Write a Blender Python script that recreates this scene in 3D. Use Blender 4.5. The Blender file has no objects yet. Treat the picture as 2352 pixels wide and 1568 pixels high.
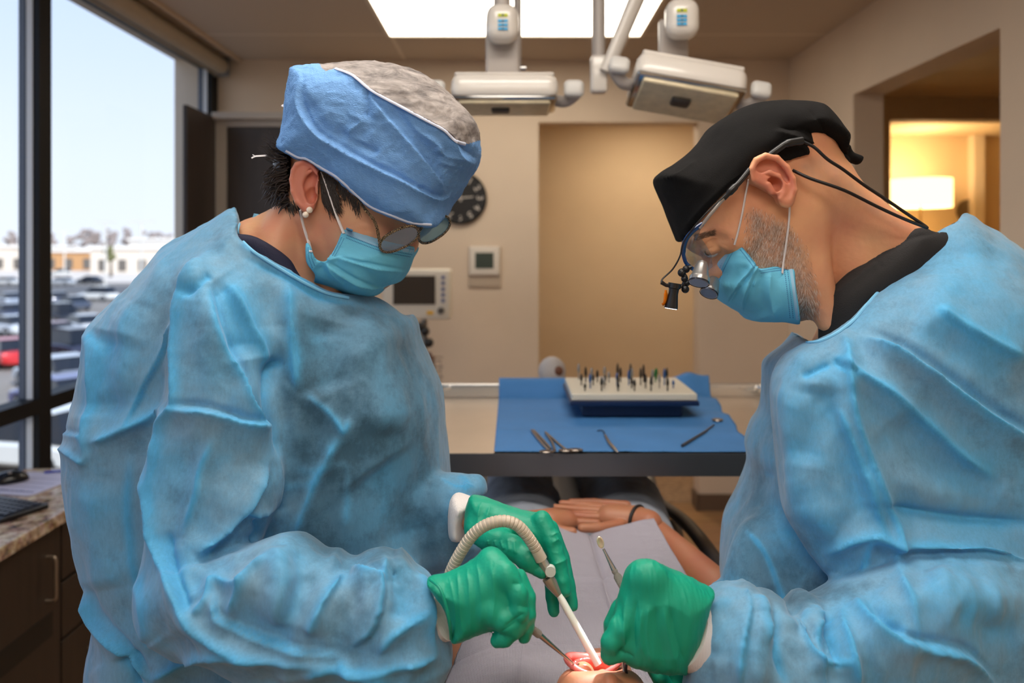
import bpy, bmesh, math, random
import numpy as np
from mathutils import Vector, Matrix
random.seed(7)
C = bpy.context.scene.collection
CX, HZ, FPX, CAMZ = 1176.0, 575.0, 1829.0, 1.5
def P(px, py, Y):
    return Vector(((px-CX)/FPX*Y, Y, CAMZ+(HZ-py)/FPX*Y))
def PX(px, Y): return (px-CX)/FPX*Y
def PZ(py, Y): return CAMZ+(HZ-py)/FPX*Y

# ------------------------------------------------------------------ materials
def srgb(r, g, b):
    f = lambda c: (c/255/12.92 if c/255 <= .04045 else ((c/255+.055)/1.055)**2.4)
    return (f(r), f(g), f(b), 1)
def new_mat(name):
    m = bpy.data.materials.new(name); m.use_nodes = True
    nt = m.node_tree
    return m, nt, nt.nodes['Principled BSDF']
def mat(name, col, rough=.6, metal=0, noise=0, nscale=40, bump=0, bscale=200, emit=None, estr=0, sheen=0, sss=0, coat=0, spec=.5, stretch=None):
    m, nt, b = new_mat(name); N = nt.nodes; L = nt.links
    c = srgb(*col)
    b.inputs['Base Color'].default_value = c
    b.inputs['Roughness'].default_value = rough
    b.inputs['Metallic'].default_value = metal
    b.inputs['Specular IOR Level'].default_value = spec
    if sheen: b.inputs['Sheen Weight'].default_value = sheen
    if coat: b.inputs['Coat Weight'].default_value = coat; b.inputs['Coat Roughness'].default_value = .1
    if sss:
        b.inputs['Subsurface Weight'].default_value = sss
        b.inputs['Subsurface Radius'].default_value = (.012, .005, .003)
        b.inputs['Subsurface Scale'].default_value = 1
    if emit:
        b.inputs['Emission Color'].default_value = srgb(*emit); b.inputs['Emission Strength'].default_value = estr
    tc = N.new('ShaderNodeTexCoord'); src = tc.outputs['Object']
    if stretch:
        mp = N.new('ShaderNodeMapping'); mp.inputs['Scale'].default_value = stretch
        L.new(src, mp.inputs['Vector']); src = mp.outputs['Vector']
    if noise:
        n = N.new('ShaderNodeTexNoise'); n.inputs['Scale'].default_value = nscale; n.inputs['Detail'].default_value = 4
        L.new(src, n.inputs['Vector'])
        r = N.new('ShaderNodeValToRGB'); r.color_ramp.elements[0].position = .3; r.color_ramp.elements[1].position = .7
        r.color_ramp.elements[0].color = tuple(v*(1-noise) for v in c[:3])+(1,)
        r.color_ramp.elements[1].color = tuple(min(1, v*(1+noise)) for v in c[:3])+(1,)
        L.new(n.outputs['Fac'], r.inputs['Fac']); L.new(r.outputs['Color'], b.inputs['Base Color'])
    if bump:
        n = N.new('ShaderNodeTexNoise'); n.inputs['Scale'].default_value = bscale; n.inputs['Detail'].default_value = 3
        L.new(src, n.inputs['Vector'])
        bp = N.new('ShaderNodeBump'); bp.inputs['Strength'].default_value = bump; bp.inputs['Distance'].default_value = .002
        L.new(n.outputs['Fac'], bp.inputs['Height']); L.new(bp.outputs['Normal'], b.inputs['Normal'])
    return m
def glass_mat(name, tint=(235, 245, 250), refl=1.0, opac=0.0):
    m = bpy.data.materials.new(name); m.use_nodes = True; nt = m.node_tree; N = nt.nodes; L = nt.links; N.clear()
    o = N.new('ShaderNodeOutputMaterial'); t = N.new('ShaderNodeBsdfTransparent'); g = N.new('ShaderNodeBsdfGlossy')
    t.inputs['Color'].default_value = srgb(*tint); g.inputs['Roughness'].default_value = .03
    mx = N.new('ShaderNodeMixShader'); mx.inputs[0].default_value = .05*refl+opac
    L.new(t.outputs[0], mx.inputs[1]); L.new(g.outputs[0], mx.inputs[2]); L.new(mx.outputs[0], o.inputs[0])
    return m

# ------------------------------------------------------------------ objects
def tag(o, label=None, cat=None, group=None, kind=None):
    if label: o['label'] = label
    if cat: o['category'] = cat
    if group: o['group'] = group
    if kind: o['kind'] = kind
    return o
def link(name, me, m=None, parent=None, smooth=False):
    o = bpy.data.objects.new(name, me); C.objects.link(o)
    if m is not None:
        for mm in (m if isinstance(m, (list, tuple)) else [m]): me.materials.append(mm)
    if smooth: me.polygons.foreach_set('use_smooth', [True]*len(me.polygons))
    if parent is not None:
        o.parent = parent
        o.matrix_parent_inverse = parent.matrix_basis.inverted()
    return o
def empty(name, loc, label, cat, group=None, rz=0, parent=None):
    o = bpy.data.objects.new(name, None); o.empty_display_size = .05; C.objects.link(o)
    o.location = loc; o.rotation_euler = (0, 0, rz)
    if parent is None: tag(o, label, cat, group)
    else: o.parent = parent
    return o
def setkind(o, k='structure'): o['kind'] = k; return o
class MB:
    """collects shapes; build() links them as ONE mesh object"""
    def __init__(s): s.v = []; s.f = []; s.mi = []; s.cur = 0
    def add(s, vs, fs):
        b = len(s.v); s.v += [tuple(v) for v in vs]; s.f += [tuple(b+i for i in f) for f in fs]; s.mi += [s.cur]*len(fs); return s
    def box(s, c, d, rot=None, bev=0):
        bm = bmesh.new(); bmesh.ops.create_cube(bm, size=1)
        bmesh.ops.scale(bm, vec=Vector(d), verts=bm.verts)
        if bev: bmesh.ops.bevel(bm, geom=bm.edges[:]+bm.verts[:], offset=bev, segments=3, profile=.6, affect='EDGES')
        if rot is not None: bmesh.ops.transform(bm, matrix=rot if isinstance(rot, Matrix) else Matrix.Rotation(rot, 4, 'Z'), verts=bm.verts)
        bmesh.ops.translate(bm, vec=Vector(c), verts=bm.verts)
        bm.verts.index_update(); s.add([v.co[:] for v in bm.verts], [[v.index for v in f.verts] for f in bm.faces]); bm.free(); return s
    def span(s, x0, x1, y0, y1, z0, z1, bev=0):
        return s.box(((x0+x1)/2, (y0+y1)/2, (z0+z1)/2), (abs(x1-x0), abs(y1-y0), abs(z1-z0)), None, bev)
    def tube(s, pts, rad, n=10, caps=True, closed=False):
        pts = [Vector(p) for p in pts]; k = len(pts)
        rad = rad if isinstance(rad, (list, tuple, np.ndarray)) else [rad]*k
        up = None; vs = []; fs = []
        for i, p in enumerate(pts):
            a = pts[(i-1) % k] if (closed or i) else p; b = pts[(i+1) % k] if (closed or i < k-1) else p
            t = (b-a)
            if t.length < 1e-9: t = Vector((0, 0, 1))
            t.normalize()
            if up is None:
                up = t.orthogonal().normalized()
            up = (up - t*up.dot(t))
            if up.length < 1e-6: up = t.orthogonal()
            up.normalize(); w = t.cross(up)
            for j in range(n):
                a_ = 2*math.pi*j/n
                r_ = rad[i]
                if isinstance(r_, (tuple, list)): vs.append(p+up*(math.cos(a_)*r_[0])+w*(math.sin(a_)*r_[1]))
                else: vs.append(p+up*(math.cos(a_)*r_)+w*(math.sin(a_)*r_))
        m = k if closed else k-1
        for i in range(m):
            for j in range(n):
                i2 = (i+1) % k
                fs.append((i*n+j, i*n+(j+1) % n, i2*n+(j+1) % n, i2*n+j))
        if caps and not closed:
            fs.append(tuple(range(n-1, -1, -1))); fs.append(tuple((k-1)*n+j for j in range(n)))
        return s.add(vs, fs)
    def cyl(s, a, b, r0, r1=None, n=20):
        return s.tube([a, b], [r0, r0 if r1 is None else r1], n)
    def lathe(s, prof, c=(0, 0, 0), n=24, axis='Z', M=None):
        vs = []; fs = []
        for r, h in prof:
            for j in range(n):
                a = 2*math.pi*j/n; v = Vector((r*math.cos(a), r*math.sin(a), h))
                if axis == 'X': v = Vector((v.z, v.x, v.y))
                if axis == 'Y': v = Vector((v.x, v.z, v.y))
                if M is not None: v = M @ v
                vs.append(v+Vector(c))
        for i in range(len(prof)-1):
            for j in range(n): fs.append((i*n+j, i*n+(j+1) % n, (i+1)*n+(j+1) % n, (i+1)*n+j))
        fs.append(tuple(range(n))); fs.append(tuple((len(prof)-1)*n+j for j in range(n)))
        return s.add(vs, fs)
    def prism(s, pts, off):
        """closed polygon (3-D points) extruded by vector off"""
        n = len(pts); off = Vector(off); vs = [Vector(p) for p in pts]+[Vector(p)+off for p in pts]
        fs = [tuple(range(n)), tuple(range(2*n-1, n-1, -1))]+[(i, (i+1) % n, n+(i+1) % n, n+i) for i in range(n)]
        return s.add(vs, fs)
    def build(s, name, m=None, parent=None, smooth=False, fix=True):
        me = bpy.data.meshes.new(name); me.from_pydata(s.v, [], s.f); me.update()
        if fix:
            bm = bmesh.new(); bm.from_mesh(me); bmesh.ops.recalc_face_normals(bm, faces=bm.faces); bm.to_mesh(me); bm.free()
        o = link(name, me, m, parent, False)
        if any(s.mi): me.polygons.foreach_set('material_index', s.mi)
        if smooth:
            me.polygons.foreach_set('use_smooth', [True]*len(me.polygons))
            me.set_sharp_from_angle(angle=math.radians(40))
        return o
def cr(pts, n=6, closed=False):
    """Catmull-Rom through points"""
    P_ = [np.array(p, float) for p in pts]; k = len(P_); out = []
    m = k if closed else k-1
    for i in range(m):
        if closed: a, b, c, d = P_[(i-1) % k], P_[i], P_[(i+1) % k], P_[(i+2) % k]
        else: a, b, c, d = P_[max(i-1, 0)], P_[i], P_[i+1], P_[min(i+2, k-1)]
        for j in range(n):
            t = j/n
            out.append(.5*((2*b)+(-a+c)*t+(2*a-5*b+4*c-d)*t*t+(-a+3*b-3*c+d)*t**3))
    if not closed: out.append(P_[-1])
    return np.array(out)

# ------------------------------------------------------------------ implicit volumes -> mesh (surface nets)
class Vol:
    def __init__(s, lo, hi, h):
        s.lo = np.array(lo, float); s.h = h; s.n = np.ceil((np.array(hi, float)-s.lo)/h).astype(int)+1
        s.F = np.full(tuple(s.n), 1.0, np.float32)
    def sub(s, lo, hi, pad):
        a = np.clip(np.floor((np.array(lo)-pad-s.lo)/s.h).astype(int), 0, s.n-1)
        b = np.clip(np.ceil((np.array(hi)+pad-s.lo)/s.h).astype(int)+1, 1, s.n)
        if (b <= a).any(): return None
        g = [s.lo[i]+s.h*np.arange(a[i], b[i]) for i in range(3)]
        X, Y, Z = g[0][:, None, None], g[1][None, :, None], g[2][None, None, :]
        return (slice(a[0], b[0]), slice(a[1], b[1]), slice(a[2], b[2])), X, Y, Z
    def comb(s, sl, d, k, mode):
        F = s.F[sl]
        if mode == 'u':
            if k > 0:
                q = np.clip(.5+.5*(F-d)/k, 0, 1); F2 = F*(1-q)+d*q-k*q*(1-q)
            else: F2 = np.minimum(F, d)
        elif mode == 's':
            if k > 0:
                q = np.clip(.5-.5*(F+d)/k, 0, 1); F2 = F*(1-q)+(-d)*q+k*q*(1-q)
            else: F2 = np.maximum(F, -d)
        s.F[sl] = F2
    def cap(s, a, b, ra, rb=None, k=.01, mode='u'):
        rb = ra if rb is None else rb; a = np.array(a, float); b = np.array(b, float)
        m = max(ra, rb); r = s.sub(np.minimum(a, b)-m, np.maximum(a, b)+m, k+3*s.h)
        if r is None: return s
        sl, X, Y, Z = r; ab = b-a; L2 = max((ab**2).sum(), 1e-12)
        t = np.clip(((X-a[0])*ab[0]+(Y-a[1])*ab[1]+(Z-a[2])*ab[2])/L2, 0, 1)
        d = np.sqrt((X-a[0]-t*ab[0])**2+(Y-a[1]-t*ab[1])**2+(Z-a[2]-t*ab[2])**2)-(ra+(rb-ra)*t)
        s.comb(sl, d, k, mode); return s
    def chain(s, pts, rad, k=.006, mode='u'):
        for i in range(len(pts)-1):
            s.cap(pts[i], pts[i+1], rad[i] if isinstance(rad, (list, tuple, np.ndarray)) else rad, rad[i+1] if isinstance(rad, (list, tuple, np.ndarray)) else rad, k, mode)
        return s
    def ell(s, c, r, k=.01, rot=None, mode='u'):
        c = np.array(c, float); r = np.array(r, float); m = r.max() if rot is not None else r
        q = s.sub(c-m, c+m, k+3*s.h)
        if q is None: return s
        sl, X, Y, Z = q; X = X-c[0]; Y = Y-c[1]; Z = Z-c[2]
        if rot is not None:
            R = np.array(rot.to_3x3() if hasattr(rot, 'to_3x3') else rot).T
            X, Y, Z = R[0, 0]*X+R[0, 1]*Y+R[0, 2]*Z, R[1, 0]*X+R[1, 1]*Y+R[1, 2]*Z, R[2, 0]*X+R[2, 1]*Y+R[2, 2]*Z
        k0 = np.sqrt((X/r[0])**2+(Y/r[1])**2+(Z/r[2])**2); k1 = np.sqrt((X/r[0]**2)**2+(Y/r[1]**2)**2+(Z/r[2]**2)**2)+1e-9
        s.comb(sl, k0*(k0-1)/k1, k, mode); return s
    def puff(s, poly, T, R, k=.01, Tb=None, yc=None, mode='u', sm=True, flat=0, p=2.0):
        """poly: world (x,z) outline; thickness T towards the camera, Tb away; R rounding radius; yc(x,z) mid depth"""
        Tb = T if Tb is None else Tb
        if yc is None:
            y0_ = getattr(poly, "Y0", None) or s.Y0; yc = lambda x, z: y0_+0*np.asarray(x)
        pl = np.array(poly, float); lo2, hi2 = pl.min(0), pl.max(0)
        yl = yc(pl[:, 0], pl[:, 1]); yl = np.atleast_1d(yl)
        q = s.sub((lo2[0], yl.min()-T, lo2[1]), (hi2[0], yl.max()+Tb, hi2[1]), k+3*s.h)
        if q is None: return s
        sl, X, Y, Z = q; x = X[:, 0, 0]; z = Z[0, 0, :]
        d = polydist(pl, x[:, None], z[None, :])   # + inside
        yv = yc(x[:, None]+0*z[None, :], z[None, :]+0*x[:, None])
        e = np.clip((R-d)/R, 0, None)[:, None, :]
        dy = Y-yv[:, None, :]
        ty = np.where(dy < 0, -dy/T, dy/Tb)
        f = ((e**p+ty**p)**(1/p)-1)*min(R, T, Tb)
        f = np.where(e > 1, np.maximum(f, -d[:, None, :]), f)
        s.comb(sl, f, k, mode); return s
    def cut(s, px, Yr, y0, y1):
        """removes what lies over an opening (neckline) drawn as an outline"""
        hq = np.array(outline(px, Yr, 4)); r = s.sub((hq[:, 0].min(), y0, hq[:, 1].min()), (hq[:, 0].max(), y1, hq[:, 1].max()), .03)
        sl, X, Y, Z = r; dd = polydist(hq, (X*Yr/Y)[:, :, 0:1]+0*Z, (CAMZ+(Z-CAMZ)*Yr/Y)+0*X); s.comb(sl, -dd, 0, 's'); return s
    def mesh(s):
        F = s.F; nx, ny, nz = F.shape; neg = F < 0
        cnt = np.zeros((nx-1, ny-1, nz-1), np.float32); acc = np.zeros((nx-1, ny-1, nz-1, 3), np.float32)
        for ax in range(3):
            o1 = [(0, 0), (0, 1), (1, 0), (1, 1)]
            sa = [slice(None)]*3; sb = [slice(None)]*3; sa[ax] = slice(0, -1); sb[ax] = slice(1, None)
            A = F[tuple(sa)]; B = F[tuple(sb)]; cross = neg[tuple(sa)] != neg[tuple(sb)]
            t = np.where(cross, A/(A-B+1e-20), 0).astype(np.float32)
            oth = [i for i in range(3) if i != ax]
            for (u, v) in o1:
                sl = [slice(None)]*3
                sl[oth[0]] = slice(u, u+F.shape[oth[0]]-1); sl[oth[1]] = slice(v, v+F.shape[oth[1]]-1)
                cc = cross[tuple(sl)]; tt = t[tuple(sl)]
                cnt += cc; acc[..., ax] += tt; acc[..., oth[0]] += cc*u; acc[..., oth[1]] += cc*v
        act = cnt > 0; idx = -np.ones(act.shape, np.int64); ii = np.argwhere(act); idx[act] = np.arange(len(ii))
        V = (ii+acc[act]/cnt[act][:, None])*s.h+s.lo
        faces = []
        for ax in range(3):
            sa = [slice(1, -1)]*3; sa[ax] = slice(0, -1); sb = [slice(1, -1)]*3; sb[ax] = slice(1, None)
            na = neg[tuple(sa)]; nb = neg[tuple(sb)]; cr_ = np.argwhere(na != nb)
            if not len(cr_): continue
            base = cr_.copy(); oth = [(ax+1) % 3, (ax+2) % 3]
            full = base.copy(); full[:, oth[0]] += 1; full[:, oth[1]] += 1
            def cell(u, v):
                c = full.copy(); c[:, oth[0]] -= u; c[:, oth[1]] -= v; return idx[c[:, 0], c[:, 1], c[:, 2]]
            q = np.stack([cell(1, 1), cell(0, 1), cell(0, 0), cell(1, 0)], 1)
            fl = nb[tuple(cr_.T)]; q[fl] = q[fl][:, ::-1]
            # orient outward: inside at a (na true) means normal towards +ax
            faces.append(q)
        Fq = np.concatenate(faces) if faces else np.zeros((0, 4), int)
        return V, Fq
def polydist(pl, X, Z):
    pl = np.array(pl, float)
    X, Z = np.broadcast_arrays(X, Z); d = np.full(X.shape, 1e9); ins = np.zeros(X.shape, bool); n = len(pl)
    for i in range(n):
        a = pl[i]; b = pl[(i+1) % n]; e = b-a; L2 = (e**2).sum()
        if L2 < 1e-14: continue
        t = np.clip(((X-a[0])*e[0]+(Z-a[1])*e[1])/L2, 0, 1)
        d = np.minimum(d, (X-a[0]-t*e[0])**2+(Z-a[1]-t*e[1])**2)
        c = ((a[1] > Z) != (b[1] > Z)) & (X < (b[0]-a[0])*(Z-a[1])/(b[1]-a[1]+1e-20)+a[0]); ins ^= c
    d = np.sqrt(d); return np.where(ins, d, -d)
class Poly(list):
    def __init__(s, a, Y): super().__init__(a.tolist()); s.Y0 = Y
def outline(px, Y, n=5):
    """closed picture outline -> (x,z) polygon at distance Y"""
    q = cr(px, n, True); return Poly(np.stack([(q[:, 0]-CX)/FPX*Y, CAMZ+(HZ-q[:, 1])/FPX*Y], 1), Y)
def relax(V, Fq, it=2, lam=.5):
    n = len(V); e = np.concatenate([Fq[:, [0, 1]], Fq[:, [1, 2]], Fq[:, [2, 3]], Fq[:, [3, 0]]]); e = np.concatenate([e, e[:, ::-1]])
    deg = np.maximum(np.bincount(e[:, 0], minlength=n), 1)
    for _ in range(it):
        for l in (lam, -lam*.9):
            m = np.stack([np.bincount(e[:, 0], V[e[:, 1], i], n) for i in range(3)], 1)/deg[:, None]
            V = V+l*(m-V)
    return V
def vnormals(V, Fq):
    n = np.cross(V[Fq[:, 2]]-V[Fq[:, 0]], V[Fq[:, 3]]-V[Fq[:, 1]])
    N = np.stack([np.bincount(Fq.ravel(), np.repeat(n[:, i], 4), len(V)) for i in range(3)], 1)
    return N/(np.linalg.norm(N, axis=1, keepdims=True)+1e-12)
_rng = np.random.RandomState(3); _perm = _rng.permutation(256); _perm = np.concatenate([_perm, _perm, _perm]); _grad = _rng.normal(size=(256, 3)); _grad /= np.linalg.norm(_grad, axis=1, keepdims=True)
def perlin(p):
    i = np.floor(p).astype(int); f = p-i; i &= 255; u = f*f*f*(f*(f*6-15)+10); r = 0
    for dx in (0, 1):
        for dy in (0, 1):
            for dz in (0, 1):
                g = _grad[_perm[_perm[_perm[(i[:, 0]+dx) & 255]+((i[:, 1]+dy) & 255)]+((i[:, 2]+dz) & 255)]]
                w = (u[:, 0] if dx else 1-u[:, 0])*(u[:, 1] if dy else 1-u[:, 1])*(u[:, 2] if dz else 1-u[:, 2])
                r = r+w*(g*(f-[dx, dy, dz])).sum(1)
    return r
def fbm(p, o=3):
    return sum(perlin(p*2**k+k*7.3)/2**k for k in range(o))
def ridged(p, o=2):
    return sum((1-2*np.abs(perlin(p*2**k+k*5.1)))/2**k for k in range(o))-.7
def subdiv(V, Fq):
    n = len(V); e = np.sort(np.concatenate([Fq[:, [0, 1]], Fq[:, [1, 2]], Fq[:, [2, 3]], Fq[:, [3, 0]]]), 1)
    key = e[:, 0].astype(np.int64)*n+e[:, 1]; u, inv = np.unique(key, return_inverse=True)
    ev = (V[u//n]+V[u % n])/2; fv = V[Fq].mean(1); m = len(Fq); inv = inv.reshape(4, m)+n; fc = np.arange(m)+n+len(u)
    q = [np.stack([Fq[:, i], inv[i], fc, inv[(i-1) % 4]], 1) for i in range(4)]
    return np.concatenate([V, ev, fv]), np.concatenate(q)
def folds(V, N, lst, Yref, front=True, side=None):
    """raise creases. lst: (points px, width m, height m, kind); kind r ridge, v valley, s step (fold dropping to the left of its run)
    creases are laid out in the x-z plane at Yref and run through the cloth facing that way; returns (displacement, looseness)"""
    D = np.zeros(len(V)); A = np.zeros(len(V)); w_ = np.clip(-N[:, 1]*1.6, 0, 1) if front else np.ones(len(V))
    X, Z = V[:, 0]*Yref/V[:, 1], CAMZ+(V[:, 2]-CAMZ)*Yref/V[:, 1]
    for it in lst:
        pts, w, h, kind = it[:4]
        yr = it[4] if len(it) > 4 else Yref
        if kind != 'b' and w > .009: h = math.copysign(min(abs(h)*1.2, 1.15*w), h)
        q = cr(pts, 6); q = np.stack([(q[:, 0]-CX)/FPX*yr, CAMZ+(HZ-q[:, 1])/FPX*yr], 1)
        best = np.full(len(V), 1e9); sg = np.zeros(len(V)); tt = np.zeros(len(V)); m = len(q)-1
        bb = (X > q[:, 0].min()-3*w) & (X < q[:, 0].max()+3*w) & (Z > q[:, 1].min()-3*w) & (Z < q[:, 1].max()+3*w)
        I = np.nonzero(bb)[0]
        if not len(I): continue
        x, z = X[I], Z[I]; bst = best[I]; s_ = sg[I]; t_ = tt[I]
        for i in range(m):
            a = q[i]; e = q[i+1]-a; L2 = (e**2).sum()+1e-14
            t = np.clip(((x-a[0])*e[0]+(z-a[1])*e[1])/L2, 0, 1); dx = x-a[0]-t*e[0]; dz = z-a[1]-t*e[1]; d = np.sqrt(dx*dx+dz*dz)
            c = d < bst; bst = np.where(c, d, bst); s_ = np.where(c, np.sign(e[0]*dz-e[1]*dx), s_); t_ = np.where(c, (i+t)/m, t_)
        taper = np.clip(np.minimum(t_, 1-t_)*5+.15, 0, 1)
        if kind == 'r': g = np.exp(-(bst/w)*2.0)-.22*np.exp(-((bst-2*w)/w)**2); a_ = np.exp(-(bst/(w*.5))**2)
        elif kind == 'b': g = np.exp(-(bst/w)**2); a_ = .5*np.exp(-(bst/(w))**2)
        elif kind == 'v': g = -np.exp(-(bst/w)*1.6); a_ = -.3*np.exp(-(bst/w)**2)
        elif kind == 's':
            ds = bst*s_
            g = np.where(ds > 0, np.exp(-ds/(w*.30)), np.exp(-np.abs(ds)/w)) - np.where(ds > 0, .5*np.exp(-((ds-w*.3)/(w*.35))**2), 0)
            a_ = np.exp(-(bst/(w*.35))**2)
        D[I] += h*g*taper*w_[I]; A[I] += a_*taper*w_[I]
    return D, A
def mesh_obj(name, V, Fq, m, parent=None, attrs=None, smooth=True, mi=None):
    me = bpy.data.meshes.new(name); nv, nf = len(V), len(Fq)
    me.vertices.add(nv); me.vertices.foreach_set('co', V.astype(np.float32).ravel())
    me.loops.add(nf*4); me.loops.foreach_set('vertex_index', Fq.astype(np.int32).ravel())
    me.polygons.add(nf); me.polygons.foreach_set('loop_start', np.arange(nf, dtype=np.int32)*4)
    if attrs:
        for k, a in attrs.items():
            at = me.attributes.new(k, 'FLOAT', 'POINT'); at.data.foreach_set('value', a.astype(np.float32))
    me.update(calc_edges=True); me.validate()
    o = link(name, me, m, parent, smooth)
    if mi is not None: me.polygons.foreach_set('material_index', mi.astype(np.int32))
    return o
def pick(V, Fq, keep):
    """faces kept -> compact mesh"""
    Fk = Fq[keep]; u, inv = np.unique(Fk, return_inverse=True); return V[u], inv.reshape(Fk.shape), u
def join_raw(lst):
    Vs = []; Fs = []; b = 0
    for V, F_ in lst: Vs.append(V); Fs.append(F_+b); b += len(V)
    return np.concatenate(Vs), np.concatenate(Fs)
# ------------------------------------------------------------------ camera, sky, sun
XW, XR, YB, ZC, YF = -1.70, 1.60, 4.60, 2.60, -1.7
cam = bpy.data.cameras.new('camera'); co = bpy.data.objects.new('camera', cam); C.objects.link(co)
bpy.context.scene.camera = co
co.location = (0, 0, CAMZ); co.rotation_euler = (math.pi/2, 0, 0)
cam.sensor_width = 36; cam.lens = 36*FPX/2352; cam.shift_y = -(784-HZ)/2352; cam.clip_start = .05; cam.clip_end = 2000
cam.dof.use_dof = True; cam.dof.focus_distance = .97; cam.dof.aperture_fstop = 3.8
vs_ = bpy.context.scene.view_settings; vs_.view_transform = 'Standard'; vs_.look = 'None'; vs_.gamma = 1; vs_.use_curve_mapping = False; vs_.exposure = 0.0
W = bpy.data.worlds.new('sky'); bpy.context.scene.world = W; W.use_nodes = True
nt = W.node_tree; bg = nt.nodes['Background']
tc = nt.nodes.new('ShaderNodeTexCoord'); sp = nt.nodes.new('ShaderNodeSeparateXYZ'); rp = nt.nodes.new('ShaderNodeValToRGB')
nt.links.new(tc.outputs['Generated'], sp.inputs[0]); nt.links.new(sp.outputs['Z'], rp.inputs['Fac']); nt.links.new(rp.outputs['Color'], bg.inputs['Color'])
e = rp.color_ramp.elements; e[0].position = 0; e[0].color = srgb(246, 247, 252); e[1].position = .5; e[1].color = srgb(184, 210, 252)
k = e.new(.10); k.color = srgb(238, 244, 253)
k = e.new(.22); k.color = srgb(222, 234, 254)
bg.inputs['Strength'].default_value = 1.3
sn = bpy.data.lights.new('sun', 'SUN'); sn.energy = 5.5; sn.angle = .01; sn.color = (1, .93, .82)
so = bpy.data.objects.new('sun', sn); C.objects.link(so); so.rotation_euler = Vector((-.5, .6, -.62)).to_track_quat('-Z', 'Y').to_euler()

cy_ = bpy.context.scene.cycles; cy_.max_bounces = 7; cy_.diffuse_bounces = 4; cy_.glossy_bounces = 3; cy_.transmission_bounces = 4; cy_.transparent_max_bounces = 10; cy_.caustics_reflective = False; cy_.caustics_refractive = False
# ------------------------------------------------------------------ room shell
M_wall = mat('wall_paint', (222, 202, 178), .7, noise=.03, nscale=3, bump=.12, bscale=260)
M_hall = mat('hall_paint', (222, 200, 168), .7, noise=.03, nscale=3)
M_jamb = mat('jamb_paint', (228, 214, 196), .6)
M_base = mat('baseboard_vinyl', (104, 84, 68), .5)
M_black = mat('black_metal', (9, 10, 12), .55, spec=.3)
M_greyframe = mat('grey_metal', (84, 92, 108), .4)
M_strip = mat('light_gasket', (214, 218, 222), .5)
def ceiling_mat():
    m, nt, b = new_mat('ceiling_tile'); N = nt.nodes; L = nt.links
    b.inputs['Roughness'].default_value = .85
    tc = N.new('ShaderNodeTexCoord'); mp = N.new('ShaderNodeMapping'); mp.inputs['Location'].default_value = (.62, -4.06+.0, 0); L.new(tc.outputs['Object'], mp.inputs['Vector'])
    br = N.new('ShaderNodeTexBrick'); br.offset = 0; br.inputs['Scale'].default_value = 1; br.inputs['Brick Width'].default_value = 1.22; br.inputs['Row Height'].default_value = .61
    br.inputs['Mortar Size'].default_value = .011; br.inputs['Color1'].default_value = srgb(200, 184, 166); br.inputs['Color2'].default_value = srgb(200, 184, 166); br.inputs['Mortar'].default_value = srgb(224, 210, 192)
    L.new(mp.outputs[0], br.inputs['Vector'])
    n = N.new('ShaderNodeTexNoise'); n.inputs['Scale'].default_value = 90; n.inputs['Detail'].default_value = 5; L.new(tc.outputs['Object'], n.inputs['Vector'])
    bp = N.new('ShaderNodeBump'); bp.inputs['Strength'].default_value = .3; bp.inputs['Distance'].default_value = .002; L.new(n.outputs['Fac'], bp.inputs['Height'])
    L.new(bp.outputs[0], b.inputs['Normal']); L.new(br.outputs['Color'], b.inputs['Base Color']); return m
def wood_floor_mat():
    m, nt, b = new_mat('wood_floor'); N = nt.nodes; L = nt.links
    b.inputs['Roughness'].default_value = .35
    tc = N.new('ShaderNodeTexCoord'); br = N.new('ShaderNodeTexBrick'); br.offset = .4; br.inputs['Scale'].default_value = 1; br.inputs['Brick Width'].default_value = 1.2; br.inputs['Row Height'].default_value = .17
    br.inputs['Mortar Size'].default_value = .003; br.inputs['Color1'].default_value = srgb(190, 148, 104); br.inputs['Color2'].default_value = srgb(160, 120, 82); br.inputs['Mortar'].default_value = srgb(90, 66, 45)
    L.new(tc.outputs['Object'], br.inputs['Vector'])
    mp = N.new('ShaderNodeMapping'); mp.inputs['Scale'].default_value = (2, 22, 2); n = N.new('ShaderNodeTexNoise'); n.inputs['Scale'].default_value = 4; n.inputs['Detail'].default_value = 6
    L.new(tc.outputs['Object'], mp.inputs[0]); L.new(mp.outputs[0], n.inputs['Vector'])
    mx = N.new('ShaderNodeMix'); mx.data_type = 'RGBA'; mx.blend_type = 'MULTIPLY'; mx.inputs[0].default_value = .5
    L.new(br.outputs['Color'], mx.inputs[6]); L.new(n.outputs['Color'], mx.inputs[7]); L.new(mx.outputs[2], b.inputs['Base Color']); return m
OX0, OX1, OZ = PX(1237, YB), PX(1605, YB), 2.24       # opening in the back wall
def shell(name, boxes, m, kind='structure'):
    b = MB()
    for q in boxes: b.span(*q)
    o = b.build(name, m); o['kind'] = kind; return o
shell('floor', [(-1.95, 1.75, YF-.1, YB+.13, -.1, 0)], wood_floor_mat())
shell('ceiling', [(-1.95, 1.75, YF-.1, YB+.13, ZC, ZC+.1)], ceiling_mat())
shell('wall_back', [(-1.95, OX0, YB, YB+.13, 0, ZC), (OX1, 1.75, YB, YB+.13, 0, ZC), (OX0, OX1, YB, YB+.13, OZ, ZC)], M_wall)
DY0, DY1, DZ = 2.61, 3.73, 2.23
shell('wall_right', [(XR, 1.74, YF, DY0, 0, ZC), (XR, 1.74, DY1, YB, 0, ZC), (XR, 1.74, DY0, DY1, DZ, ZC)], M_wall)
shell('wall_front', [(-1.95, 1.75, YF-.1, YF, 0, ZC)], M_wall)
shell('baseboard_back', [(OX1-.004, 1.6, YB-.014, YB-.0005, 0, .094), (-1.7, OX0+.004, YB-.014, YB-.0005, 0, .094)], M_base)
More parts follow.
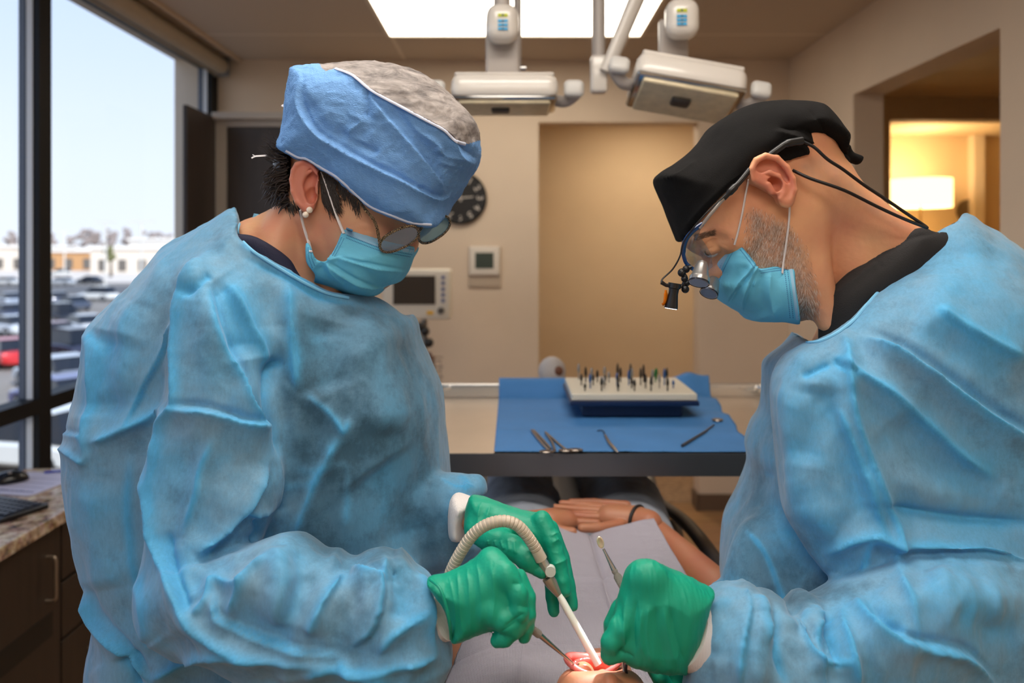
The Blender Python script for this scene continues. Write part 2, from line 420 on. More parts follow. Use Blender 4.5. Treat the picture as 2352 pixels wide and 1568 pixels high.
shell('baseboard_jamb', [(OX1-.014, OX1-.0005, YB-.014, YB+.13, 0, .094)], M_base)
shell('baseboard_right', [(XR-.014, XR-.0005, YF, DY0, 0, .094), (XR-.014, XR-.0005, DY1, YB-.015, 0, .094)], M_base)
# hall behind the back wall
M_carpet = mat('hall_carpet', (150, 124, 98), .95, noise=.35, nscale=30, bump=.5, bscale=300)
shell('floor_hall', [(-1.2, 5.0, YB+.131, 6.1, -.1, .004), (1.751, 5.0, 1.6, YB+.130, -.1, .004), (1.951, 5, 6.1, 8.2, -.1, .004)], M_carpet)
shell('ceiling_hall', [(-1.2, 1.95, YB+.131, 6.1, 2.5, 2.6), (1.751, 5.0, 1.6, YB+.130, 2.5, 2.6), (1.951, 5.0, YB+.131, 7.1, 2.5, 2.6)], M_hall)
shell('wall_hall_back', [(-1.2, 1.95, 6.0, 6.1, 0, 2.5)], M_hall)
shell('wall_hall_left', [(-1.3, -1.2, YB+.131, 6.1, 0, 2.5)], M_hall)
# hall beyond the right opening: wall at Y=5.0 with an opening to a sitting nook
HY = 5.2
nx0, nx1 = PX(2045, HY), PX(2420, HY)
shell('wall_hall_far', [(1.95, nx0, HY, HY+.12, 0, 2.5), (nx0, 5.0, HY, HY+.12, PZ(275, HY), 2.5), (nx1, 5.0, HY, HY+.12, 0, PZ(275, HY))], M_hall)
shell('wall_hall_mid', [(1.95, 2.05, HY+.12, 8.2, 0, 2.5)], M_hall)
shell('wall_nook_back', [(2.05, 5.0, 7.0, 7.1, 0, 2.5)], M_hall)
shell('wall_nook_right', [(5.0, 5.1, 1.6, 8.2, 0, 2.5)], M_hall)
shell('wall_hall_near', [(1.74, 5.0, 1.5, 1.6, 0, 2.5)], M_hall)
shell('trim_1', [(PX(2238, 6.9), PX(2262, 6.9), 6.9, 6.999, 0, PZ(283, 6.9)), (PX(2262, 6.9), PX(2400, 6.9), 6.9, 6.999, PZ(302, 6.9), PZ(283, 6.9))], M_jamb)
# inner lining of the two openings is part of the walls; window wall
def window_wall():
    b = MB(); posts = [(4.50, 4.60), (2.863, 2.94), (1.25, 1.33), (-.30, -.22), (YF, YF+.08)]
    x0, x1 = -1.775, XW
    for a, c in posts:
        b.cur = 0; b.span(-1.752, x1, a, c, .1, ZC)              # dark inner body
        b.cur = 1; b.span(x0, -1.7521, a+.001, c-.001, .1, ZC)   # grey outer body
        b.cur = 2; b.span(-1.744, -1.722, a-.004, a+.002, .1, ZC)  # light gasket
    ys = sorted(posts)
    for i in range(len(ys)-1):
        a, c = ys[i][1], ys[i+1][0]
        b.cur = 0; b.span(x0, x1, a, c, .912, .966); b.span(x0, x1, a, c, .10, .16); b.span(x0, x1, a, c, 2.53, ZC)
    b.cur = 0
    fr = b.build('window_1', [M_black, M_greyframe, M_strip]); fr['kind'] = 'structure'
    g = glass_mat('window_glass', (244, 248, 252), .6)
    for i in range(len(ys)-1):
        a, c = ys[i][1], ys[i+1][0]
        for z0, z1 in ((.16, .912), (.966, 2.53)):
            p = MB().span(-1.748, -1.742, a, c, z0, z1).build('pane', g, fr)
    shell('wall_left', [(-1.95, XW, YF, 4.6, 0, .10)], M_wall)
window_wall()
fas = shell('trim_2', [(-1.572, -1.56, YF, YB, ZC-.018, ZC)], M_wall)
# roller blind rolled up above the window
M_blind = mat('blind_fabric', (186, 172, 150), .8, noise=.04, nscale=60)
rb = empty('roller_blind', (-1.655, 1.5, 2.545), 'beige roller blind rolled up along the top of the window', 'blind')
MB().tube([(-1.655, YF+.02, 2.545), (-1.655, 4.52, 2.545)], .044, 28).build('fabric_roll', M_blind, rb, True)
MB().span(-1.698, -1.61, 4.521, 4.545, 2.49, 2.599, .004).build('bracket', mat('bracket_grey', (120, 122, 124), .4), rb)
MB().tube([(-1.672, YF+.02, 2.492), (-1.672, 4.515, 2.492)], (.006), 8).build('hem_bar', mat('hem_bar', (150, 138, 118), .5), rb, True)
# ------------------------------------------------------------------ ceiling lights (real panels)
M_lens = mat('light_lens', (255, 250, 240), .4, emit=(255, 244, 226), estr=6)
M_troffer = mat('troffer_frame', (226, 214, 196), .5)
def panel(x0, x1, y0, y1, label, ml=None):
    t = empty('ceiling_light', ((x0+x1)/2, (y0+y1)/2, ZC-.012), label, 'ceiling light', 'fluorescent ceiling panels')
    f = MB(); w = .02
    f.span(x0, x1, y0, y0+w, ZC-.012, ZC-.0005); f.span(x0, x1, y1-w, y1, ZC-.012, ZC-.0005); f.span(x0, x0+w, y0+w, y1-w, ZC-.012, ZC-.0005); f.span(x1-w, x1, y0+w, y1-w, ZC-.012, ZC-.0005)
    f.build('frame', M_troffer, t)
    MB().span(x0+w, x1-w, y0+w, y1-w, ZC-.006, ZC-.0005).build('diffuser', ml or M_lens, t)
M_lens2 = mat('light_lens_near', (255, 250, 240), .4, emit=(255, 246, 234), estr=10.5)
panel(-.64, .67, 3.40, 4.075, 'bright white ceiling light panel above the surgical lamps')
panel(-.64, .67, .62, 1.24, 'white ceiling light panel directly over the patient', M_lens2)
panel(-.64, .67, -.80, -.18, 'white ceiling light panel behind the photographer', M_lens2)
# hall downlights
def downlight(x, y, z, e, label, r=.09):
    t = empty('downlight', (x, y, z), label, 'ceiling light', 'recessed hall downlights')
    MB().lathe([(r+.02, 0), (r+.02, -.006), (r, -.008), (r, -.002)], (x, y, z-.0005), 28).build('ring', M_troffer, t)
    MB().lathe([(r, -.001), (r-.002, -.004), (.001, -.005)], (x, y, z-.001), 28).build('diffuser', mat('downlight_lens', (255, 225, 180), .4, emit=(255, 232, 200), estr=e), t)
downlight(.95, 5.3, 2.5, 150, 'added round downlight, out of view, brightening the hall behind the doorway')  # added lamp hidden above the header, brightens the hall wall
downlight(2.5, 3.3, 2.5, 14, 'round downlight in the hall beside the room')
# ------------------------------------------------------------------ lamp in the nook
def nook_lamp():
    Y = 6.55; x = PX(2114, Y); z0, z1 = PZ(476, Y), PZ(412, Y); r = 66/FPX*Y
    t = empty('table_lamp', (x, Y, .78), 'lit table lamp with a drum shade glowing in the far hall', 'lamp')
    sh = MB(); sh.tube([(x, Y, z0), (x, Y, z1)], r, 40, caps=False); o = sh.build('lamp_shade', mat('lit_shade', (255, 236, 196), .8, emit=(255, 214, 140), estr=3.6), t, True)
    MB().lathe([(.07, 0), (.07, .015), (.02, .03), (.035, .12), (.05, .2), (.02, .3), (.008, .33), (.008, z1-.78)], (x, Y, .78), 24).build('base', mat('lamp_bronze', (110, 84, 50), .35, .8), t, True)
    bl = bpy.data.lights.new('bulb', 'POINT'); bl.energy = 17; bl.color = (1, .72, .38); bl.shadow_soft_size = .05
    bo = bpy.data.objects.new('bulb', bl); C.objects.link(bo); bo.location = (x, Y, (z0+z1)/2+.16)
    tb = empty('side_table', (x, Y, 0), 'small dark wooden side table under the glowing lamp', 'table')
    w = mat('table_wood', (84, 56, 36), .5)
    MB().box((x, Y, .765), (.5, .36, .028), None, .005).build('table_top', w, tb)
    for sx in (-1, 1):
        for sy in (-1, 1): MB().span(x+sx*.22-.018, x+sx*.22+.018, Y+sy*.15-.018, Y+sy*.15+.018, .004, .75).build('leg', w, tb)
    Y2 = 6.97; cx = PX(2238, 6.9)-.005; cz = PZ(484, Y2)
    # round mirror half hidden behind the door trim
    o = MB().lathe([(.10, .0), (.10, -.02), (.078, -.022), (.076, -.012), (.001, -.012)], (cx-.0, 6.999, cz), 36, 'Y').build('wall_mirror', mat('mirror_frame', (120, 108, 92), .4, .6), None, True)
    tag(o, 'small round grey-framed mirror beside the far door trim', 'mirror')
nook_lamp()
# ------------------------------------------------------------------ desk by the window
M_cab = mat('dark_laminate', (44, 34, 28), .45, noise=.25, nscale=6, stretch=(8, 8, .6))
M_steel = mat('brushed_steel', (150, 146, 140), .32, .9)
M_chrome = mat('chrome', (205, 205, 205), .12, 1)
def granite():
    m, nt, b = new_mat('granite'); N = nt.nodes; L = nt.links; b.inputs['Roughness'].default_value = .16
    tc = N.new('ShaderNodeTexCoord'); v = N.new('ShaderNodeTexVoronoi'); v.inputs['Scale'].default_value = 60; n = N.new('ShaderNodeTexNoise'); n.inputs['Scale'].default_value = 26; n.inputs['Detail'].default_value = 7; n.inputs['Roughness'].default_value = .7
    L.new(tc.outputs['Object'], v.inputs[0]); L.new(tc.outputs['Object'], n.inputs[0])
    r = N.new('ShaderNodeValToRGB'); e = r.color_ramp.elements; e[0].position = .36; e[0].color = srgb(74, 58, 50); e[1].position = .62; e[1].color = srgb(214, 196, 172); k = e.new(.47); k.color = srgb(160, 132, 106)
    mx = N.new('ShaderNodeMix'); mx.data_type = 'RGBA'; mx.inputs[0].default_value = .25; L.new(n.outputs['Fac'], r.inputs[0]); L.new(r.outputs[0], mx.inputs[6]); L.new(v.outputs['Color'], mx.inputs[7])
    hs = N.new('ShaderNodeMix'); hs.data_type = 'RGBA'; hs.inputs[0].default_value = .8; L.new(mx.outputs[2], hs.inputs[6]); L.new(r.outputs[0], hs.inputs[7]); L.new(hs.outputs[2], b.inputs['Base Color']); return m
o = MB().box(((-1.698-1.307)/2, 1.04, .722), (.391, 3.48, .036), None, .004).build('countertop', granite()); tag(o, 'speckled brown granite countertop running along the window', 'countertop')
def cabinet(y0, y1, label, door):
    t = empty('base_cabinet', (-1.51, (y0+y1)/2, 0), label, 'cabinet')
    MB().span(-1.695, -1.352, y0+.001, y1-.001, .0, .703).build('body', M_cab, t)
    if door:
        d = MB().box((-1.341, (y0+y1)/2, .405), (.02, y1-y0-.006, .59), None, .002).build('door', M_cab, t)
        h = MB(); yh = y1-.075
        h.tube(cr([(-1.331, yh, .625), (-1.312, yh, .625), (-1.303, yh, .615), (-1.303, yh, .56), (-1.303, yh, .51), (-1.312, yh, .50), (-1.331, yh, .50)], 5), .0045, 10); h.build('handle', mat('handle_nickel', (168, 152, 134), .35, .8), d, True)
        v = MB(); v.span(-1.3312, -1.329, y0+.10, y1-.045, .388, .456)
        v.build('vent', mat('vent_black', (8, 7, 7), .5), d)
    else:
        for a, c in ((.523, .70), (.350, .518), (.10, .345)):
            d = MB().box((-1.341, (y0+y1)/2, (a+c)/2), (.02, y1-y0-.006, c-a-.004), None, .002).build('drawer', M_cab, t)
            zz = (a+c)/2+.03; ym = (y0+y1)/2
            MB().tube(cr([(-1.331, ym-.06, zz), (-1.306, ym-.058, zz), (-1.303, ym, zz), (-1.306, ym+.058, zz), (-1.331, ym+.06, zz)], 4), .0045, 8).build('handle', bpy.data.materials['handle_nickel'], d, True)
cabinet(1.62, 2.35, 'dark brown base cabinet with nickel handle and black vent slot under the countertop', True)
cabinet(2.353, 2.775, 'dark brown drawer unit at the far end of the countertop', False)
cabinet(.9, 1.617, 'dark brown base cabinet under the near part of the countertop', True)
def desk_items():
    z = .741
    a = math.atan2(.078, -.195); M = Matrix.Rotation(a, 4, 'Z'); c = Vector((-1.362, 2.344, z))
    u = Vector((math.cos(a), math.sin(a), 0)); v = Vector((math.cos(a+math.pi/2), math.sin(a+math.pi/2), 0))
    kw = .30; kd = .15; ctr = c+u*kw/2+v*kd/2
    t = empty('keyboard', ctr, 'black computer keyboard lying on the granite countertop', 'keyboard')
    bm = MB(); bm.box(ctr+Vector((0, 0, .008)), (kw, kd, .014), M, .004); bm.build('case', mat('keyboard_case', (18, 19, 24), .3), t)
    kk = MB()
    for i in range(14):
        for j in range(5):
            kk.box(ctr+u*(-kw/2+.02+i*.02)+v*(-kd/2+.024+j*.0235)+Vector((0, 0, .0175)), (.0165, .0185, .005), M, .0015)
    o = kk.build('keys', mat('keycaps', (34, 38, 50), .28), t)
    # printed mouse pad
    p0 = Vector((-1.484, 2.456, z)); d = Vector((.187, .982, 0)); s = Vector((-.982, .187, 0)); w, l = .21, .235
    pts = []
    for cx_, cy_, a0 in ((.02, .02, 180), (w-.02, .02, 270), (w-.02, l-.02, 0), (.02, l-.02, 90)):
        for k in range(5):
            an = math.radians(a0+k*22.5); pts.append(p0+s*(cx_+.02*math.cos(an))+d*(cy_+.02*math.sin(an)))
    o = MB().prism(pts, (0, 0, .003)).build('mouse_pad', mat('pad_white', (196, 194, 214), .5)); tag(o, 'pale printed mouse pad with blue writing lying on the countertop', 'mouse pad')
    ink = MB(); rnd = random.Random(4)
    for r, n, hh in ((.028, 12, .012), (.075, 20, .003), (.12, 22, .003), (.165, 18, .003)):
        for k in range(n):
            xx = .02+k*(w-.04)/n; q = p0+s*xx+d*r+Vector((0, 0, .0033)); ww = (w-.04)/n*.7
            ink.prism([q, q+s*ww, q+s*ww+d*hh*rnd.uniform(.6, 1.2), q+d*hh*rnd.uniform(.6, 1.2)], (0, 0, .0002))
    ink.build('print', mat('pad_ink', (44, 50, 120), .5), o)['kind'] = 'stuff'
    # mouse
    c = Vector((-1.640, 2.60, z+.0035)); V_ = Vol((c.x-.06, c.y-.06, c.z-.01), (c.x+.06, c.y+.06, c.z+.05), .0022)
    V_.ell((c.x, c.y, c.z+.006), (.034, .055, .030), 0, Matrix.Rotation(-.9, 3, 'Z')); V_.F = np.maximum(V_.F, (c.z-(V_.lo[2]+V_.h*np.arange(V_.n[2])))[None, None, :])
    Vv, Ff = V_.mesh(); o = mesh_obj('computer_mouse', relax(Vv, Ff, 3), Ff, mat('mouse_black', (14, 14, 17), .25)); tag(o, 'black computer mouse on the printed mouse pad', 'mouse')
    wh = MB().cyl((c.x+.008, c.y-.02, c.z+.034), (c.x+.014, c.y-.014, c.z+.034), .004, n=14).build('scroll_wheel', mat('wheel_grey', (150, 140, 130), .4), o, True)
    pn = MB(); pn.tube([(-1.585, 2.70, z+.0075), (-1.50, 2.725, z+.0075)], [.0038, .0038], 10); pn.tube([(-1.50, 2.725, z+.0075), (-1.487, 2.729, z+.0075)], [.003, .0008], 8)
    o = pn.build('pen', mat('pen_blue', (40, 60, 170), .3), None, True); tag(o, 'blue pen lying behind the mouse on the pad', 'pen')
desk_items()
# ------------------------------------------------------------------ corner cupboard with open door
def cupboard():
    t = empty('corner_cupboard', (-1.35, 4.35, 0), 'tall dark cupboard with pale frame in the corner by the window', 'cupboard')
    g = mat('cupboard_grey', (186, 178, 168), .5); dk = mat('cupboard_dark', (62, 54, 50), .4, noise=.15, nscale=5, stretch=(6, 6, .5))
    x0, x1, y0, zt = PX(495, 4.16), PX(682, 4.16), 4.16, PZ(262, 4.16)
    b = MB(); b.span(x0, x1, y0+.03, 4.595, 0, zt-.03); b.build('body', g, t)
    f = MB(); f.span(x0, x0+.055, y0, y0+.03, 0, zt-.03); f.span(x1-.05, x1, y0, y0+.03, 0, zt-.03); f.span(x0-.01, x1+.01, y0-.03, 4.595, zt-.03, zt+.006, .004); f.span(x0+.055, x1-.05, y0, y0+.03, zt-.065, zt-.03)
    f.build('frame', g, t)
    MB().span(x0+.058, x1-.054, y0+.006, y0+.028, .08, zt-.068, .002).build('panel', dk, t)
    MB().span(x0-.022, x0-.002, PX(0, 1)*0+3.80, 4.155, .05, PZ(240, 3.8)+.0, .002).build('door', M_cab, t)
cupboard()
# ------------------------------------------------------------------ things on the back wall
def clock():
    c = P(1058, 455, YB); r = .146
    t = empty('wall_clock', (c.x, YB-.001, c.z), 'round black wall clock with white numerals behind the blue cap', 'clock')
    MB().lathe([(r*1.0, 0), (r*1.04, -.006), (r*1.04, -.022), (r*.99, -.028), (r*.985, -.02), (.001, -.02)], (c.x, YB-.0005, c.z), 48, 'Y').build('case', mat('clock_black', (16, 14, 14), .4), t, True)
    wm = mat('clock_white', (190, 182, 174), .6)
    for i in range(1, 13):
        a = math.radians(90-30*i); cu = bpy.data.curves.new('numeral', 'FONT'); cu.body = str(i); cu.size = .052; cu.align_x = 'CENTER'; cu.align_y = 'CENTER'; cu.extrude = .0008; cu.offset = .0012
        o = bpy.data.objects.new('numeral', cu); C.objects.link(o); dg = bpy.context.evaluated_depsgraph_get()
        me = bpy.data.meshes.new_from_object(o.evaluated_get(dg)); bpy.data.objects.remove(o); o = bpy.data.objects.new('numeral', me); C.objects.link(o); me.materials.append(wm); o.parent = t
        o.location = (math.cos(a)*r*.76, -.0215, math.sin(a)*r*.76); o.rotation_euler = (math.pi/2, -(a-math.pi/2)*1, 0)
    for nm, a, l, w in (('hour_hand', 100, .06, .006), ('minute_hand', 5, .075, .005)):
        a = math.radians(a); u = Vector((math.cos(a), 0, math.sin(a))); v = Vector((-u.z, 0, u.x)); q = Vector((c.x, YB-.026, c.z))
        MB().prism([q-u*.02-v*w, q+u*l-v*w*.6, q+u*l+v*w*.6, q-u*.02+v*w], (0, .002, 0)).build(nm, wm, t)
clock()
def thermostat():
    a = P(1078, 632, YB); b = P(1148, 566, YB); t = empty('thermostat', ((a.x+b.x)/2, YB, (a.z+b.z)/2), 'white wall thermostat with dark display beside the wide doorway', 'thermostat')
    wm = mat('thermostat_white', (226, 216, 202), .5)
    MB().box(((a.x+b.x)/2, YB-.014, (a.z+b.z)/2), (b.x-a.x, .026, b.z-a.z), None, .01).build('case', wm, t, True)
    c = P(1080, 657, YB); MB().box(((a.x+b.x)/2+.002, YB-.006, (c.z+b.z)/2-.0), (b.x-a.x+.012, .011, b.z-c.z+.01), None, .005).build('backplate', mat('plate_beige', (196, 178, 156), .5), t, True)
    a = P(1092, 616, YB); b = P(1134, 580, YB); MB().box(((a.x+b.x)/2, YB-.028, (a.z+b.z)/2), (b.x-a.x, .003, b.z-a.z), None, .001).build('screen', mat('lcd_dark', (66, 76, 68), .2), t)
thermostat()
def monitor():
    Y = 3.9; a = P(878, 734, Y); b = P(1034, 618, Y); cx, cz = (a.x+b.x)/2, (a.z+b.z)/2
    t = empty('vital_signs_monitor', (cx, Y, a.z), 'off-white vital signs monitor with dark screen on a wheeled stand', 'monitor')
    wm = mat('monitor_cream', (224, 214, 196), .45)
    MB().box((cx, Y+.075, cz), (b.x-a.x, .15, b.z-a.z), None, .014).build('case', wm, t, True)
    sa = P(903, 699, Y); sb = P(1000, 633, Y)
    MB().box(((sa.x+sb.x)/2, Y-.001, (sa.z+sb.z)/2), (sb.x-sa.x, .006, sb.z-sa.z), None, .001).build('screen', mat('monitor_screen', (52, 44, 36), .15), t)
    bm_ = mat('button_blue', (84, 92, 140), .4)
    for py in (637, 650, 664, 677, 690): q = P(1018, py, Y); MB().lathe([(.009, 0), (.009, -.005), (.001, -.006)], (q.x, Y, q.z), 16, 'Y').build('button', bm_, t)
    q = P(1013, 713, Y); MB().lathe([(.017, 0), (.016, -.018), (.001, -.019)], (q.x, Y, q.z), 20, 'Y').build('knob', mat('knob_grey', (84, 78, 72), .4), t, True)
    q = P(988, 718, Y); MB().box((q.x, Y-.001, q.z), (.032, .006, .018), None, .001).build('label', mat('label_yellow', (226, 172, 40), .5), t)
    s = empty('monitor_stand', (cx, Y+.08, 0), 'wheeled pole stand with black clamp knobs carrying the monitor', 'stand')
    pm = M_steel; x = cx+.03
    MB().tube([(x, Y+.08, .09), (x, Y+.08, a.z-.001)], .016, 16).build('pole', pm, s, True)
    for py, px in ((752, 962), (788, 984), (762, 975)):
        q = P(px, py, Y); V_ = MB(); V_.lathe([(.002, -.02), (.02, -.014), (.024, 0), (.02, .014), (.002, .02)], (q.x, Y+.02, q.z), 16, 'Y'); V_.tube([(q.x, Y+.02, q.z), (x, Y+.08, q.z+.012)], .006, 8); V_.build('clamp_knob', mat('knob_black', (22, 18, 16), .4), s, True)
    for k in range(5):
        an = math.radians(72*k+20); e_ = (x+.24*math.cos(an), Y+.08+.24*math.sin(an), .07)
        l = MB(); l.tube([(x, Y+.08, .10), e_], [.018, .012], 10); lo_ = l.build('leg', pm, s, True)
        MB().lathe([(.002, -.012), (.028, -.012), (.03, -.006), (.03, .006), (.028, .012), (.002, .012)], (e_[0], e_[1], .03), 18, 'X').build('castor', mat('castor_black', (20, 20, 20), .5), lo_, True)
    # basket with coiled pinkish cuff
    bz = PZ(875, Y); bk = MB()
    for zz in (bz, bz+.05, bz+.10): bk.tube([(x-.09, Y+.0, zz), (x+.09, Y, zz), (x+.09, Y+.14, zz), (x-.09, Y+.14, zz)], .003, 6, closed=True)
    for k in range(7): bk.tube([(x-.09+.03*k, Y, bz), (x-.09+.03*k, Y, bz+.10)], .002, 6); bk.tube([(x-.09+.03*k, Y, bz), (x-.09+.03*k, Y+.14, bz)], .002, 6)
    bk.build('basket', M_chrome, s, True)
    c_ = MB(); c_.tube([(x+.01+.035*math.cos(i*.5)*(1+.1*math.sin(i)), Y+.06+.03*math.sin(i*.5), bz+.02+.0022*i) for i in range(50)], .011, 8)
    o = c_.build('pressure_cuff_hose', mat('cuff_brown', (128, 92, 78), .6), None, True); tag(o, 'coiled brown hose lying in the basket of the monitor stand', 'hose')
monitor()
# ------------------------------------------------------------------ surgical lights
M_lw = mat('lamp_white', (222, 216, 208), .25, coat=.5)
M_lg = mat('lamp_grey', (172, 164, 158), .35)
M_rim = mat('lamp_chrome_rim', (190, 190, 188), .12, 1)
M_amber = mat('lamp_reflector', (214, 200, 168), .3, .1, noise=.12, nscale=40)
def rbox(c, d, r, M=None, seg=5):
    bm = bmesh.new(); bmesh.ops.create_cube(bm, size=1); bmesh.ops.scale(bm, vec=Vector(d), verts=bm.verts)
    bmesh.ops.bevel(bm, geom=bm.edges[:]+bm.verts[:], offset=r, segments=seg, profile=.5, affect='EDGES')
    vs = [v.co.copy() for v in bm.verts]; fs = [[v.index for v in f.verts] for f in bm.faces]; bm.verts.index_update(); fs = [[v.index for v in f.verts] for f in bm.faces]; bm.free()
    return [((M @ v) if M is not None else v)+Vector(c) for v in vs], fs
def lamp_head(t, c, roll, pitch, w=.262, d=.15, h=.066, handles=(1, 1)):
    M = Matrix.Rotation(roll, 4, 'Y') @ Matrix.Rotation(pitch, 4, 'X')
    def W_(p): return M @ Vector(p)+Vector(c)
    b = MB(); b.add(*rbox(c, (w, d, h), .026, M)); hd = b.build('lamp_head', M_lw, t, True)
    b = MB(); b.add(*rbox(W_((0, 0, -h*.42)), (w*.985, d*.98, h*.2), .008, M, 3)); b.build('rim', M_rim, hd, True)
    b = MB(); b.add(*rbox(W_((0, 0, -h*.56)), (w*.86, d*.86, h*.2), .006, M, 3)); b.build('lens', M_amber, hd, True)
    b = MB(); b.add(*rbox(W_((0, 0, h*.46)), (w*.93, d*.9, h*.16), .006, M, 3)); b.build('top_cover', M_lw, hd, True)
    b = MB(); b.add(*rbox(W_((-.01, -.008, -h*.68)), (.046, .036, .014), .0065, M, 3)); b.build('sensor', mat('sensor_dark', (60, 54, 48), .4), hd, True)
    for sx in (-1, 1):
        hb = MB(); q = [W_((sx*w*.46, 0, -h*.25)), W_((sx*(w*.46+.03), -.01, -h*.36)), W_((sx*(w*.46+.055), -.03, -h*.15)), W_((sx*(w*.46+.06), -.04, h*.02))]
        hb.tube(cr(q, 6), [(.011, .016)]*19, 12); hn = hb.build('handle', M_lg, t, True)
        hb = MB(); hb.add(*rbox(W_((sx*(w*.46+.050), -.045, -h*.02)), (.050, .028, .044), .0138, M, 5)); hb.build('grip', mat('grip_white', (206, 204, 200), .4), hn, True)
def lamp_arm(t, px, py0, py1, Y, w):
    a = P(px, py1, Y); b = P(px, py0, Y)
    s = MB(); s.box(((a.x+b.x)/2, Y+.02, (a.z+b.z)/2+.01), (w, .032, b.z-a.z+.02), None, .008); s.build('swivel_arm', M_lg, t, True)
def pod(t, px, py, Y):
    c = P(px, py, Y); b = MB(); b.add(*rbox((c.x, Y-.005, c.z), (.080, .07, .095), .03, None, 6)); o = b.build('joint_cover', M_lw, t, True)
    for k, (py_, col, hh) in enumerate(((-22, 'g', .0075), (-9, 'b', .0065), (0, 'b', .0065), (9, 'b', .0065))):
        m = bpy.data.materials.get('sticker_'+col) or mat('sticker_'+col, (186, 196, 20) if col == 'g' else (40, 160, 214), .5)
        q = P(px+1, py+py_, Y-.04); l = MB(); l.box((q.x, Y-.0415, q.z), (.024, .0012, hh), None, 0)
        l.cur = 1; l.box((q.x, Y-.0424, q.z), (.005, .0006, hh*.5), None, 0)
        l.build('sticker', [m, bpy.data.materials.get('sticker_ink') or mat('sticker_ink', (24, 60, 90), .5)], o)
    return c
def light1():
    Y = 2.0; t = empty('surgical_light', (PX(1158, Y), Y, ZC), 'white surgical lamp hanging level above the person in the blue cap', 'surgical lamp', 'pair of hanging surgical lamps')
    c = P(1159, 214, Y); lamp_head(t, (c.x, Y, c.z), 0, -.07)
    lamp_arm(t, 1154, 60, 182, Y, .085); pc = pod(t, 1154, 57, Y-.03)
    MB().tube([P(1153, 15, Y), (PX(1153, Y), Y, ZC-.001)], .021, 20).build('ceiling_post', M_lg, t, True)
    Y2 = 2.12; b = MB(); b.tube([(PX(1189, Y2), Y2, PZ(178, Y2)), (PX(1189, Y2), Y2, ZC-.001)], .010, 14); o = b.build('rear_rod', M_lg, t, True)
    q = P(1198, 156, Y2); MB().tube([q+Vector((-.012, -.0, 0)), q+Vector((.012, 0, 0))], .007, 10).build('screw', M_chrome, o, True)
    MB().lathe([(.03, 0), (.09, -.012), (.10, -.004), (.10, 0)], (PX(1153, Y), Y, ZC-.0005), 32).build('ceiling_plate', M_lw, t, True)
def light2():
    Y = 1.95; t = empty('surgical_light', (PX(1375, 2.1), 2.1, ZC), 'white surgical lamp tilted down beside the black cap, on an oblique arm', 'surgical lamp', 'pair of hanging surgical lamps')
    c = P(1574, 200, Y); lamp_head(t, (c.x, Y, c.z), math.radians(10), math.radians(-20), .266, .16, .072)
    lamp_arm(t, 1550, 60, 165, Y+.02, .072); pod(t, 1565, 46, Y-.02)
    Yp = 2.12; x = PX(1375, Yp)
    MB().tube([(x, Yp, PZ(214, Yp)), (x, Yp, ZC-.001)], .0175, 20).build('ceiling_post', M_lg, t, True)
    MB().add(*rbox((x, Yp, PZ(172, Yp)), (.045, .045, .10), .01, None, 3)).build('hinge', M_lw, t, True)
    a = P(1392, 165, Yp-.03); b = P(1478, -40, Yp-.04)
    MB().tube([a, b, P(1500, -95, Yp-.05)], [(.02, .016), (.024, .02), (.024, .02)], 14).build('oblique_arm', M_lw, t, True)
    MB().tube([P(1500, -95, Yp-.05), P(1566, -90, Y), P(1566, 5, Y)], [.018, .018, .018], 14).build('upper_arm', M_lw, t, True)
    MB().lathe([(.03, 0), (.09, -.012), (.10, -.004), (.10, 0)], (x, Yp, ZC-.0005), 32).build('ceiling_plate', M_lw, t, True)
light1(); light2()
# ------------------------------------------------------------------ instrument table
TZ, TY0, TY1, TX0, TX1 = 1.091, 1.60, 2.22, -.25, .715
def table():
    t = empty('instrument_table', ((TX0+TX1)/2, (TY0+TY1)/2, 0), 'stainless steel instrument table with raised back rail over the patient legs', 'table')
    st = mat('table_steel', (212, 194, 174), .3, .7, noise=.04, nscale=8); dk = mat('table_edge', (104, 106, 110), .3, .7)
    MB().span(TX0+.004, TX1-.004, TY0+.003, TY1, TZ-.012, TZ).build('table_top', st, t)
    a = MB(); a.span(TX0, TX1, TY0-.003, TY0+.0029, TZ-.044, TZ+.0012); a.span(TX0, TX0+.004, TY0+.003, TY1, TZ-.044, TZ+.002); a.span(TX1-.004, TX1, TY0+.003, TY1, TZ-.044, TZ+.002); a.build('apron', dk, t)
    r = MB(); y = TY1+.012
    r.tube(cr([(TX0+.012, TY1-.10, TZ+.006), (TX0+.012, TY1-.02, TZ+.022), (TX0+.03, y, TZ+.026), (TX0+.08, y, TZ+.026)], 5), .011, 12)
    r.box(((TX0+TX1)/2, y, TZ+.016), (TX1-TX0-.02, .018, .042), None, .005)
    r.tube(cr([(TX1-.08, y, TZ+.026), (TX1-.03, y, TZ+.026), (TX1-.012, TY1-.02, TZ+.022), (TX1-.012, TY1-.10, TZ+.006)], 5), .011, 12)
    r.build('back_rail', mat('rail_chrome', (222, 220, 216), .2, .8), t, True)
    for x in (TX0+.03, .632):
        for yy in (TY0+.06, TY1-.14):
            if x > .6 and yy < 1.8: x_ = TX1-.03
            else: x_ = x
            l = MB().box((x_, yy, .56), (.036, .036, .985), None, .004).build('leg', dk, t)
            MB().lathe([(.002, -.011), (.03, -.011), (.034, -.006), (.034, .006), (.03, .011), (.002, .011)], (x_, yy, .034), 18, 'X').build('castor', mat('table_castor', (24, 24, 26), .5), l, True)
table()
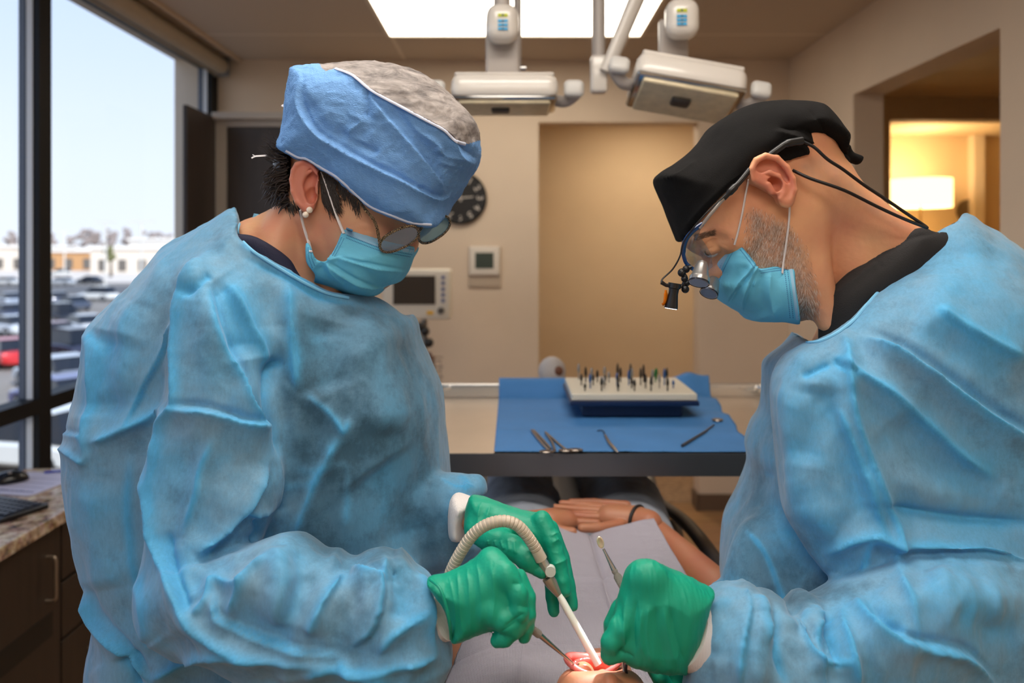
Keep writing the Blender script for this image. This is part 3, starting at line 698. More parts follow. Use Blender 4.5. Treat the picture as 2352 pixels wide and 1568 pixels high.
def drape():
    nx, ny = 90, 80; xa, xb = -.036, .50; V = []
    X, T = np.meshgrid(np.linspace(0, 1, nx), np.linspace(0, 1, ny))
    y = TY0+.004+(T*(TY1-TY0+.045)); x0 = xa+0*T; x1 = .492+.064*T+.002*np.sin(T*19)+.0018*np.sin(T*41)
    x = x0+(x1-x0)*X
    pp = np.stack([x.ravel()*5, y.ravel()*6, 0*x.ravel()], 1)
    z = TZ+.0022+.0014*(1+fbm(pp, 3).reshape(x.shape))
    # folded-paper creases
    for c in (.28, .62, .83): z += .0022*np.exp(-np.abs(T-c)/.012)
    z += .0018*np.exp(-np.abs(X-.5)/.012)
    rise = np.clip((y-(TY1-.05))/.05, 0, 1); z += (.046*rise*rise*(3-2*rise)) - np.clip(y-(TY1+.024), 0, 1)*1.6
    # lifted right rear corner
    cr_ = np.clip((X-.82)/.18, 0, 1)*np.clip((T-.1)/.5, 0, 1); z += .007*cr_*(1+.8*np.sin(T*21+X*5))
    z += .016*np.exp(-((X-.90)/.05)**2)*np.clip((T-.70)/.3, 0, 1)
    Vv = np.stack([x.ravel(), y.ravel(), z.ravel()], 1); i = np.arange((ny-1)*nx).reshape(ny-1, nx)[:, :-1].ravel()
    F_ = np.stack([i, i+1, i+1+nx, i+nx], 1)
    o = mesh_obj('surgical_drape', Vv, F_, mat('drape_blue', (60, 120, 180), .75, noise=.08, nscale=9, bump=.2, bscale=500)); tag(o, 'blue disposable drape spread over the steel instrument table', 'drape')
    s = o.modifiers.new('thick', 'SOLIDIFY'); s.thickness = .0008; s.offset = 1
drape()
def bur_block():
    z = TZ+.006; Yf = 1.93; x0, x1 = PX(1337, Yf), PX(1567, Yf); 
    t = empty('bur_block', ((x0+x1)/2, 2.02, z), 'cream and dark blue bur holder block standing on the blue drape', 'bur holder')
    nv = mat('bur_navy', (12, 34, 72), .35); cm = mat('bur_cream', (206, 200, 184), .4)
    MB().box(((x0+x1)/2, 2.03, z+.0155), (x1-x0, .20, .031), None, .004).build('base', nv, t)
    X0, X1 = PX(1311, Yf), PX(1597, Yf)
    MB().box(((X0+X1)/2, 2.03, z+.037), (X1-X0+.008, .256, .012), None, .003).build('tray', nv, t)
    MB().box(((X0+X1)/2, 2.03, z+.0515), (X1-X0, .246, .017), None, .004).build('rack', cm, t)
    zt = z+.0602; rnd = random.Random(2); cols = [((60, 58, 56), 14), ((36, 34, 34), 12), ((150, 148, 144), 4), ((40, 110, 60), 2), ((40, 90, 150), 2)]
    pool = []
    for c_, n in cols: pool += [c_]*n
    names = {(60, 58, 56): 'dark grey', (36, 34, 34): 'black', (150, 148, 144): 'silver', (40, 110, 60): 'green', (196, 160, 70): 'gold', (40, 90, 150): 'blue'}
    protos = {}; k = 0
    for row, (yy, n) in enumerate(((1.945, 6), (1.985, 7), (2.03, 8), (2.075, 8), (2.12, 7))):
        for i in range(n):
            c_ = rnd.choice(pool); h_ = rnd.uniform(.014, .030)+(.006 if row > 1 else 0); x = X0+.03+(X1-X0-.06)*(i+.5*(row % 2)+.15)/n
            if c_ not in protos:
                m = mat('bur_'+names[c_].replace(' ', '_'), c_, .3, .7)
                pr = MB().lathe([(.0012, 0), (.0012, .012), (.0022, .013), (.0026, .018), (.0018, .026), (.0005, .030)], (0, 0, 0), 10).build('bur', m, None, True)
                protos[c_] = pr; o = pr
            else: o = protos[c_].copy(); C.objects.link(o)
            o.location = (x, yy, zt-.0005); s_ = h_/.024; o.scale = (1.45, 1.45, s_); 
            tag(o, names[c_]+' dental bur standing upright in the cream holder block', 'bur', names[c_]+' burs standing in the holder block')
            k += 1
bur_block()
def tray_tools():
    z = TZ+.0075; m = mat('tool_steel', (150, 140, 132), .25, .9)
    def S(px, py): Y = (CAMZ-z)*FPX/(py-HZ); return P(px, py, Y)
    # needle holder / haemostat pairs
    t = empty('hemostat', S(1262, 1015), 'steel scissor-handled clamp lying open on the blue drape', 'clamp')
    for nm, q in (('jaw_arm', [(1221, 987), (1238, 1010), (1262, 1036)]), ('jaw_arm', [(1252, 992), (1268, 1015), (1274, 1034)])):
        MB().tube(cr([S(*p) for p in q], 4), [.0022]+[.003]*6+[.0032]*2, 8).build(nm, m, t, True)
    for nm, q in (('handle_arm', [(1226, 988), (1247, 1010), (1265, 1030)]), ('handle_arm', [(1254, 993), (1282, 1018), (1303, 1035)])):
        MB().tube(cr([S(*p) for p in q], 4), .0026, 8).build(nm, m, t, True)
    for cx_, cy_ in ((1255, 1037), (1300, 1034), (1322, 1033)):
        c = S(cx_, cy_); MB().tube([c+Vector((.013*math.cos(a), .008*math.sin(a), 0)) for a in np.linspace(0, 2*math.pi, 20)[:-1]], .0022, 8, closed=True).build('finger_ring', m, t, True)
    t = empty('dental_scaler', S(1404, 1015), 'small steel dental scaler with hooked tip on the drape', 'dental tool')
    MB().tube([S(1390, 1000), S(1400, 1018), S(1413, 1033), S(1419, 1039)], [.003, .0042, .0042, .0012], 12).build('handle', m, t, True)
    MB().tube(cr([S(1390, 1000), S(1387, 991), S(1380, 988), S(1372, 989)], 4), .0012, 8).build('tip', M_black, t, True)
    t = empty('mouth_mirror', S(1610, 990), 'long-handled round dental mirror lying on the drape', 'dental mirror')
    c = S(1648, 967); c.z += .002
    MB().lathe([(.0005, 0), (.0125, 0), (.0135, .0015), (.0125, .003), (.0005, .0032)], c, 28).build('mirror_head', mat('mirror_head', (146, 136, 128), .3, .8), t, True)
    MB().tube([S(1640, 975), S(1618, 992), S(1567, 1023)], [.0016, .0028, .0032], 10).build('handle', mat('mirror_handle', (104, 98, 96), .3, .8), t, True)
tray_tools()
# ------------------------------------------------------------------ outside
GZ = -4.2
def outside():
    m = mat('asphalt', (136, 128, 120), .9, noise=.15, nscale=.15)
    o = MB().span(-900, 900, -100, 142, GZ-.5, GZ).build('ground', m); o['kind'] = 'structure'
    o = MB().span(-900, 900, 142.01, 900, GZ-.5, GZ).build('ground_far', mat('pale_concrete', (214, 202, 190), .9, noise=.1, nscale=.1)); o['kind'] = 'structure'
    o = MB().span(-900, 900, 104, 128, GZ+.001, GZ+.03).build('road', mat('road_grey', (96, 94, 94), .9)); o['kind'] = 'structure'
    cm = {}
    def paint(c):
        if c not in cm: cm[c] = mat('car_paint', c, .25, .2, coat=.8)
        return cm[c]
    gl = mat('car_glass', (22, 26, 34), .08); ty = mat('tyre', (22, 22, 24), .7); hb = mat('wheel_rim', (170, 172, 176), .3, .8); lt = mat('car_lamp', (240, 236, 226), .1, .4)
    def car(x, y, rz, col, name, suv=False):
        t = empty('car', (x, y, GZ), name, 'car', rz=rz)
        h = 1.68 if suv else 1.42
        # body: lofted sections along length
        prof = [(-2.2, .30, .62), (-2.1, .24, .86), (-1.3, .22, .95), (-.6, .2, .98), (.6, .2, .96), (1.5, .22, .90), (2.1, .24, .76), (2.22, .34, .58)]
        b = MB(); vs = []; n = 12
        for px_, z0, z1 in prof:
            w = .88 if abs(px_) < 2.15 else .74
            for j in range(n):
                a = 2*math.pi*(j+.5)/n; cx_ = abs(math.cos(a))**.45*math.copysign(1, math.cos(a)); cz_ = abs(math.sin(a))**.45*math.copysign(1, math.sin(a))
                vs.append((px_, w*cx_, (z0+z1)/2+(z1-z0)/2*cz_))
        fs = [(i*n+j, i*n+(j+1) % n, (i+1)*n+(j+1) % n, (i+1)*n+j) for i in range(len(prof)-1) for j in range(n)]+[tuple(range(n)), tuple((len(prof)-1)*n+j for j in range(n))]
        b.add(vs, fs); o = b.build('body', paint(col), None, True); o.parent = t
        b = MB(); base = [(-1.9 if suv else -1.75, .9), (-1.45 if suv else -1.1, h-.05), (-.3, h), (.35, h-.05), (1.15, .9)]
        vs = [(p, s*(.80-.16*(q-.9)/.5), q) for s in (-1, 1) for p, q in base]; k = len(base)
        fs = [tuple(range(k)), tuple(range(2*k-1, k-1, -1))]+[(i, (i+1) % k, k+(i+1) % k, k+i) for i in range(k)]
        b.add(vs, fs); o = b.build('windows', gl, None, False); o.parent = t
        b = MB(); b.prism([(base[1][0]-.05, -.66, h-.045), (base[2][0], -.66, h+.012), (base[3][0]+.05, -.66, h-.045), (base[3][0], -.66, h-.07), (base[1][0], -.66, h-.07)], (0, 1.32, 0)); o = b.build('roof', paint(col)); o.parent = t
        for sx in (-1.35, 1.38):
            for sy in (-1, 1):
                b = MB(); b.lathe([(.20, -.09), (.32, -.10), (.335, 0), (.32, .10), (.20, .09)], (sx, sy*.80, .335), 20, 'Y'); o = b.build('wheel', ty, None, True); o.parent = t
                b2 = MB(); b2.lathe([(.001, -.105), (.20, -.10), (.20, .10), (.001, .105)], (sx, sy*.80, .335), 16, 'Y'); r = b2.build('rim', hb, None, True); r.parent = o
        for sy in (-1, 1):
            b = MB(); b.box((2.13, sy*.62, .66), (.14, .30, .14), None, .03); o = b.build('headlight', lt); o.parent = t
    def G(px, py): Y = (CAMZ-GZ)*FPX/(py-HZ); return (PX(px, Y), Y)
    cars = [(65, 1075, 2.9, (232, 232, 228), 'white car parked nearest, seen below the window rail', True),
            (130, 890, 2.5, (200, 205, 212), 'silver car parked just above the window rail', False),
            (20, 838, 2.4, (206, 34, 40), 'red car in the parking lot at the left edge', False),
            (150, 822, 2.6, (44, 48, 70), 'dark blue car parked right of the window mullion', True),
            (115, 790, 2.5, (130, 30, 48), 'maroon car half behind the window mullion', False),
            (20, 770, 2.6, (214, 218, 224), 'pale grey car behind the red one', False),
            (190, 768, 2.4, (222, 224, 226), 'white hatchback beside the shoulder of the blue gown', False),
            (10, 735, 2.5, (52, 60, 84), 'navy car in the third row of the lot', False),
            (125, 742, 2.6, (28, 32, 44), 'black car in the third row of the lot', True),
            (165, 712, 2.5, (70, 78, 96), 'slate car in the fourth row of the lot', False),
            (20, 702, 2.4, (150, 160, 176), 'light blue-grey car in the fourth row', False),
            (225, 690, 2.9, (240, 240, 238), 'long white car in the middle of the lot', True),
            (130, 700, 2.3, (40, 52, 84), 'dark navy car left of the long white one', False),
            (205, 652, 3.0, (34, 36, 44), 'dark car driving alone on the far lane', False),
            (140, 655, 3.0, (190, 194, 200), 'grey car parked far off beyond the mullion', False),
            (12, 655, 3.0, (220, 220, 220), 'small white car far off at the left edge', False),
            (140, 632, 3.1, (236, 236, 232), 'white van-like car near the distant shops', True),
            (140, 950, 2.5, (52, 60, 130), 'blue car directly below the window rail', False)]
    for px, py, rz, c, nm, suv in cars: x, y = G(px, py); car(x, y, rz, c, nm, suv)
    # shops
    wm = [mat('shop_wall', c, .8) for c in ((214, 176, 130), (226, 214, 200), (196, 150, 104), (230, 226, 220))]; gm = mat('shop_glass', (110, 104, 98), .2); rm = mat('shop_roof', (240, 236, 230), .7)
    shops = [(20, 262, 40, 6, 0, 'long tan shop building at the left edge of the view'), (175, 225, 30, 5.2, 2, 'low orange brick shop with flat roof far outside'), (345, 200, 30, 6, 1, 'cream flat-roofed store behind the gown shoulder'), (450, 262, 44, 9, 3, 'white warehouse near the dark cupboard edge'), (-80, 230, 36, 6.5, 1, 'pale shop building beyond the left window edge')]
    for px, Y, w, h, k, nm in shops:
        x = PX(px, Y); t = empty('shop_building', (x, Y, GZ), nm, 'building')
        MB().span(x-w/2, x+w/2, Y, Y+25, GZ, GZ+h).build('wall', wm[k], t); MB().span(x-w/2-.6, x+w/2+.6, Y-.6, Y+25.6, GZ+h, GZ+h+.8).build('roof', rm, t)
        for i in range(6): MB().span(x-w/2+2+i*w/6, x-w/2+w/6-1+i*w/6, Y-.15, Y+.1, GZ+.5, GZ+3.4).build('window', gm, t)
    # bare trees
    tm = mat('bare_crown', (146, 134, 130), .95, noise=.2, nscale=.4); tk = mat('trunk', (96, 84, 74), .9); ev = mat('evergreen', (112, 112, 74), .95, noise=.2, nscale=.5)
    rnd = random.Random(9)
    def tree(px, Y, h, w, green=False):
        x = PX(px, Y); V_ = Vol((x-w*1.2, Y-w*1.2, GZ+h*.1), (x+w*1.2, Y+w*1.2, GZ+h*1.15), w/9)
        for i in range(14):
            a = rnd.uniform(0, 6.28); r = rnd.uniform(0, .6)*w; z = GZ+h*rnd.uniform(.42, .86); s = w*rnd.uniform(.2, .34)*(1.2-(z-GZ)/h*.5)
            V_.ell((x+r*math.cos(a), Y+r*math.sin(a), z), (s, s, s*.8), w*.1)
        Vv, Ff = V_.mesh(); Vv = Vv+fbm(Vv*(3/w), 2)[:, None]*w*.06*np.array([1, 1, 1])
        t = empty('bare_tree' if not green else 'evergreen_tree', (x, Y, GZ), ('olive evergreen tree standing by the distant shops' if green else 'hazy leafless tree on the horizon beyond the parking lot'), 'tree', None if green else 'leafless trees on the horizon')
        mesh_obj('crown', Vv, Ff, ev if green else tm, t); MB().tube([(x, Y, GZ), (x, Y, GZ+h*.5)], [.35, .2], 8).build('trunk', tk, t, True)
    for i, px in enumerate(range(-60, 480, 44)): tree(px+rnd.uniform(-5, 5), 400+(i % 3)*22, rnd.uniform(13, 18)+(4 if 180 < px < 400 else 0), rnd.uniform(6, 7.5))
    tree(255, 170, 7.5, 2.3, True)
    pm = mat('pole_grey', (224, 220, 214), .6)
    for px, Y, h in ((148, 150, 9.5), (242, 120, 10), (325, 95, 9.2)):
        x = PX(px, Y); t = empty('street_lamp', (x, Y, GZ), {148: 'thin pale lamp post beyond the window mullion', 242: 'pale lamp post in the middle of the parking lot', 325: 'twin-headed pale lamp post above the gown shoulder'}[px], 'street lamp')
        MB().tube([(x, Y, GZ), (x, Y, GZ+h)], .13, 8).build('post', pm, t, True)
        for s in (-1, 1): MB().box((x+s*.9, Y, GZ+h), (1.3, .35, .15)).build('lamp_head', pm, t)
outside()
from mathutils.bvhtree import BVHTree
def gown_mat(name, thin, thick, seed=0):
    m, nt, b = new_mat(name); N = nt.nodes; L = nt.links
    b.inputs['Roughness'].default_value = .62; b.inputs['Sheen Weight'].default_value = .25; b.inputs['Specular IOR Level'].default_value = .3
    tc = N.new('ShaderNodeTexCoord')
    at = N.new('ShaderNodeAttribute'); at.attribute_name = 'loose'
    n = N.new('ShaderNodeTexNoise'); n.inputs['Scale'].default_value = 9; n.inputs['Detail'].default_value = 6; n.inputs['Roughness'].default_value = .65; L.new(tc.outputs['Object'], n.inputs[0])
    r = N.new('ShaderNodeMapRange'); r.inputs['From Min'].default_value = .42; r.inputs['From Max'].default_value = .62; L.new(n.outputs['Fac'], r.inputs['Value'])
    ad = N.new('ShaderNodeMath'); ad.operation = 'MULTIPLY_ADD'; ad.inputs[1].default_value = .45; L.new(r.outputs[0], ad.inputs[0]); L.new(at.outputs['Fac'], ad.inputs[2]); ad.use_clamp = True
    f = N.new('ShaderNodeTexNoise'); f.inputs['Scale'].default_value = 220; f.inputs['Detail'].default_value = 4; f.inputs['Roughness'].default_value = .8
    mp = N.new('ShaderNodeMapping'); mp.inputs['Scale'].default_value = (1, 1, .35); L.new(tc.outputs['Object'], mp.inputs[0]); L.new(mp.outputs[0], f.inputs[0])
    mx = N.new('ShaderNodeMix'); mx.data_type = 'RGBA'; mx.inputs[6].default_value = srgb(*thin); mx.inputs[7].default_value = srgb(*thick); L.new(ad.outputs[0], mx.inputs[0])
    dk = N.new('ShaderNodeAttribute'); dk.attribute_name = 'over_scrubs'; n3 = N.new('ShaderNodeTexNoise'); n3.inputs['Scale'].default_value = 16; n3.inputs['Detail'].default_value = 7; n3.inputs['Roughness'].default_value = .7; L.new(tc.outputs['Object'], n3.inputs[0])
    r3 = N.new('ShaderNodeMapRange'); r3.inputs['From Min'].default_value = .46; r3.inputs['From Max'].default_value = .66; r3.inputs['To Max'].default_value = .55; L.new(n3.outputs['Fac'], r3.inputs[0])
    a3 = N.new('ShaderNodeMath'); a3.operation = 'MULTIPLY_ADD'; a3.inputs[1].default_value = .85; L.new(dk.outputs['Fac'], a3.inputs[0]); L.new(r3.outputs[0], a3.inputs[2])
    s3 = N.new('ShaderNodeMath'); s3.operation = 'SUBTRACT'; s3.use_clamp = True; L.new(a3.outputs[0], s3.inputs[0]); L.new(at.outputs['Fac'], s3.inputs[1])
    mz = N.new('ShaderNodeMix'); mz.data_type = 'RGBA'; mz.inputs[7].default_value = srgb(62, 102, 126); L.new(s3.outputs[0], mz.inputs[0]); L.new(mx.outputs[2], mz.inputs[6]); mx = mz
    m2 = N.new('ShaderNodeMix'); m2.data_type = 'RGBA'; m2.blend_type = 'MULTIPLY'; m2.inputs[0].default_value = .30
    rr = N.new('ShaderNodeMapRange'); rr.inputs['From Min'].default_value = .3; rr.inputs['From Max'].default_value = .7; rr.inputs['To Min'].default_value = .55; rr.inputs['To Max'].default_value = 1.2
    L.new(f.outputs['Fac'], rr.inputs['Value']); L.new(mx.outputs[2], m2.inputs[6]); L.new(rr.outputs[0], m2.inputs[7]); L.new(m2.outputs[2], b.inputs['Base Color'])
    bp = N.new('ShaderNodeBump'); bp.inputs['Strength'].default_value = .25; bp.inputs['Distance'].default_value = .0006; L.new(f.outputs['Fac'], bp.inputs['Height']); L.new(bp.outputs[0], b.inputs['Normal'])
    tr = N.new('ShaderNodeBsdfTranslucent'); L.new(m2.outputs[2], tr.inputs['Color']); ms = N.new('ShaderNodeMixShader'); ms.inputs[0].default_value = .12
    out = N['Material Output']; L.new(b.outputs[0], ms.inputs[1]); L.new(tr.outputs[0], ms.inputs[2]); L.new(ms.outputs[0], out.inputs[0]); return m
def skin_mat(name, col, red, sc=18, hair=None):
    m, nt, b = new_mat(name); N = nt.nodes; L = nt.links
    b.inputs['Roughness'].default_value = .48; b.inputs['Subsurface Weight'].default_value = .18; b.inputs['Subsurface Radius'].default_value = (.010, .004, .002); b.inputs['Subsurface Scale'].default_value = 1
    tc = N.new('ShaderNodeTexCoord'); n = N.new('ShaderNodeTexNoise'); n.inputs['Scale'].default_value = sc; n.inputs['Detail'].default_value = 6; L.new(tc.outputs['Object'], n.inputs[0])
    r = N.new('ShaderNodeMapRange'); r.inputs['From Min'].default_value = .4; r.inputs['From Max'].default_value = .7; r.inputs['To Max'].default_value = .5; L.new(n.outputs['Fac'], r.inputs[0])
    at = N.new('ShaderNodeAttribute'); at.attribute_name = 'red'; ad = N.new('ShaderNodeMath'); ad.use_clamp = True; L.new(r.outputs[0], ad.inputs[0]); L.new(at.outputs['Fac'], ad.inputs[1])
    mx = N.new('ShaderNodeMix'); mx.data_type = 'RGBA'; mx.inputs[6].default_value = srgb(*col); mx.inputs[7].default_value = srgb(*red); L.new(ad.outputs[0], mx.inputs[0])
    src = mx.outputs[2]
    if hair:
        a2 = N.new('ShaderNodeAttribute'); a2.attribute_name = 'beard'; m2 = N.new('ShaderNodeMix'); m2.data_type = 'RGBA'; m2.inputs[7].default_value = srgb(*hair); L.new(a2.outputs['Fac'], m2.inputs[0]); L.new(src, m2.inputs[6]); src = m2.outputs[2]
    L.new(src, b.inputs['Base Color'])
    f = N.new('ShaderNodeTexNoise'); f.inputs['Scale'].default_value = 420; f.inputs['Detail'].default_value = 3; L.new(tc.outputs['Object'], f.inputs[0])
    bp = N.new('ShaderNodeBump'); bp.inputs['Strength'].default_value = .25; bp.inputs['Distance'].default_value = .0006; L.new(f.outputs['Fac'], bp.inputs['Height']); L.new(bp.outputs[0], b.inputs['Normal']); return m
def inside_px(V, poly):
    """1 inside a picture-plane outline, feathered"""
    px = CX+V[:, 0]/V[:, 1]*FPX; py = HZ-(V[:, 2]-CAMZ)/V[:, 1]*FPX
    return polydist(cr(poly, 4, True), px, py)
EYE = Vector((0, 0, CAMZ))
class Surf:
    def __init__(s, V, Fq): s.b = BVHTree.FromPolygons([tuple(v) for v in V], [tuple(f) for f in Fq.tolist()])
    def at(s, px, py, off=.001, default=1.0):
        d = P(px, py, 1)-EYE; h = s.b.ray_cast(EYE, d.normalized())
        if h[0] is None: return P(px, py, default)
        return h[0]-d.normalized()*off
    def hit(s, px, py):
        d = P(px, py, 1)-EYE; h = s.b.ray_cast(EYE, d.normalized()); return h[0], h[1]
def nearest(surfs, px, py, off):
    best = None
    for s in surfs:
        h, n = s.hit(px, py)
        if h is not None and (best is None or h.y < best.y): best = h
    if best is None: return P(px, py, 1.02)
    return best-(best-EYE).normalized()*off
M_glove = mat('glove_nitrile', (3, 150, 120), .5, spec=.45, noise=.05, nscale=14, coat=0, bump=.12, bscale=350)
M_cuff = mat('knit_cuff', (226, 220, 218), .85, bump=.5, bscale=600, stretch=(1, 1, .2))
M_loop = mat('elastic_loop', (226, 222, 224), .8)
M_maskm = mat('mask_blue', (100, 188, 222), .75, noise=.05, nscale=30, bump=.15, bscale=900)
M_maskw = mat('mask_edge', (146, 192, 222), .75)
M_stitch = mat('mask_stitch', (60, 120, 176), .8)
def ribbon(pts, w, th, nrm=None):
    """flat strap through points"""
    return [(w, th)]*len(pts)
def glove(V_, parent, fold=(), h=None, wr=(.0006, (60, 60, 16))):
    V, Fq = V_.mesh(); V = relax(V, Fq, 2); V, Fq = subdiv(V, Fq); N = vnormals(V, Fq)
    D, A = folds(V, N, fold, .88)
    D = D+wr[0]*ridged(V*np.array(wr[1]), 2)
    V = V+N*D[:, None]
    return mesh_obj('glove', V, Fq, M_glove, parent), V, Fq
# ------------------------------------------------------------------ person in the blue cap (left)
def woman():
    Yh = 1.10
    skin = skin_mat('skin_fair', (208, 158, 122), (200, 112, 96))
    # ---- body: head and neck in fine voxels, trunk and limbs coarser, one mesh
    V_ = Vol((-.42, .93, 1.36), (.02, 1.30, 1.82), .0027)
    hd = outline([(700, 200), (800, 175), (930, 185), (1040, 250), (1070, 330), (1060, 400), (1020, 480), (988, 530), (966, 548), (958, 568), (945, 580), (930, 615), (905, 648), (868, 668), (800, 668), (765, 655), (735, 615), (700, 540), (672, 470), (664, 380), (664, 280)], Yh)
    V_.puff(hd, .074, .075, .02)
    V_.puff(outline([(668, 440), (700, 430), (740, 520), (780, 640), (790, 680), (760, 760), (640, 800), (520, 700), (500, 560), (552, 512), (598, 493), (640, 470)], Yh), .062, .055, .02)
    # cheekbone, temple hollow, brow, sternomastoid cord
    V_.ell(P(845, 535, 1.045), (.026, .014, .020), .012)
    V_.ell(P(885, 500, 1.05), (.020, .012, .008), .010)
    V_.ell(P(900, 535, 1.052), (.013, .012, .010), .006)
    V_.ell(P(935, 560, 1.085), (.012, .014, .016), .012)
    V_.cap(P(700, 500, 1.045), P(765, 690, 1.06), .010, .012, .014)
    V_.cap(P(655, 500, 1.06), P(620, 600, 1.04), .014, .02, .02)
    V_.cap(P(715, 500, 1.048), P(775, 640, 1.055), .010, .010, .012)
    # ear
    ye = 1.020
    E_ = Vol((-.312, ye-.02, 1.535), (-.248, ye+.03, 1.63), .0011)
    E_.puff(outline([(733, 392), (716, 373), (698, 367), (680, 372), (670, 388), (666, 412), (669, 440), (677, 463), (692, 482), (706, 489), (720, 480), (728, 455), (732, 425)], ye), .005, .006, .003, Tb=.018)
    E_.ell(P(712, 415, ye-.004), (.0090, .0085, .0165), .0015, Matrix.Rotation(.25, 3, 'Y'), 's')
    E_.ell(P(714, 446, ye-.004), (.0080, .0125, .0125), .0015, None, 's')
    E_.chain([P(x, y, ye-.0035) for x, y in ((728, 398), (716, 379), (698, 372), (682, 378), (674, 392), (670, 412), (673, 440), (681, 462), (692, 474))], [.0024, .003, .0032, .0032, .0032, .003, .003, .0028, .002], .0018)
    E_.chain([P(x, y, ye-.0020) for x, y in ((716, 392), (700, 402), (692, 420), (693, 444), (702, 462))], [.0018, .0026, .003, .003, .0026], .0018)
    E_.cap(P(732, 424, ye-.002), P(730, 440, ye-.001), .003, .0034, .003)
    E_.ell(P(707, 477, ye-.001), (.0075, .0042, .0065), .003)
    EV, EF = E_.mesh(); EV = relax(EV, EF, 2)
    H, HF = V_.mesh(); H = relax(H, HF, 2); Nn = vnormals(H, HF)
    sf0 = Surf(H, HF)
    # neck creases
    D, A = folds(H, Nn, [([(770, 640), (735, 600), (708, 540)], .004, -.0012, 'r'), ([(745, 650), (715, 600), (696, 545)], .004, -.0010, 'r'), ([(800, 520), (830, 510), (856, 516)], .003, -.0008, 'r'), ([(812, 534), (838, 528), (860, 530)], .003, -.0007, 'r')], 1.04)
    H = H+Nn*(D+.0003*fbm(H*180, 2))[:, None]
    B = Vol((-.70, .72, 0.0), (.10, 1.42, 1.60), .011)
    B.puff(outline([(560, 620), (480, 640), (330, 760), (260, 1000), (290, 1500), (380, 1620), (800, 1640), (860, 1400), (900, 1000), (860, 780), (760, 700), (660, 640)], 1.15), .15, .13, .03)
    B.cap(P(520, 720, 1.04), P(455, 1340, .95), .045, .036, .02); B.cap(P(455, 1340, .95), P(1010, 1405, .88), .034, .021, .01)
    B.cap((-.40, 1.26, 1.36), (-.30, 1.22, 1.14), .045, .04, .02); B.cap((-.30, 1.22, 1.14), P(1000, 1180, 1.10), .034, .022, .01); B.cap(P(1000, 1180, 1.10), P(1080, 1185, .998), .020, .019, .01)
    B.cap((-.36, 1.10, .92), (-.36, 1.09, .50), .070, .06, .03); B.cap((-.36, 1.09, .50), (-.37, 1.09, .08), .055, .038, .02)
    B.cap((-.36, 1.25, .92), (-.36, 1.26, .50), .070, .06, .03); B.cap((-.36, 1.26, .50), (-.37, 1.26, .08), .055, .038, .02)
    for yy in (1.09, 1.26): B.ell((-.30, yy, .045), (.11, .04, .04), .02)
    T, TF = B.mesh(); T = relax(T, TF, 2)
    Vb, Fb = join_raw([(H, HF), (EV, EF), (T, TF)])
    red = np.clip(inside_px(Vb, [(735, 385), (698, 362), (664, 385), (662, 440), (690, 488), (722, 486), (735, 440)])/8, 0, 1)*.75*(Vb[:, 1] < 1.04)
    body = mesh_obj('person', Vb, Fb, skin, None, {'red': red})
    tag(body, 'person in light blue gown, blue bouffant cap, mask and tortoiseshell glasses, leaning over the patient', 'person')
    # ---- scrubs under the gown
    S = Vol((-.60, .86, .85), (.05, 1.40, 1.58), .006)
    S.puff(outline([(548, 500), (600, 460), (700, 500), (760, 620), (860, 860), (840, 1500), (480, 1500), (460, 900), (525, 620)], 1.11), .105, .05, .01)
    S.cut([(538, 536), (580, 541), (625, 564), (668, 597), (686, 628), (740, 690), (900, 760), (900, 300), (400, 300), (400, 520)], 1.05, .9, 1.4)
    Vs, Fs = S.mesh(); mesh_obj('scrub_top', relax(Vs, Fs, 2), Fs, mat('scrub_navy', (22, 24, 52), .8, bump=.2, bscale=500), body)
    b = MB()
    for yy in (1.09, 1.26): b.tube([(-.36, yy-.005, .80), (-.36, yy, .5), (-.37, yy, .12)], [.074, .072, .062], 20)
    b.build('trousers', bpy.data.materials['scrub_navy'], body, True)
    for yy in (1.09, 1.26):
        Q = Vol((-.46, yy-.07, -.01), (-.15, yy+.07, .14), .006); Q.ell((-.30, yy, .045), (.135, .048, .05), .0); Q.ell((-.37, yy, .08), (.05, .042, .05), .02); Q.F = np.maximum(Q.F, (.002-(Q.lo[2]+Q.h*np.arange(Q.n[2])))[None, None, :])
        a, f = Q.mesh(); mesh_obj('shoe', relax(a, f, 2), f, mat('shoe_black', (24, 24, 28), .5), body)
    # ---- gown
    G = Vol((-.74, .70, .30), (.03, 1.45, 1.62), .0058)
    tor = [(420, 556), (500, 512), (570, 470), (650, 470), (760, 560), (860, 660), (945, 728), (962, 782), (985, 832), (1006, 880), (1016, 930), (1023, 1000), (1027, 1060), (1031, 1120), (1034, 1200), (1034, 1290), (1030, 1400), (1035, 1568), (1050, 1900), (1040, 2300), (290, 2300), (260, 1900), (252, 1568), (245, 1500), (248, 1460), (260, 1400), (276, 1352), (262, 1310), (240, 1250), (225, 1180), (210, 1120), (200, 1060), (197, 1020), (207, 960), (220, 900), (234, 830), (246, 770), (258, 724), (282, 700), (318, 664), (354, 628), (390, 588)]
    G.puff(outline(tor, 1.14, 4), .175, .12, 0, Tb=.20)
    G.puff(outline([(430, 590), (560, 640), (612, 740), (612, 830), (632, 900), (643, 1000), (647, 1060), (640, 1140), (606, 1230), (560, 1330), (480, 1450), (400, 1400), (352, 1200), (350, 1100), (372, 960), (385, 780)], .95), .075, .075, .012, Tb=.09, yc=lambda x, z: .985-.30*(1.40-z)*.55)
    fo = [(380, 1330), (470, 1290), (560, 1262), (600, 1248), (660, 1231), (700, 1240), (745, 1273), (770, 1266), (800, 1291), (840, 1273), (880, 1266), (905, 1275), (915, 1262), (935, 1284), (955, 1312), (968, 1318), (985, 1335), (1003, 1370), (1022, 1430), (1038, 1512), (1032, 1540), (985, 1570), (900, 1590), (760, 1580), (600, 1560), (480, 1510), (400, 1430)]
    G.puff(outline(fo, .88), .062, .055, .008, Tb=.07)
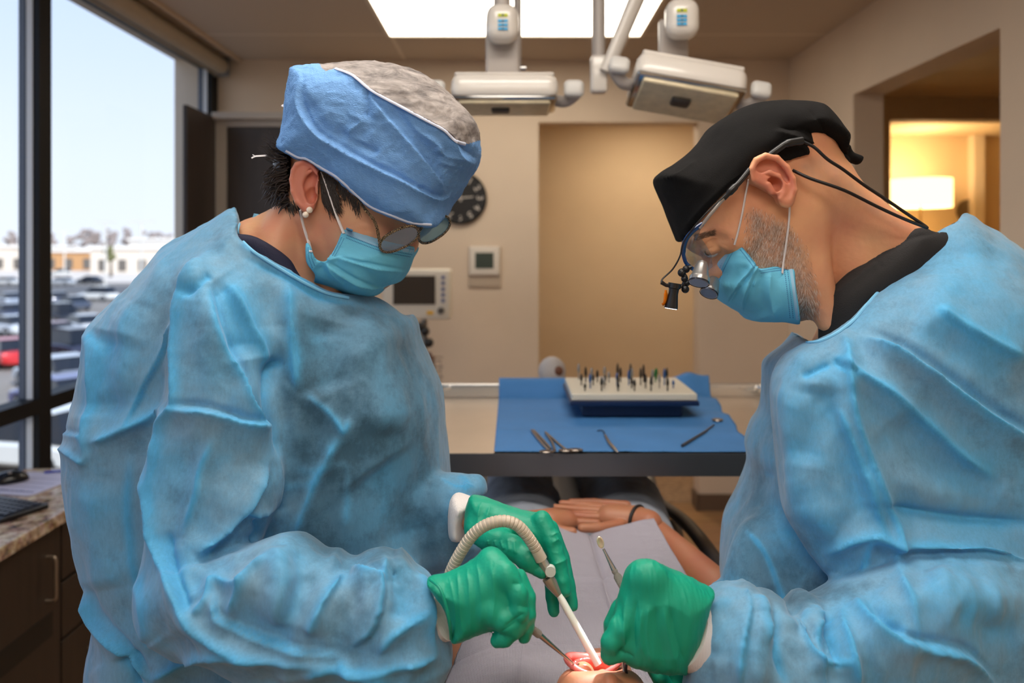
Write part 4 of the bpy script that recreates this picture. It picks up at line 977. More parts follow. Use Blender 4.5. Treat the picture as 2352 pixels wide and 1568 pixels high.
    G.ell(P(440, 1370, .90), (.055, .05, .06), .03)
    # far sleeve
    G.puff(outline([(900, 1100), (1000, 1092), (1036, 1091), (1070, 1094), (1100, 1093), (1112, 1104), (1122, 1150), (1112, 1200), (1100, 1260), (1050, 1300), (960, 1300), (880, 1260)], 1.06), .045, .045, .012)
    # hollow cuffs
    G.puff(outline([(1003, 1340), (1060, 1300), (1080, 1500), (1022, 1472), (1010, 1400)], .87), .035, .012, .003, mode='s')
    G.puff(outline([(1068, 1152), (1085, 1142), (1134, 1152), (1160, 1200), (1120, 1260), (1080, 1246), (1066, 1215)], 1.04), .055, .012, .003, mode='s')
    # neck hole
    hole = outline([(549, 509), (546, 538), (578, 573), (640, 612), (700, 646), (750, 669), (800, 680), (850, 682), (885, 697), (947, 726), (1000, 600), (700, 330), (540, 400)], 1.14, 4)
    hq = np.array(hole); hs = G.sub((hq[:, 0].min(), .9, hq[:, 1].min()), (hq[:, 0].max(), 1.45, hq[:, 1].max()), .02)
    sl, X, Y, Z = hs; k_ = Y/1.04
    dd = polydist(hole, (X*1.14/Y*1.0)[:, :, 0:1]+0*Z, (CAMZ+(Z-CAMZ)*1.14/Y)+0*X); G.comb(sl, -dd, 0, 's')
    V, Fq = G.mesh(); V = relax(V, Fq, 4); V, Fq = subdiv(V, Fq); V = relax(V, Fq, 2); N = vnormals(V, Fq)
    R = 'r'
    fl = [([(475, 583), (448, 618), (429, 671), (417, 748), (410, 824), (412, 901), (406, 939), (383, 977), (368, 1054), (353, 1130)], .012, .011, R),
          ([(486, 625), (458, 652), (433, 683)], .010, -.008, R),
          ([(410, 744), (368, 824), (330, 893), (295, 974)], .008, .008, 's'),
          ([(215, 1018), (260, 997), (291, 981), (337, 962), (390, 930)], .014, .015, R),
          ([(406, 939), (463, 943), (521, 958), (559, 972), (612, 978)], .015, .016, 's'),
          ([(483, 655), (498, 729), (521, 798), (552, 863), (575, 924), (613, 978), (634, 1040)], .016, .013, 's'),
          ([(500, 635), (530, 690), (557, 755), (572, 824)], .024, -.017, 'b'),
          ([(520, 640), (560, 700), (600, 790), (612, 850)], .014, .010, R),
          ([(652, 836), (617, 840), (613, 912), (628, 997), (640, 1050)], .014, -.016, R),
          ([(659, 652), (666, 729), (676, 817), (684, 900)], .016, .008, R),
          ([(781, 1000), (745, 1070), (712, 1143), (680, 1228)], .014, .011, R),
          ([(798, 1053), (797, 1130), (794, 1210)], .006, .0015, 'b'),
          ([(700, 900), (760, 950), (790, 990), (800, 960)], .010, .005, R),
          ([(820, 720), (850, 800), (880, 900), (890, 1000)], .03, .010, 'b'),
          ([(760, 740), (740, 820), (770, 900)], .03, -.010, 'b'),
          ([(945, 735), (965, 800), (990, 880), (1005, 960), (1012, 1080)], .014, -.006, 'b'),
          ([(560, 590), (640, 632), (700, 668), (760, 690), (820, 700)], .008, -.004, R),
          ([(548, 525), (562, 566), (620, 606), (690, 648), (745, 673), (800, 684)], .005, .004, R),
          ([(197, 740), (200, 824), (198, 958), (205, 1060)], .014, .008, R),
          ([(142, 993), (170, 998), (200, 999)], .009, .006, 's'),
          ([(134, 1027), (176, 1046), (204, 1066)], .010, .008, R),
          ([(250, 760), (230, 850), (225, 960)], .03, -.012, 'b'),
          ([(320, 700), (270, 800), (262, 930)], .02, .006, 'b'),
          ([(382, 1008), (353, 1082), (351, 1143), (365, 1245), (386, 1326), (414, 1388), (451, 1441), (508, 1473), (582, 1502), (671, 1514), (761, 1522)], .013, .014, R),
          ([(488, 1012), (459, 1082), (451, 1135), (422, 1220)], .008, .007, R),
          ([(610, 1073), (569, 1155), (508, 1229), (455, 1282)], .016, .017, 's'),
          ([(643, 1069), (643, 1122), (631, 1167), (590, 1182), (557, 1176)], .012, .012, 's'),
          ([(590, 1192), (596, 1218), (575, 1255)], .016, -.022, R),
          ([(386, 1220), (398, 1286), (420, 1350), (440, 1412)], .012, -.010, R),
          ([(410, 1235), (430, 1330), (455, 1380)], .016, .006, 'b'),
          ([(626, 1282), (582, 1318), (557, 1359), (524, 1408)], .011, .011, R),
          ([(488, 1326), (515, 1338), (549, 1347), (575, 1330)], .009, .009, R),
          ([(488, 1326), (480, 1367), (451, 1412)], .009, .010, R),
          ([(496, 1360), (499, 1408), (516, 1424), (582, 1457), (671, 1482), (777, 1498)], .010, .011, 's'),
          ([(540, 1400), (600, 1430), (680, 1455)], .018, -.008, 'b'),
          ([(630, 1265), (647, 1330), (643, 1441)], .014, .007, 'b'),
          ([(685, 1260), (690, 1330), (665, 1430)], .012, -.009, 'b'),
          ([(802, 1314), (753, 1367), (722, 1425), (712, 1450)], .014, .011, R),
          ([(802, 1294), (835, 1310), (880, 1335), (871, 1408), (851, 1449), (802, 1486)], .011, .013, 's'),
          ([(880, 1270), (884, 1300), (880, 1335)], .008, .009, R),
          ([(912, 1264), (940, 1290), (957, 1315), (977, 1388), (976, 1440), (990, 1502)], .010, .009, R),
          ([(990, 1502), (960, 1520), (916, 1527), (850, 1534), (802, 1531), (782, 1506)], .009, .010, R),
          ([(976, 1400), (930, 1440), (900, 1460), (870, 1500)], .010, .007, R),
          ([(905, 1290), (925, 1360), (920, 1430)], .014, -.008, 'b'),
          ([(345, 1559), (418, 1522), (508, 1498), (600, 1512)], .012, .010, R),
          ([(700, 1545), (760, 1530), (835, 1543), (900, 1560)], .012, .008, R),
          ([(204, 1353), (235, 1416), (284, 1482), (345, 1559)], .014, .014, 's'),
          ([(290, 1500), (303, 1530), (318, 1590)], .016, -.014, R),
          ([(240, 1100), (235, 1250), (250, 1350)], .03, .007, 'b'),
          ([(300, 1050), (295, 1200), (330, 1400), (340, 1490)], .012, .004, R),
          ([(850, 1080), (900, 1150), (950, 1260)], .05, -.012, 'b'),
          ([(680, 1080), (740, 1075), (800, 1062)], .006, .0012, 'b'),
          ([(650, 1120), (700, 1110), (740, 1090)], .006, .0012, 'b'),
          ([(1050, 1095), (1072, 1110), (1068, 1135)], .008, .006, R), ([(1012, 1100), (1050, 1120), (1090, 1118)], .008, .005, 's')]
    D, A = folds(V, N, fl, .95)
    px = CX+V[:, 0]/V[:, 1]*FPX; py = HZ-(V[:, 2]-CAMZ)/V[:, 1]*FPX
    D = D+.0035*fbm(V*np.array([9, 9, 6]), 2)+.0042*ridged(V*np.array([11, 11, 7]), 2)+.0016*ridged(V*np.array([27, 27, 17]), 2)
    D = D*np.clip((-N[:, 1]+.7)*1.2, .35, 1)
    arm = np.clip(inside_px(V, fo)/15, 0, 1)*(V[:, 1] < .9)
    D += arm*(.0022*ridged(V*np.array([45, 30, 22]), 2)+.0075*ridged(V*np.array([15, 15, 7])+2, 2))
    V = V+N*D[:, None]
    V = relax(V, Fq, 2, .45)
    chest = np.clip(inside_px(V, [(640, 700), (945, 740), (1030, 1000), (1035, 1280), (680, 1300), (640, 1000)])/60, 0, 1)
    loose = np.clip(A*.75+.22*fbm(V*14, 3)+.10-.15*chest, 0, 1)
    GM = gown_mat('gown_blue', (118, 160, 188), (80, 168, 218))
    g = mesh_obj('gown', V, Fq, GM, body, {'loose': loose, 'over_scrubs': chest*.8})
    # neckline binding and tie
    gs = Surf(V, Fq)
    bt = MB(); pts = [gs.at(x, y, .001, 1.02) for x, y in cr([(549, 514), (547, 539), (579, 575), (640, 615), (700, 650), (750, 673), (800, 684)], 8)]
    bt.tube(pts, .0022, 8); bt.build('neck_binding', mat('binding_blue', (120, 188, 226), .7), g, True)
    b = MB(); q = P(578, 500, 1.08); b.prism([P(577, 508, 1.08), P(583, 490, 1.08), P(592, 497, 1.08), P(588, 507, 1.08)], (0, .02, 0)); b.build('neck_tab', bpy.data.materials['binding_blue'], g)
    # knit cuffs
    b = MB(); b.tube([P(975, 1406, .876), P(1008, 1402, .874), P(1032, 1396, .868)], [(.033, .026)]*3, 28); b.build('knit_cuff', M_cuff, body, True)
    Q = Vol((-.12, .93, 1.08), (0, 1.10, 1.24), .003); Q.puff(outline([(1046, 1134), (1075, 1140), (1098, 1152), (1080, 1170), (1067, 1200), (1066, 1235), (1045, 1240), (1030, 1226), (1031, 1160)], 1.0), .035, .03, 0)
    a, f = Q.mesh(); mesh_obj('knit_cuff', relax(a, f, 2), f, M_cuff, body)
    # ---- hair
    hm = mat('hair_dark', (30, 22, 22), .42, noise=.3, nscale=60)
    Q = Vol((-.40, .98, 1.52), (-.19, 1.22, 1.72), .004)
    Q.puff(outline([(665, 320), (645, 335), (636, 362), (636, 400), (646, 436), (660, 462), (680, 474), (700, 440), (700, 360)], 1.10), .060, .03, 0)
    a, f = Q.mesh(); a = relax(a, f, 2)
    hb = [(a, f)]; b = MB(); rnd = random.Random(5)
    def strand(q, y0, r0): b.tube([P(x, y, y0+dy) for (x, y), dy in zip(cr(q, 4), np.linspace(0, -.004, (len(q)-1)*4+1))], list(np.linspace(r0, .0002, (len(q)-1)*4+1)), 5)
    for i in range(620):
        t = rnd.random(); x0, y0 = 664-12*rnd.random(), 325+145*t; yy = rnd.uniform(1.032, 1.15)
        up = 1 if t < .35 else (-.3 if t < .6 else -1); L_ = rnd.uniform(26, 56)
        dx = -L_*(1 if t < .8 else .55)*rnd.uniform(.6, 1.15); dy = -up*L_*rnd.uniform(.1, .55) if t < .35 else L_*rnd.uniform(0, .9)
        strand([(x0, y0), (x0+dx*.55, y0+dy*.25+rnd.uniform(-3, 6)), (x0+dx*.9, y0+dy*.75), (x0+dx*(1.02), y0+dy+rnd.uniform(-6, 6))], yy, rnd.uniform(.0009, .002))
    hs_ = Surf(H, HF)
    for i in range(240):   # sideburn in front of the ear
        t = rnd.random(); x0 = 734+t*40; y0 = 392+t*28+rnd.uniform(-4, 4); L_ = rnd.uniform(50, 110)*(1-.45*abs(t-.35))
        q = [(x0, y0), (x0+2-6*t, y0+L_*.4), (x0+4+6*rnd.random(), y0+L_*.8), (x0+10+10*rnd.random(), y0+L_)]
        pp = [sf0.at(x, y, .0012+.002*rnd.random(), 1.03) for x, y in cr(q, 3)]; b.tube(pp, list(np.linspace(rnd.uniform(.0005, .0011), .0001, len(pp))), 4)
    for i in range(70):   # temple and nape wisps
        t = rnd.random(); x0 = 775+t*50; y0 = 415+t*50; L_ = rnd.uniform(16, 42)
        pp = [sf0.at(x, y, .0008, 1.03) for x, y in cr([(x0, y0), (x0-4+6*rnd.random(), y0+L_*.5), (x0+rnd.uniform(-4, 8), y0+L_)], 3)]; b.tube(pp, list(np.linspace(.0009, .0002, len(pp))), 4)
    for i in range(60):
        x0 = 650+rnd.random()*40; y0 = 455+rnd.random()*20; L_ = rnd.uniform(12, 30)
        pp = [sf0.at(x, y, .001, 1.05) for x, y in cr([(x0, y0), (x0+3, y0+L_*.5), (x0+7, y0+L_)], 3)]; b.tube(pp, list(np.linspace(.0008, .0002, len(pp))), 4)
    ho = b.build('hair', hm, body, False, False); ho2 = mesh_obj('hair_base', a, f, hm, ho)
    # ---- bouffant cap
    cp = [(680, 168), (705, 160), (744, 157), (770, 157), (828, 151), (878, 152), (927, 160), (973, 177), (1012, 202), (1050, 235), (1084, 273), (1098, 296), (1101, 327), (1103, 350), (1096, 380), (1077, 407), (1057, 445), (1034, 480), (1017, 503), (993, 521), (943, 514), (897, 497), (851, 478), (820, 453), (774, 411), (736, 388), (705, 369), (682, 365), (654, 350), (654, 327), (665, 292), (671, 235), (677, 189)]
    K = Vol((-.38, .92, 1.50), (.0, 1.28, 1.80), .004)
    cb = cp[:18]+[(1030, 545), (990, 560), (930, 556), (880, 540), (832, 515), (800, 490), (755, 448), (720, 425), (690, 405), (662, 395), (640, 370)]+cp[29:]
    K.puff(outline(cb, Yh, 4), .112, .085, 0, p=2.3)
    K.cut([(1060, 480), (1019, 502), (993, 521), (943, 514), (897, 497), (851, 478), (820, 453), (774, 411), (736, 388), (705, 369), (682, 365), (654, 350), (600, 345), (560, 600), (900, 700), (1150, 600)], 1.03, .9, 1.3)
    V, Fq = K.mesh(); V = relax(V, Fq, 3); V, Fq = subdiv(V, Fq); N = vnormals(V, Fq)
    seam = [(770, 157), (809, 172), (843, 200), (874, 220), (923, 246), (973, 273), (1019, 298), (1046, 323), (1069, 331), (1099, 322)]
    fl = [(seam, .006, .004, R), ([(690, 175), (690, 240), (720, 300), (780, 340), (850, 380), (920, 415), (1000, 455), (1040, 440)], .010, .008, 's'),
          ([(843, 205), (846, 240), (842, 270)], .006, -.006, R), ([(845, 215), (880, 260), (925, 310), (960, 350), (1000, 400), (1022, 440)], .008, .007, 's'),
          ([(900, 235), (940, 290), (980, 340), (1020, 400)], .012, -.006, 'b'), ([(1046, 323), (1075, 345), (1098, 372)], .006, -.006, R), ([(1040, 318), (1060, 360), (1095, 378)], .006, .005, R),
          ([(1000, 340), (1030, 360), (1070, 362)], .008, .005, R), ([(1005, 370), (1040, 380), (1090, 378)], .008, .005, R), ([(780, 300), (830, 330), (870, 352)], .008, -.005, R),
          ([(700, 230), (740, 290), (800, 320)], .010, -.004, 'b'), ([(760, 380), (830, 430), (900, 470), (980, 495)], .012, .004, 'b'), ([(930, 260), (960, 300), (1000, 330), (1020, 350)], .006, .004, R), ([(800, 260), (830, 280), (800, 310), (850, 330)], .006, .004, R)]
    D, A = folds(V, N, fl, 1.0)
    px = CX+V[:, 0]/V[:, 1]*FPX; py = HZ-(V[:, 2]-CAMZ)/V[:, 1]*FPX
    D += .0016*ridged(V*np.array([50, 50, 38]), 2)+.0022*fbm(V*22, 2)+.0007*ridged(V*np.array([110, 90, 120]), 2)
    V = V+N*D[:, None]
    # split crown mesh from band along the seam
    sq = outline(seam+[(1140, 300), (1140, 60), (740, 60), (740, 157)], 1.0, 3)
    cx_, cz_ = V[:, 0]/V[:, 1], CAMZ+(V[:, 2]-CAMZ)/V[:, 1]
    ins = polydist(sq, cx_, cz_); fc = ins[Fq].mean(1) > 0
    capm = mat('cap_blue', (106, 156, 214), .8, noise=.07, nscale=12, bump=.6, bscale=420, stretch=(1, 1, 2.2))
    def mesh_crown():
        m, nt, b_ = new_mat('cap_crown_mesh'); N_ = nt.nodes; L = nt.links; b_.inputs['Roughness'].default_value = .7
        tc = N_.new('ShaderNodeTexCoord'); n = N_.new('ShaderNodeTexNoise'); mp = N_.new('ShaderNodeMapping'); mp.inputs['Rotation'].default_value = (0, .6, 0); mp.inputs['Scale'].default_value = (1, 1, 2.6); n.inputs['Scale'].default_value = 22; n.inputs['Detail'].default_value = 7; n.inputs['Roughness'].default_value = .7; n.inputs['Distortion'].default_value = .8
        L.new(tc.outputs['Object'], mp.inputs[0]); L.new(mp.outputs[0], n.inputs[0])
        r = N_.new('ShaderNodeValToRGB'); e = r.color_ramp.elements; e[0].position = .36; e[0].color = srgb(82, 75, 74); e[1].position = .64; e[1].color = srgb(160, 152, 148)
        L.new(n.outputs['Fac'], r.inputs[0]); L.new(r.outputs[0], b_.inputs['Base Color']); return m
    a, f, u = pick(V, Fq, ~fc); cap = mesh_obj('surgical_cap', a, f, capm, body); cap['label'] = 'sky blue crinkled bouffant cap'
    a, f, u = pick(V, Fq, fc); mesh_obj('cap_crown', a, f, mesh_crown(), cap)['label'] = 'grey see-through mesh crown'
    cs = Surf(V, Fq)
    b = MB(); pts = [cs.at(x, y, .0006, 1.05) for x, y in cr(seam[:-1], 6)]; b.tube(pts, [(.0022, .0010)]*len(pts), 8)
    em = [(656, 351), (684, 366), (706, 371), (737, 390), (775, 413), (821, 455), (852, 480), (898, 499), (943, 516), (990, 521)]
    pts = [cs.at(x, y-5, .0002, 1.04) for x, y in cr(em, 6)]; b.tube(pts, [.0017]*len(pts), 8); b.build('cap_seam', mat('cap_seam', (196, 204, 224), .8), cap, True)
    b = MB(); b.tube([P(x, y, 1.08) for x, y in cr([(676, 225), (666, 230), (668, 243), (660, 246), (648, 242)], 5)], [(.0035, .0012)]*21, 8); b.tube([P(x, y, 1.09) for x, y in cr([(614, 357), (598, 358), (586, 359), (578, 363)], 4)], [(.0018, .0008)]*13, 6); b.tube([P(x, y, 1.09) for x, y in ((586, 359), (580, 355))], .0008, 6); b.build('cap_tie', M_loop, cap, True)
    # ---- mask
    mk = [(793, 520), (820, 531), (874, 550), (915, 560), (955, 564), (958, 573), (947, 595), (935, 625), (916, 648), (889, 657), (866, 678), (835, 679), (805, 675), (763, 663), (724, 633), (704, 602), (704, 560), (713, 565), (725, 594), (748, 600), (763, 584), (775, 558), (784, 536)]
    Q = Vol((-.32, .96, 1.40), (-.11, 1.25, 1.57), .0026)
    Q.puff(outline([(760, 480), (820, 500), (880, 520), (930, 540), (955, 560)]+mk[5:14]+[(700, 640), (670, 600), (680, 540), (720, 520)], 1.10, 4), .092, .050, 0, p=2.3)
    Q.cut([(760, 470), (793, 520), (820, 531), (874, 550), (915, 560), (960, 566), (1000, 560), (1000, 400), (740, 400)], 1.02, .95, 1.3)
    Q.cut([(793, 519), (784, 536), (775, 558), (763, 584), (748, 600), (725, 594), (713, 565), (703, 558), (704, 602), (724, 634), (700, 660), (640, 600), (680, 480), (780, 480)], 1.02, .95, 1.3)
    V, Fq = Q.mesh(); V = relax(V, Fq, 2); V, Fq = subdiv(V, Fq); N = vnormals(V, Fq)
    fl = [([(778, 592), (830, 606), (890, 618), (943, 626)], .007, .006, 's'), ([(751, 606), (790, 632), (851, 660), (890, 652)], .008, .006, 's'), ([(752, 600), (790, 590), (840, 600)], .006, .003, R), ([(790, 535), (840, 553), (900, 572), (950, 582)], .004, .0018, R), ([(725, 610), (760, 640), (800, 662)], .008, -.003, 'b'), ([(770, 560), (764, 580), (750, 600)], .004, .003, R), ([(752, 604), (762, 625), (790, 655)], .006, .003, R)]
    D, A = folds(V, N, fl, 1.02); V = V+N*(D+.0006*fbm(V*60, 2))[:, None]
    mo = mesh_obj('face_mask', V, Fq, M_maskm, body); ms = Surf(V, Fq)
    def dashes(o, surf, rows, n, w=.0011, l=.0022, m=M_stitch, off=.0003):
        b = MB()
        for row in rows:
            q = cr(row, 12); seg = np.linalg.norm(np.diff(q, axis=0), axis=1); cum = np.concatenate([[0], np.cumsum(seg)])
            for k in range(n):
                s0 = cum[-1]*k/n; s1 = cum[-1]*(k+.55)/n
                p = [np.array([np.interp(s, cum, q[:, 0]), np.interp(s, cum, q[:, 1])]) for s in (s0, s1)]
                hh = [surf.hit(*pp) for pp in p]
                if hh[0][0] is None or hh[1][0] is None or (hh[0][0]-hh[1][0]).length > .006: continue
                nn = hh[0][1]; a_, c_ = hh[0][0], hh[1][0]
                if nn.y > 0: nn = -nn
                sd = (c_-a_).normalized().cross(nn)*w/2; b.prism([a_-sd, c_-sd, c_+sd, a_+sd], nn*off)
        return b.build('stitching', m, o)
    def band(surf, top, bot, n=30, off=.0007):
        """strip lying on a surface between two picture lines"""
        A_, B_ = cr(top, 8), cr(bot, 8); b = MB(); vs = []; fs = []; k = len(A_)
        for i in range(k):
            for j in range(5):
                p = A_[i]*(1-j/4)+B_[i]*j/4; vs.append(surf.at(p[0], p[1], off))
        for i in range(k-1):
            for j in range(4): fs.append((i*5+j, (i+1)*5+j, (i+1)*5+j+1, i*5+j+1))
        b.add(vs, fs); return b
    globals()['dashes'] = dashes; globals()['band'] = band
    band(ms, [(796, 522), (830, 535), (880, 553), (952, 567)], [(793, 537), (828, 551), (878, 569), (948, 582)]).build('mask_edge', M_maskw, mo, True, False)
    dashes(mo, ms, [[(803, 531), (836, 543), (880, 559), (951, 573)], [(797, 540), (832, 554), (880, 571), (948, 585)], [(795, 546), (830, 560), (878, 577), (944, 590)]], 42, .0012)
    dashes(mo, ms, [[(785, 545), (775, 565), (763, 588)], [(790, 548), (780, 568), (768, 590)], [(708, 568), (709, 590), (718, 616)], [(714, 572), (716, 592), (724, 612)]], 14, .001)
    # ear loops
    b = MB()
    q = [nearest([sf0, ms], x, y, .0022) for x, y in ((739, 394), (750, 424), (765, 470), (777, 505), (790, 536))]
    b.tube(cr([tuple(p) for p in q], 6), [(.0021, .0008)]*25, 8)
    q = [P(690, 482, 1.018)]+[nearest([sf0, ms], x, y, .0022) for x, y in ((694, 505), (702, 535), (709, 556), (714, 578))]
    b.tube(cr([tuple(p) for p in q], 6), [(.0021, .0008)]*25, 8); b.build('ear_loop', M_loop, mo, True)
    # pearl studs
    b = MB()
    for x, y, r in ((711, 482, .0042), (702, 493, .0042)):
        c = P(x, y, 1.014); b.lathe([(r*math.sin(a), -r*math.cos(a)) for a in np.linspace(.05, math.pi-.05, 12)], c, 16)
    e_ = b.build('pearl_earring', mat('pearl', (240, 226, 208), .12, coat=1), body, True); e_['label'] = 'two white pearl studs'
    # ---- eye
    b = MB(); c = P(905, 538, 1.058); b.lathe([(.0115*math.sin(a), -.0115*math.cos(a)) for a in np.linspace(.05, math.pi-.05, 14)], c, 20); b.build('eye', mat('eye_white', (220, 212, 206), .2), body, True)
    # ---- glasses
    tm, nt, bb = new_mat('tortoiseshell'); v = nt.nodes.new('ShaderNodeTexNoise'); v.inputs['Scale'].default_value = 85; rr = nt.nodes.new('ShaderNodeValToRGB'); rr.color_ramp.elements[0].position = .50; rr.color_ramp.elements[0].color = srgb(20, 15, 12); rr.color_ramp.elements[1].position = .60; rr.color_ramp.elements[1].color = srgb(176, 148, 110); nt.links.new(v.outputs['Fac'], rr.inputs[0]); nt.links.new(rr.outputs[0], bb.inputs['Base Color']); bb.inputs['Roughness'].default_value = .15
    gl = MB()
    def lens(cpx, cpy, cy, u, v, fr, ru=.025, rv=.019):
        u = Vector(u).normalized(); v = Vector(v); v = (v-u*v.dot(u)).normalized(); c = P(cpx, cpy, cy); pts = []
        for k in range(36):
            a = 2*math.pi*k/36; ca, sa = math.cos(a), math.sin(a); pts.append(c+u*ru*abs(ca)**.85*math.copysign(1, ca)+v*rv*abs(sa)**.85*math.copysign(1, sa))
        fr.tube(pts, .0019, 8, closed=True); return c, u, v, pts
    f = MB(); c1, u1, v1, p1 = lens(917, 549, 1.012, (.040, .010, .019), (-.2, -.62, .5), f, .0265, .0165)
    c2, u2, v2, p2 = lens(997, 527, 1.065, (.040, .012, .027), (-.2, -.5, .45), f, .0245, .0165)
    br = [p1[0], (p1[0]+p2[18])/2+Vector((0, -.002, .006)), p2[18]]; f.tube(cr([tuple(q) for q in br], 5), .0018, 8)
    fo_ = f.build('glasses', tm, body, True); fo_['label'] = 'tortoiseshell glasses'
    lm = glass_mat('spectacle_lens', (190, 206, 206), 2.5, .08)
    for c, u, v, p in ((c1, u1, v1, p1), (c2, u2, v2, p2)):
        n = u.cross(v).normalized()*.0009; MB().prism([q for q in p], n).build('lens', lm, fo_)
    f = MB(); q = [p1[18]+Vector((0, 0, .003)), P(862, 512, 1.012), P(835, 476, 1.014), P(806, 434, 1.018), P(780, 405, 1.022)]; f.tube(cr([tuple(x) for x in q], 6), [(.0024, .0014)]*25, 8); f.build('temple_arm', tm, fo_, True)
    # ---- gloves
    Q = Vol((-.13, .77, 1.00), (.05, .92, 1.20), .0022)
    Q.puff(outline([(980, 1332), (1027, 1316), (1064, 1298), (1095, 1279), (1114, 1267), (1130, 1264), (1146, 1268), (1168, 1287), (1192, 1318), (1210, 1348), (1217, 1375), (1217, 1410), (1205, 1432), (1172, 1440), (1139, 1441), (1104, 1450), (1058, 1468), (1037, 1468), (1030, 1432), (1018, 1390)], .845), .032, .032, 0, Tb=.02)
    Q.chain([P(1190, 1330, .838), P(1211, 1372, .832), P(1213, 1412, .828), P(1210, 1440, .828), P(1204, 1463, .830)], [.0105, .0085, .008, .0076, .0066], .002)
    Q.chain([P(1160, 1315, .826), P(1190, 1362, .818), P(1194, 1405, .816), P(1190, 1432, .822)], [.011, .0092, .0085, .0078], .004)
    Q.chain([P(1125, 1400, .822), P(1160, 1425, .818), P(1180, 1440, .820)], [.013, .0105, .009], .006)
    Q.chain([P(1204, 1418, .822), P(1182, 1442, .822), P(1158, 1463, .824), P(1142, 1470, .826)], [.0085, .0098, .0095, .0072], .0025)
    Q.chain([P(1128, 1285, .842), P(1160, 1320, .826)], [.012, .012], .008)
    G1, V, Fq = glove(Q, body, [([(1050, 1310), (1056, 1380), (1062, 1460)], .004, .0016, R), ([(1072, 1300), (1080, 1380), (1082, 1452)], .004, .0014, R), ([(1095, 1290), (1106, 1370), (1104, 1442)], .004, .0014, R), ([(1030, 1318), (1046, 1400), (1045, 1462)], .003, .0012, R), ([(1128, 1300), (1136, 1370), (1126, 1438)], .004, .0012, R), ([(1204, 1408), (1180, 1424), (1158, 1441)], .004, -.002, R), ([(1190, 1425), (1170, 1440), (1150, 1452)], .003, -.0014, R), ([(1176, 1340), (1200, 1340)], .003, -.0012, R), ([(1190, 1390), (1214, 1395)], .003, -.0012, R)], wr=(.0007, (90, 60, 14)))
    G1['label'] = 'green glove on the near fist'
    b = MB(); b.tube(cr([tuple(P(x, y, yy)) for x, y, yy in ((988, 1331, .83), (1010, 1350, .812), (1024, 1390, .808), (1033, 1432, .812), (1036, 1467, .83))], 4), .0016, 8); b.build('glove_bead', M_glove, G1, True)
    Q = Vol((-.07, .86, 1.02), (.09, 1.02, 1.24), .0022)
    Q.puff(outline([(1078, 1150), (1100, 1147), (1126, 1152), (1160, 1163), (1204, 1173), (1238, 1177), (1256, 1190), (1270, 1214), (1276, 1245), (1250, 1268), (1215, 1250), (1180, 1236), (1140, 1246), (1098, 1250), (1070, 1222), (1066, 1188)], .95), .024, .022, 0, yc=lambda x, z: .965-.25*(x+.05))
    Q.chain([P(1244, 1195, .935), P(1268, 1240, .925), P(1282, 1292, .916), P(1292, 1335, .91), P(1297, 1356, .907)], [.0115, .0108, .0098, .0088, .0074], .003)
    Q.chain([P(1262, 1215, .952), P(1288, 1280, .945), P(1304, 1340, .935), P(1316, 1391, .928)], [.011, .010, .0085, .0062], .002)
    Q.chain([P(1252, 1240, .965), P(1266, 1320, .958), P(1268, 1370, .945), P(1272, 1403, .938)], [.0095, .0088, .0078, .0066], .002)
    Q.chain([P(1096, 1215, .95), P(1140, 1245, .925), P(1175, 1256, .908), P(1212, 1285, .897), P(1244, 1313, .892)], [.016, .0150, .0122, .0108, .0075], .008)
    G2, V, Fq = glove(Q, body, [([(1126, 1160), (1118, 1190), (1122, 1225)], .003, .0012, R), ([(1105, 1155), (1098, 1190), (1103, 1230)], .003, .0012, R), ([(1266, 1232), (1282, 1222), (1292, 1222)], .003, .0016, R), ([(1268, 1246), (1284, 1237)], .003, .0014, R), ([(1272, 1296), (1290, 1290), (1302, 1282)], .003, .0012, R), ([(1150, 1240), (1156, 1262)], .003, .0014, R), ([(1165, 1236), (1170, 1266)], .003, .0014, R), ([(1135, 1240), (1140, 1256)], .003, .0014, R), ([(1180, 1240), (1184, 1272)], .003, .0014, R), ([(1120, 1240), (1122, 1252)], .003, .0014, R), ([(1228, 1310), (1240, 1300)], .003, -.001, R)], wr=(.0006, (60, 60, 60)))
    G2['label'] = 'green glove on the far hand gripping the suction handle'
    return body
WB = woman()
# ------------------------------------------------------------------ person in the black cap (right)
def ear_mesh(E_, out, helix, anti, sub1, sub2, trag, lobe, ye, sc=1.0):
    E_.puff(outline(out, ye), .006, .007, .003, Tb=.036)
    for c, r, rot in sub1: E_.ell(P(c[0], c[1], ye-.005), r, .0018, Matrix.Rotation(rot, 3, 'Y'), 's')
    E_.chain([P(x, y, ye-.0045) for x, y in helix], [.0026*sc, .0034*sc]+[.0036*sc]*(len(helix)-4)+[.0034*sc, .0024*sc], .0018)
    E_.chain([P(x, y, ye-.0030) for x, y in anti], [.0018*sc]+[.0030*sc]*(len(anti)-1), .0022)
    for c, r, rot in sub2: E_.ell(P(c[0], c[1], ye-.004), r, .0015, Matrix.Rotation(rot, 3, 'Y'), 's')
    E_.cap(P(*trag[0], ye-.003), P(*trag[1], ye-.002), .0036*sc, .004*sc, .003); E_.ell(P(*lobe, ye-.001), (.0095, .005, .0085), .003)
    V, F = E_.mesh(); return relax(V, F, 2), F
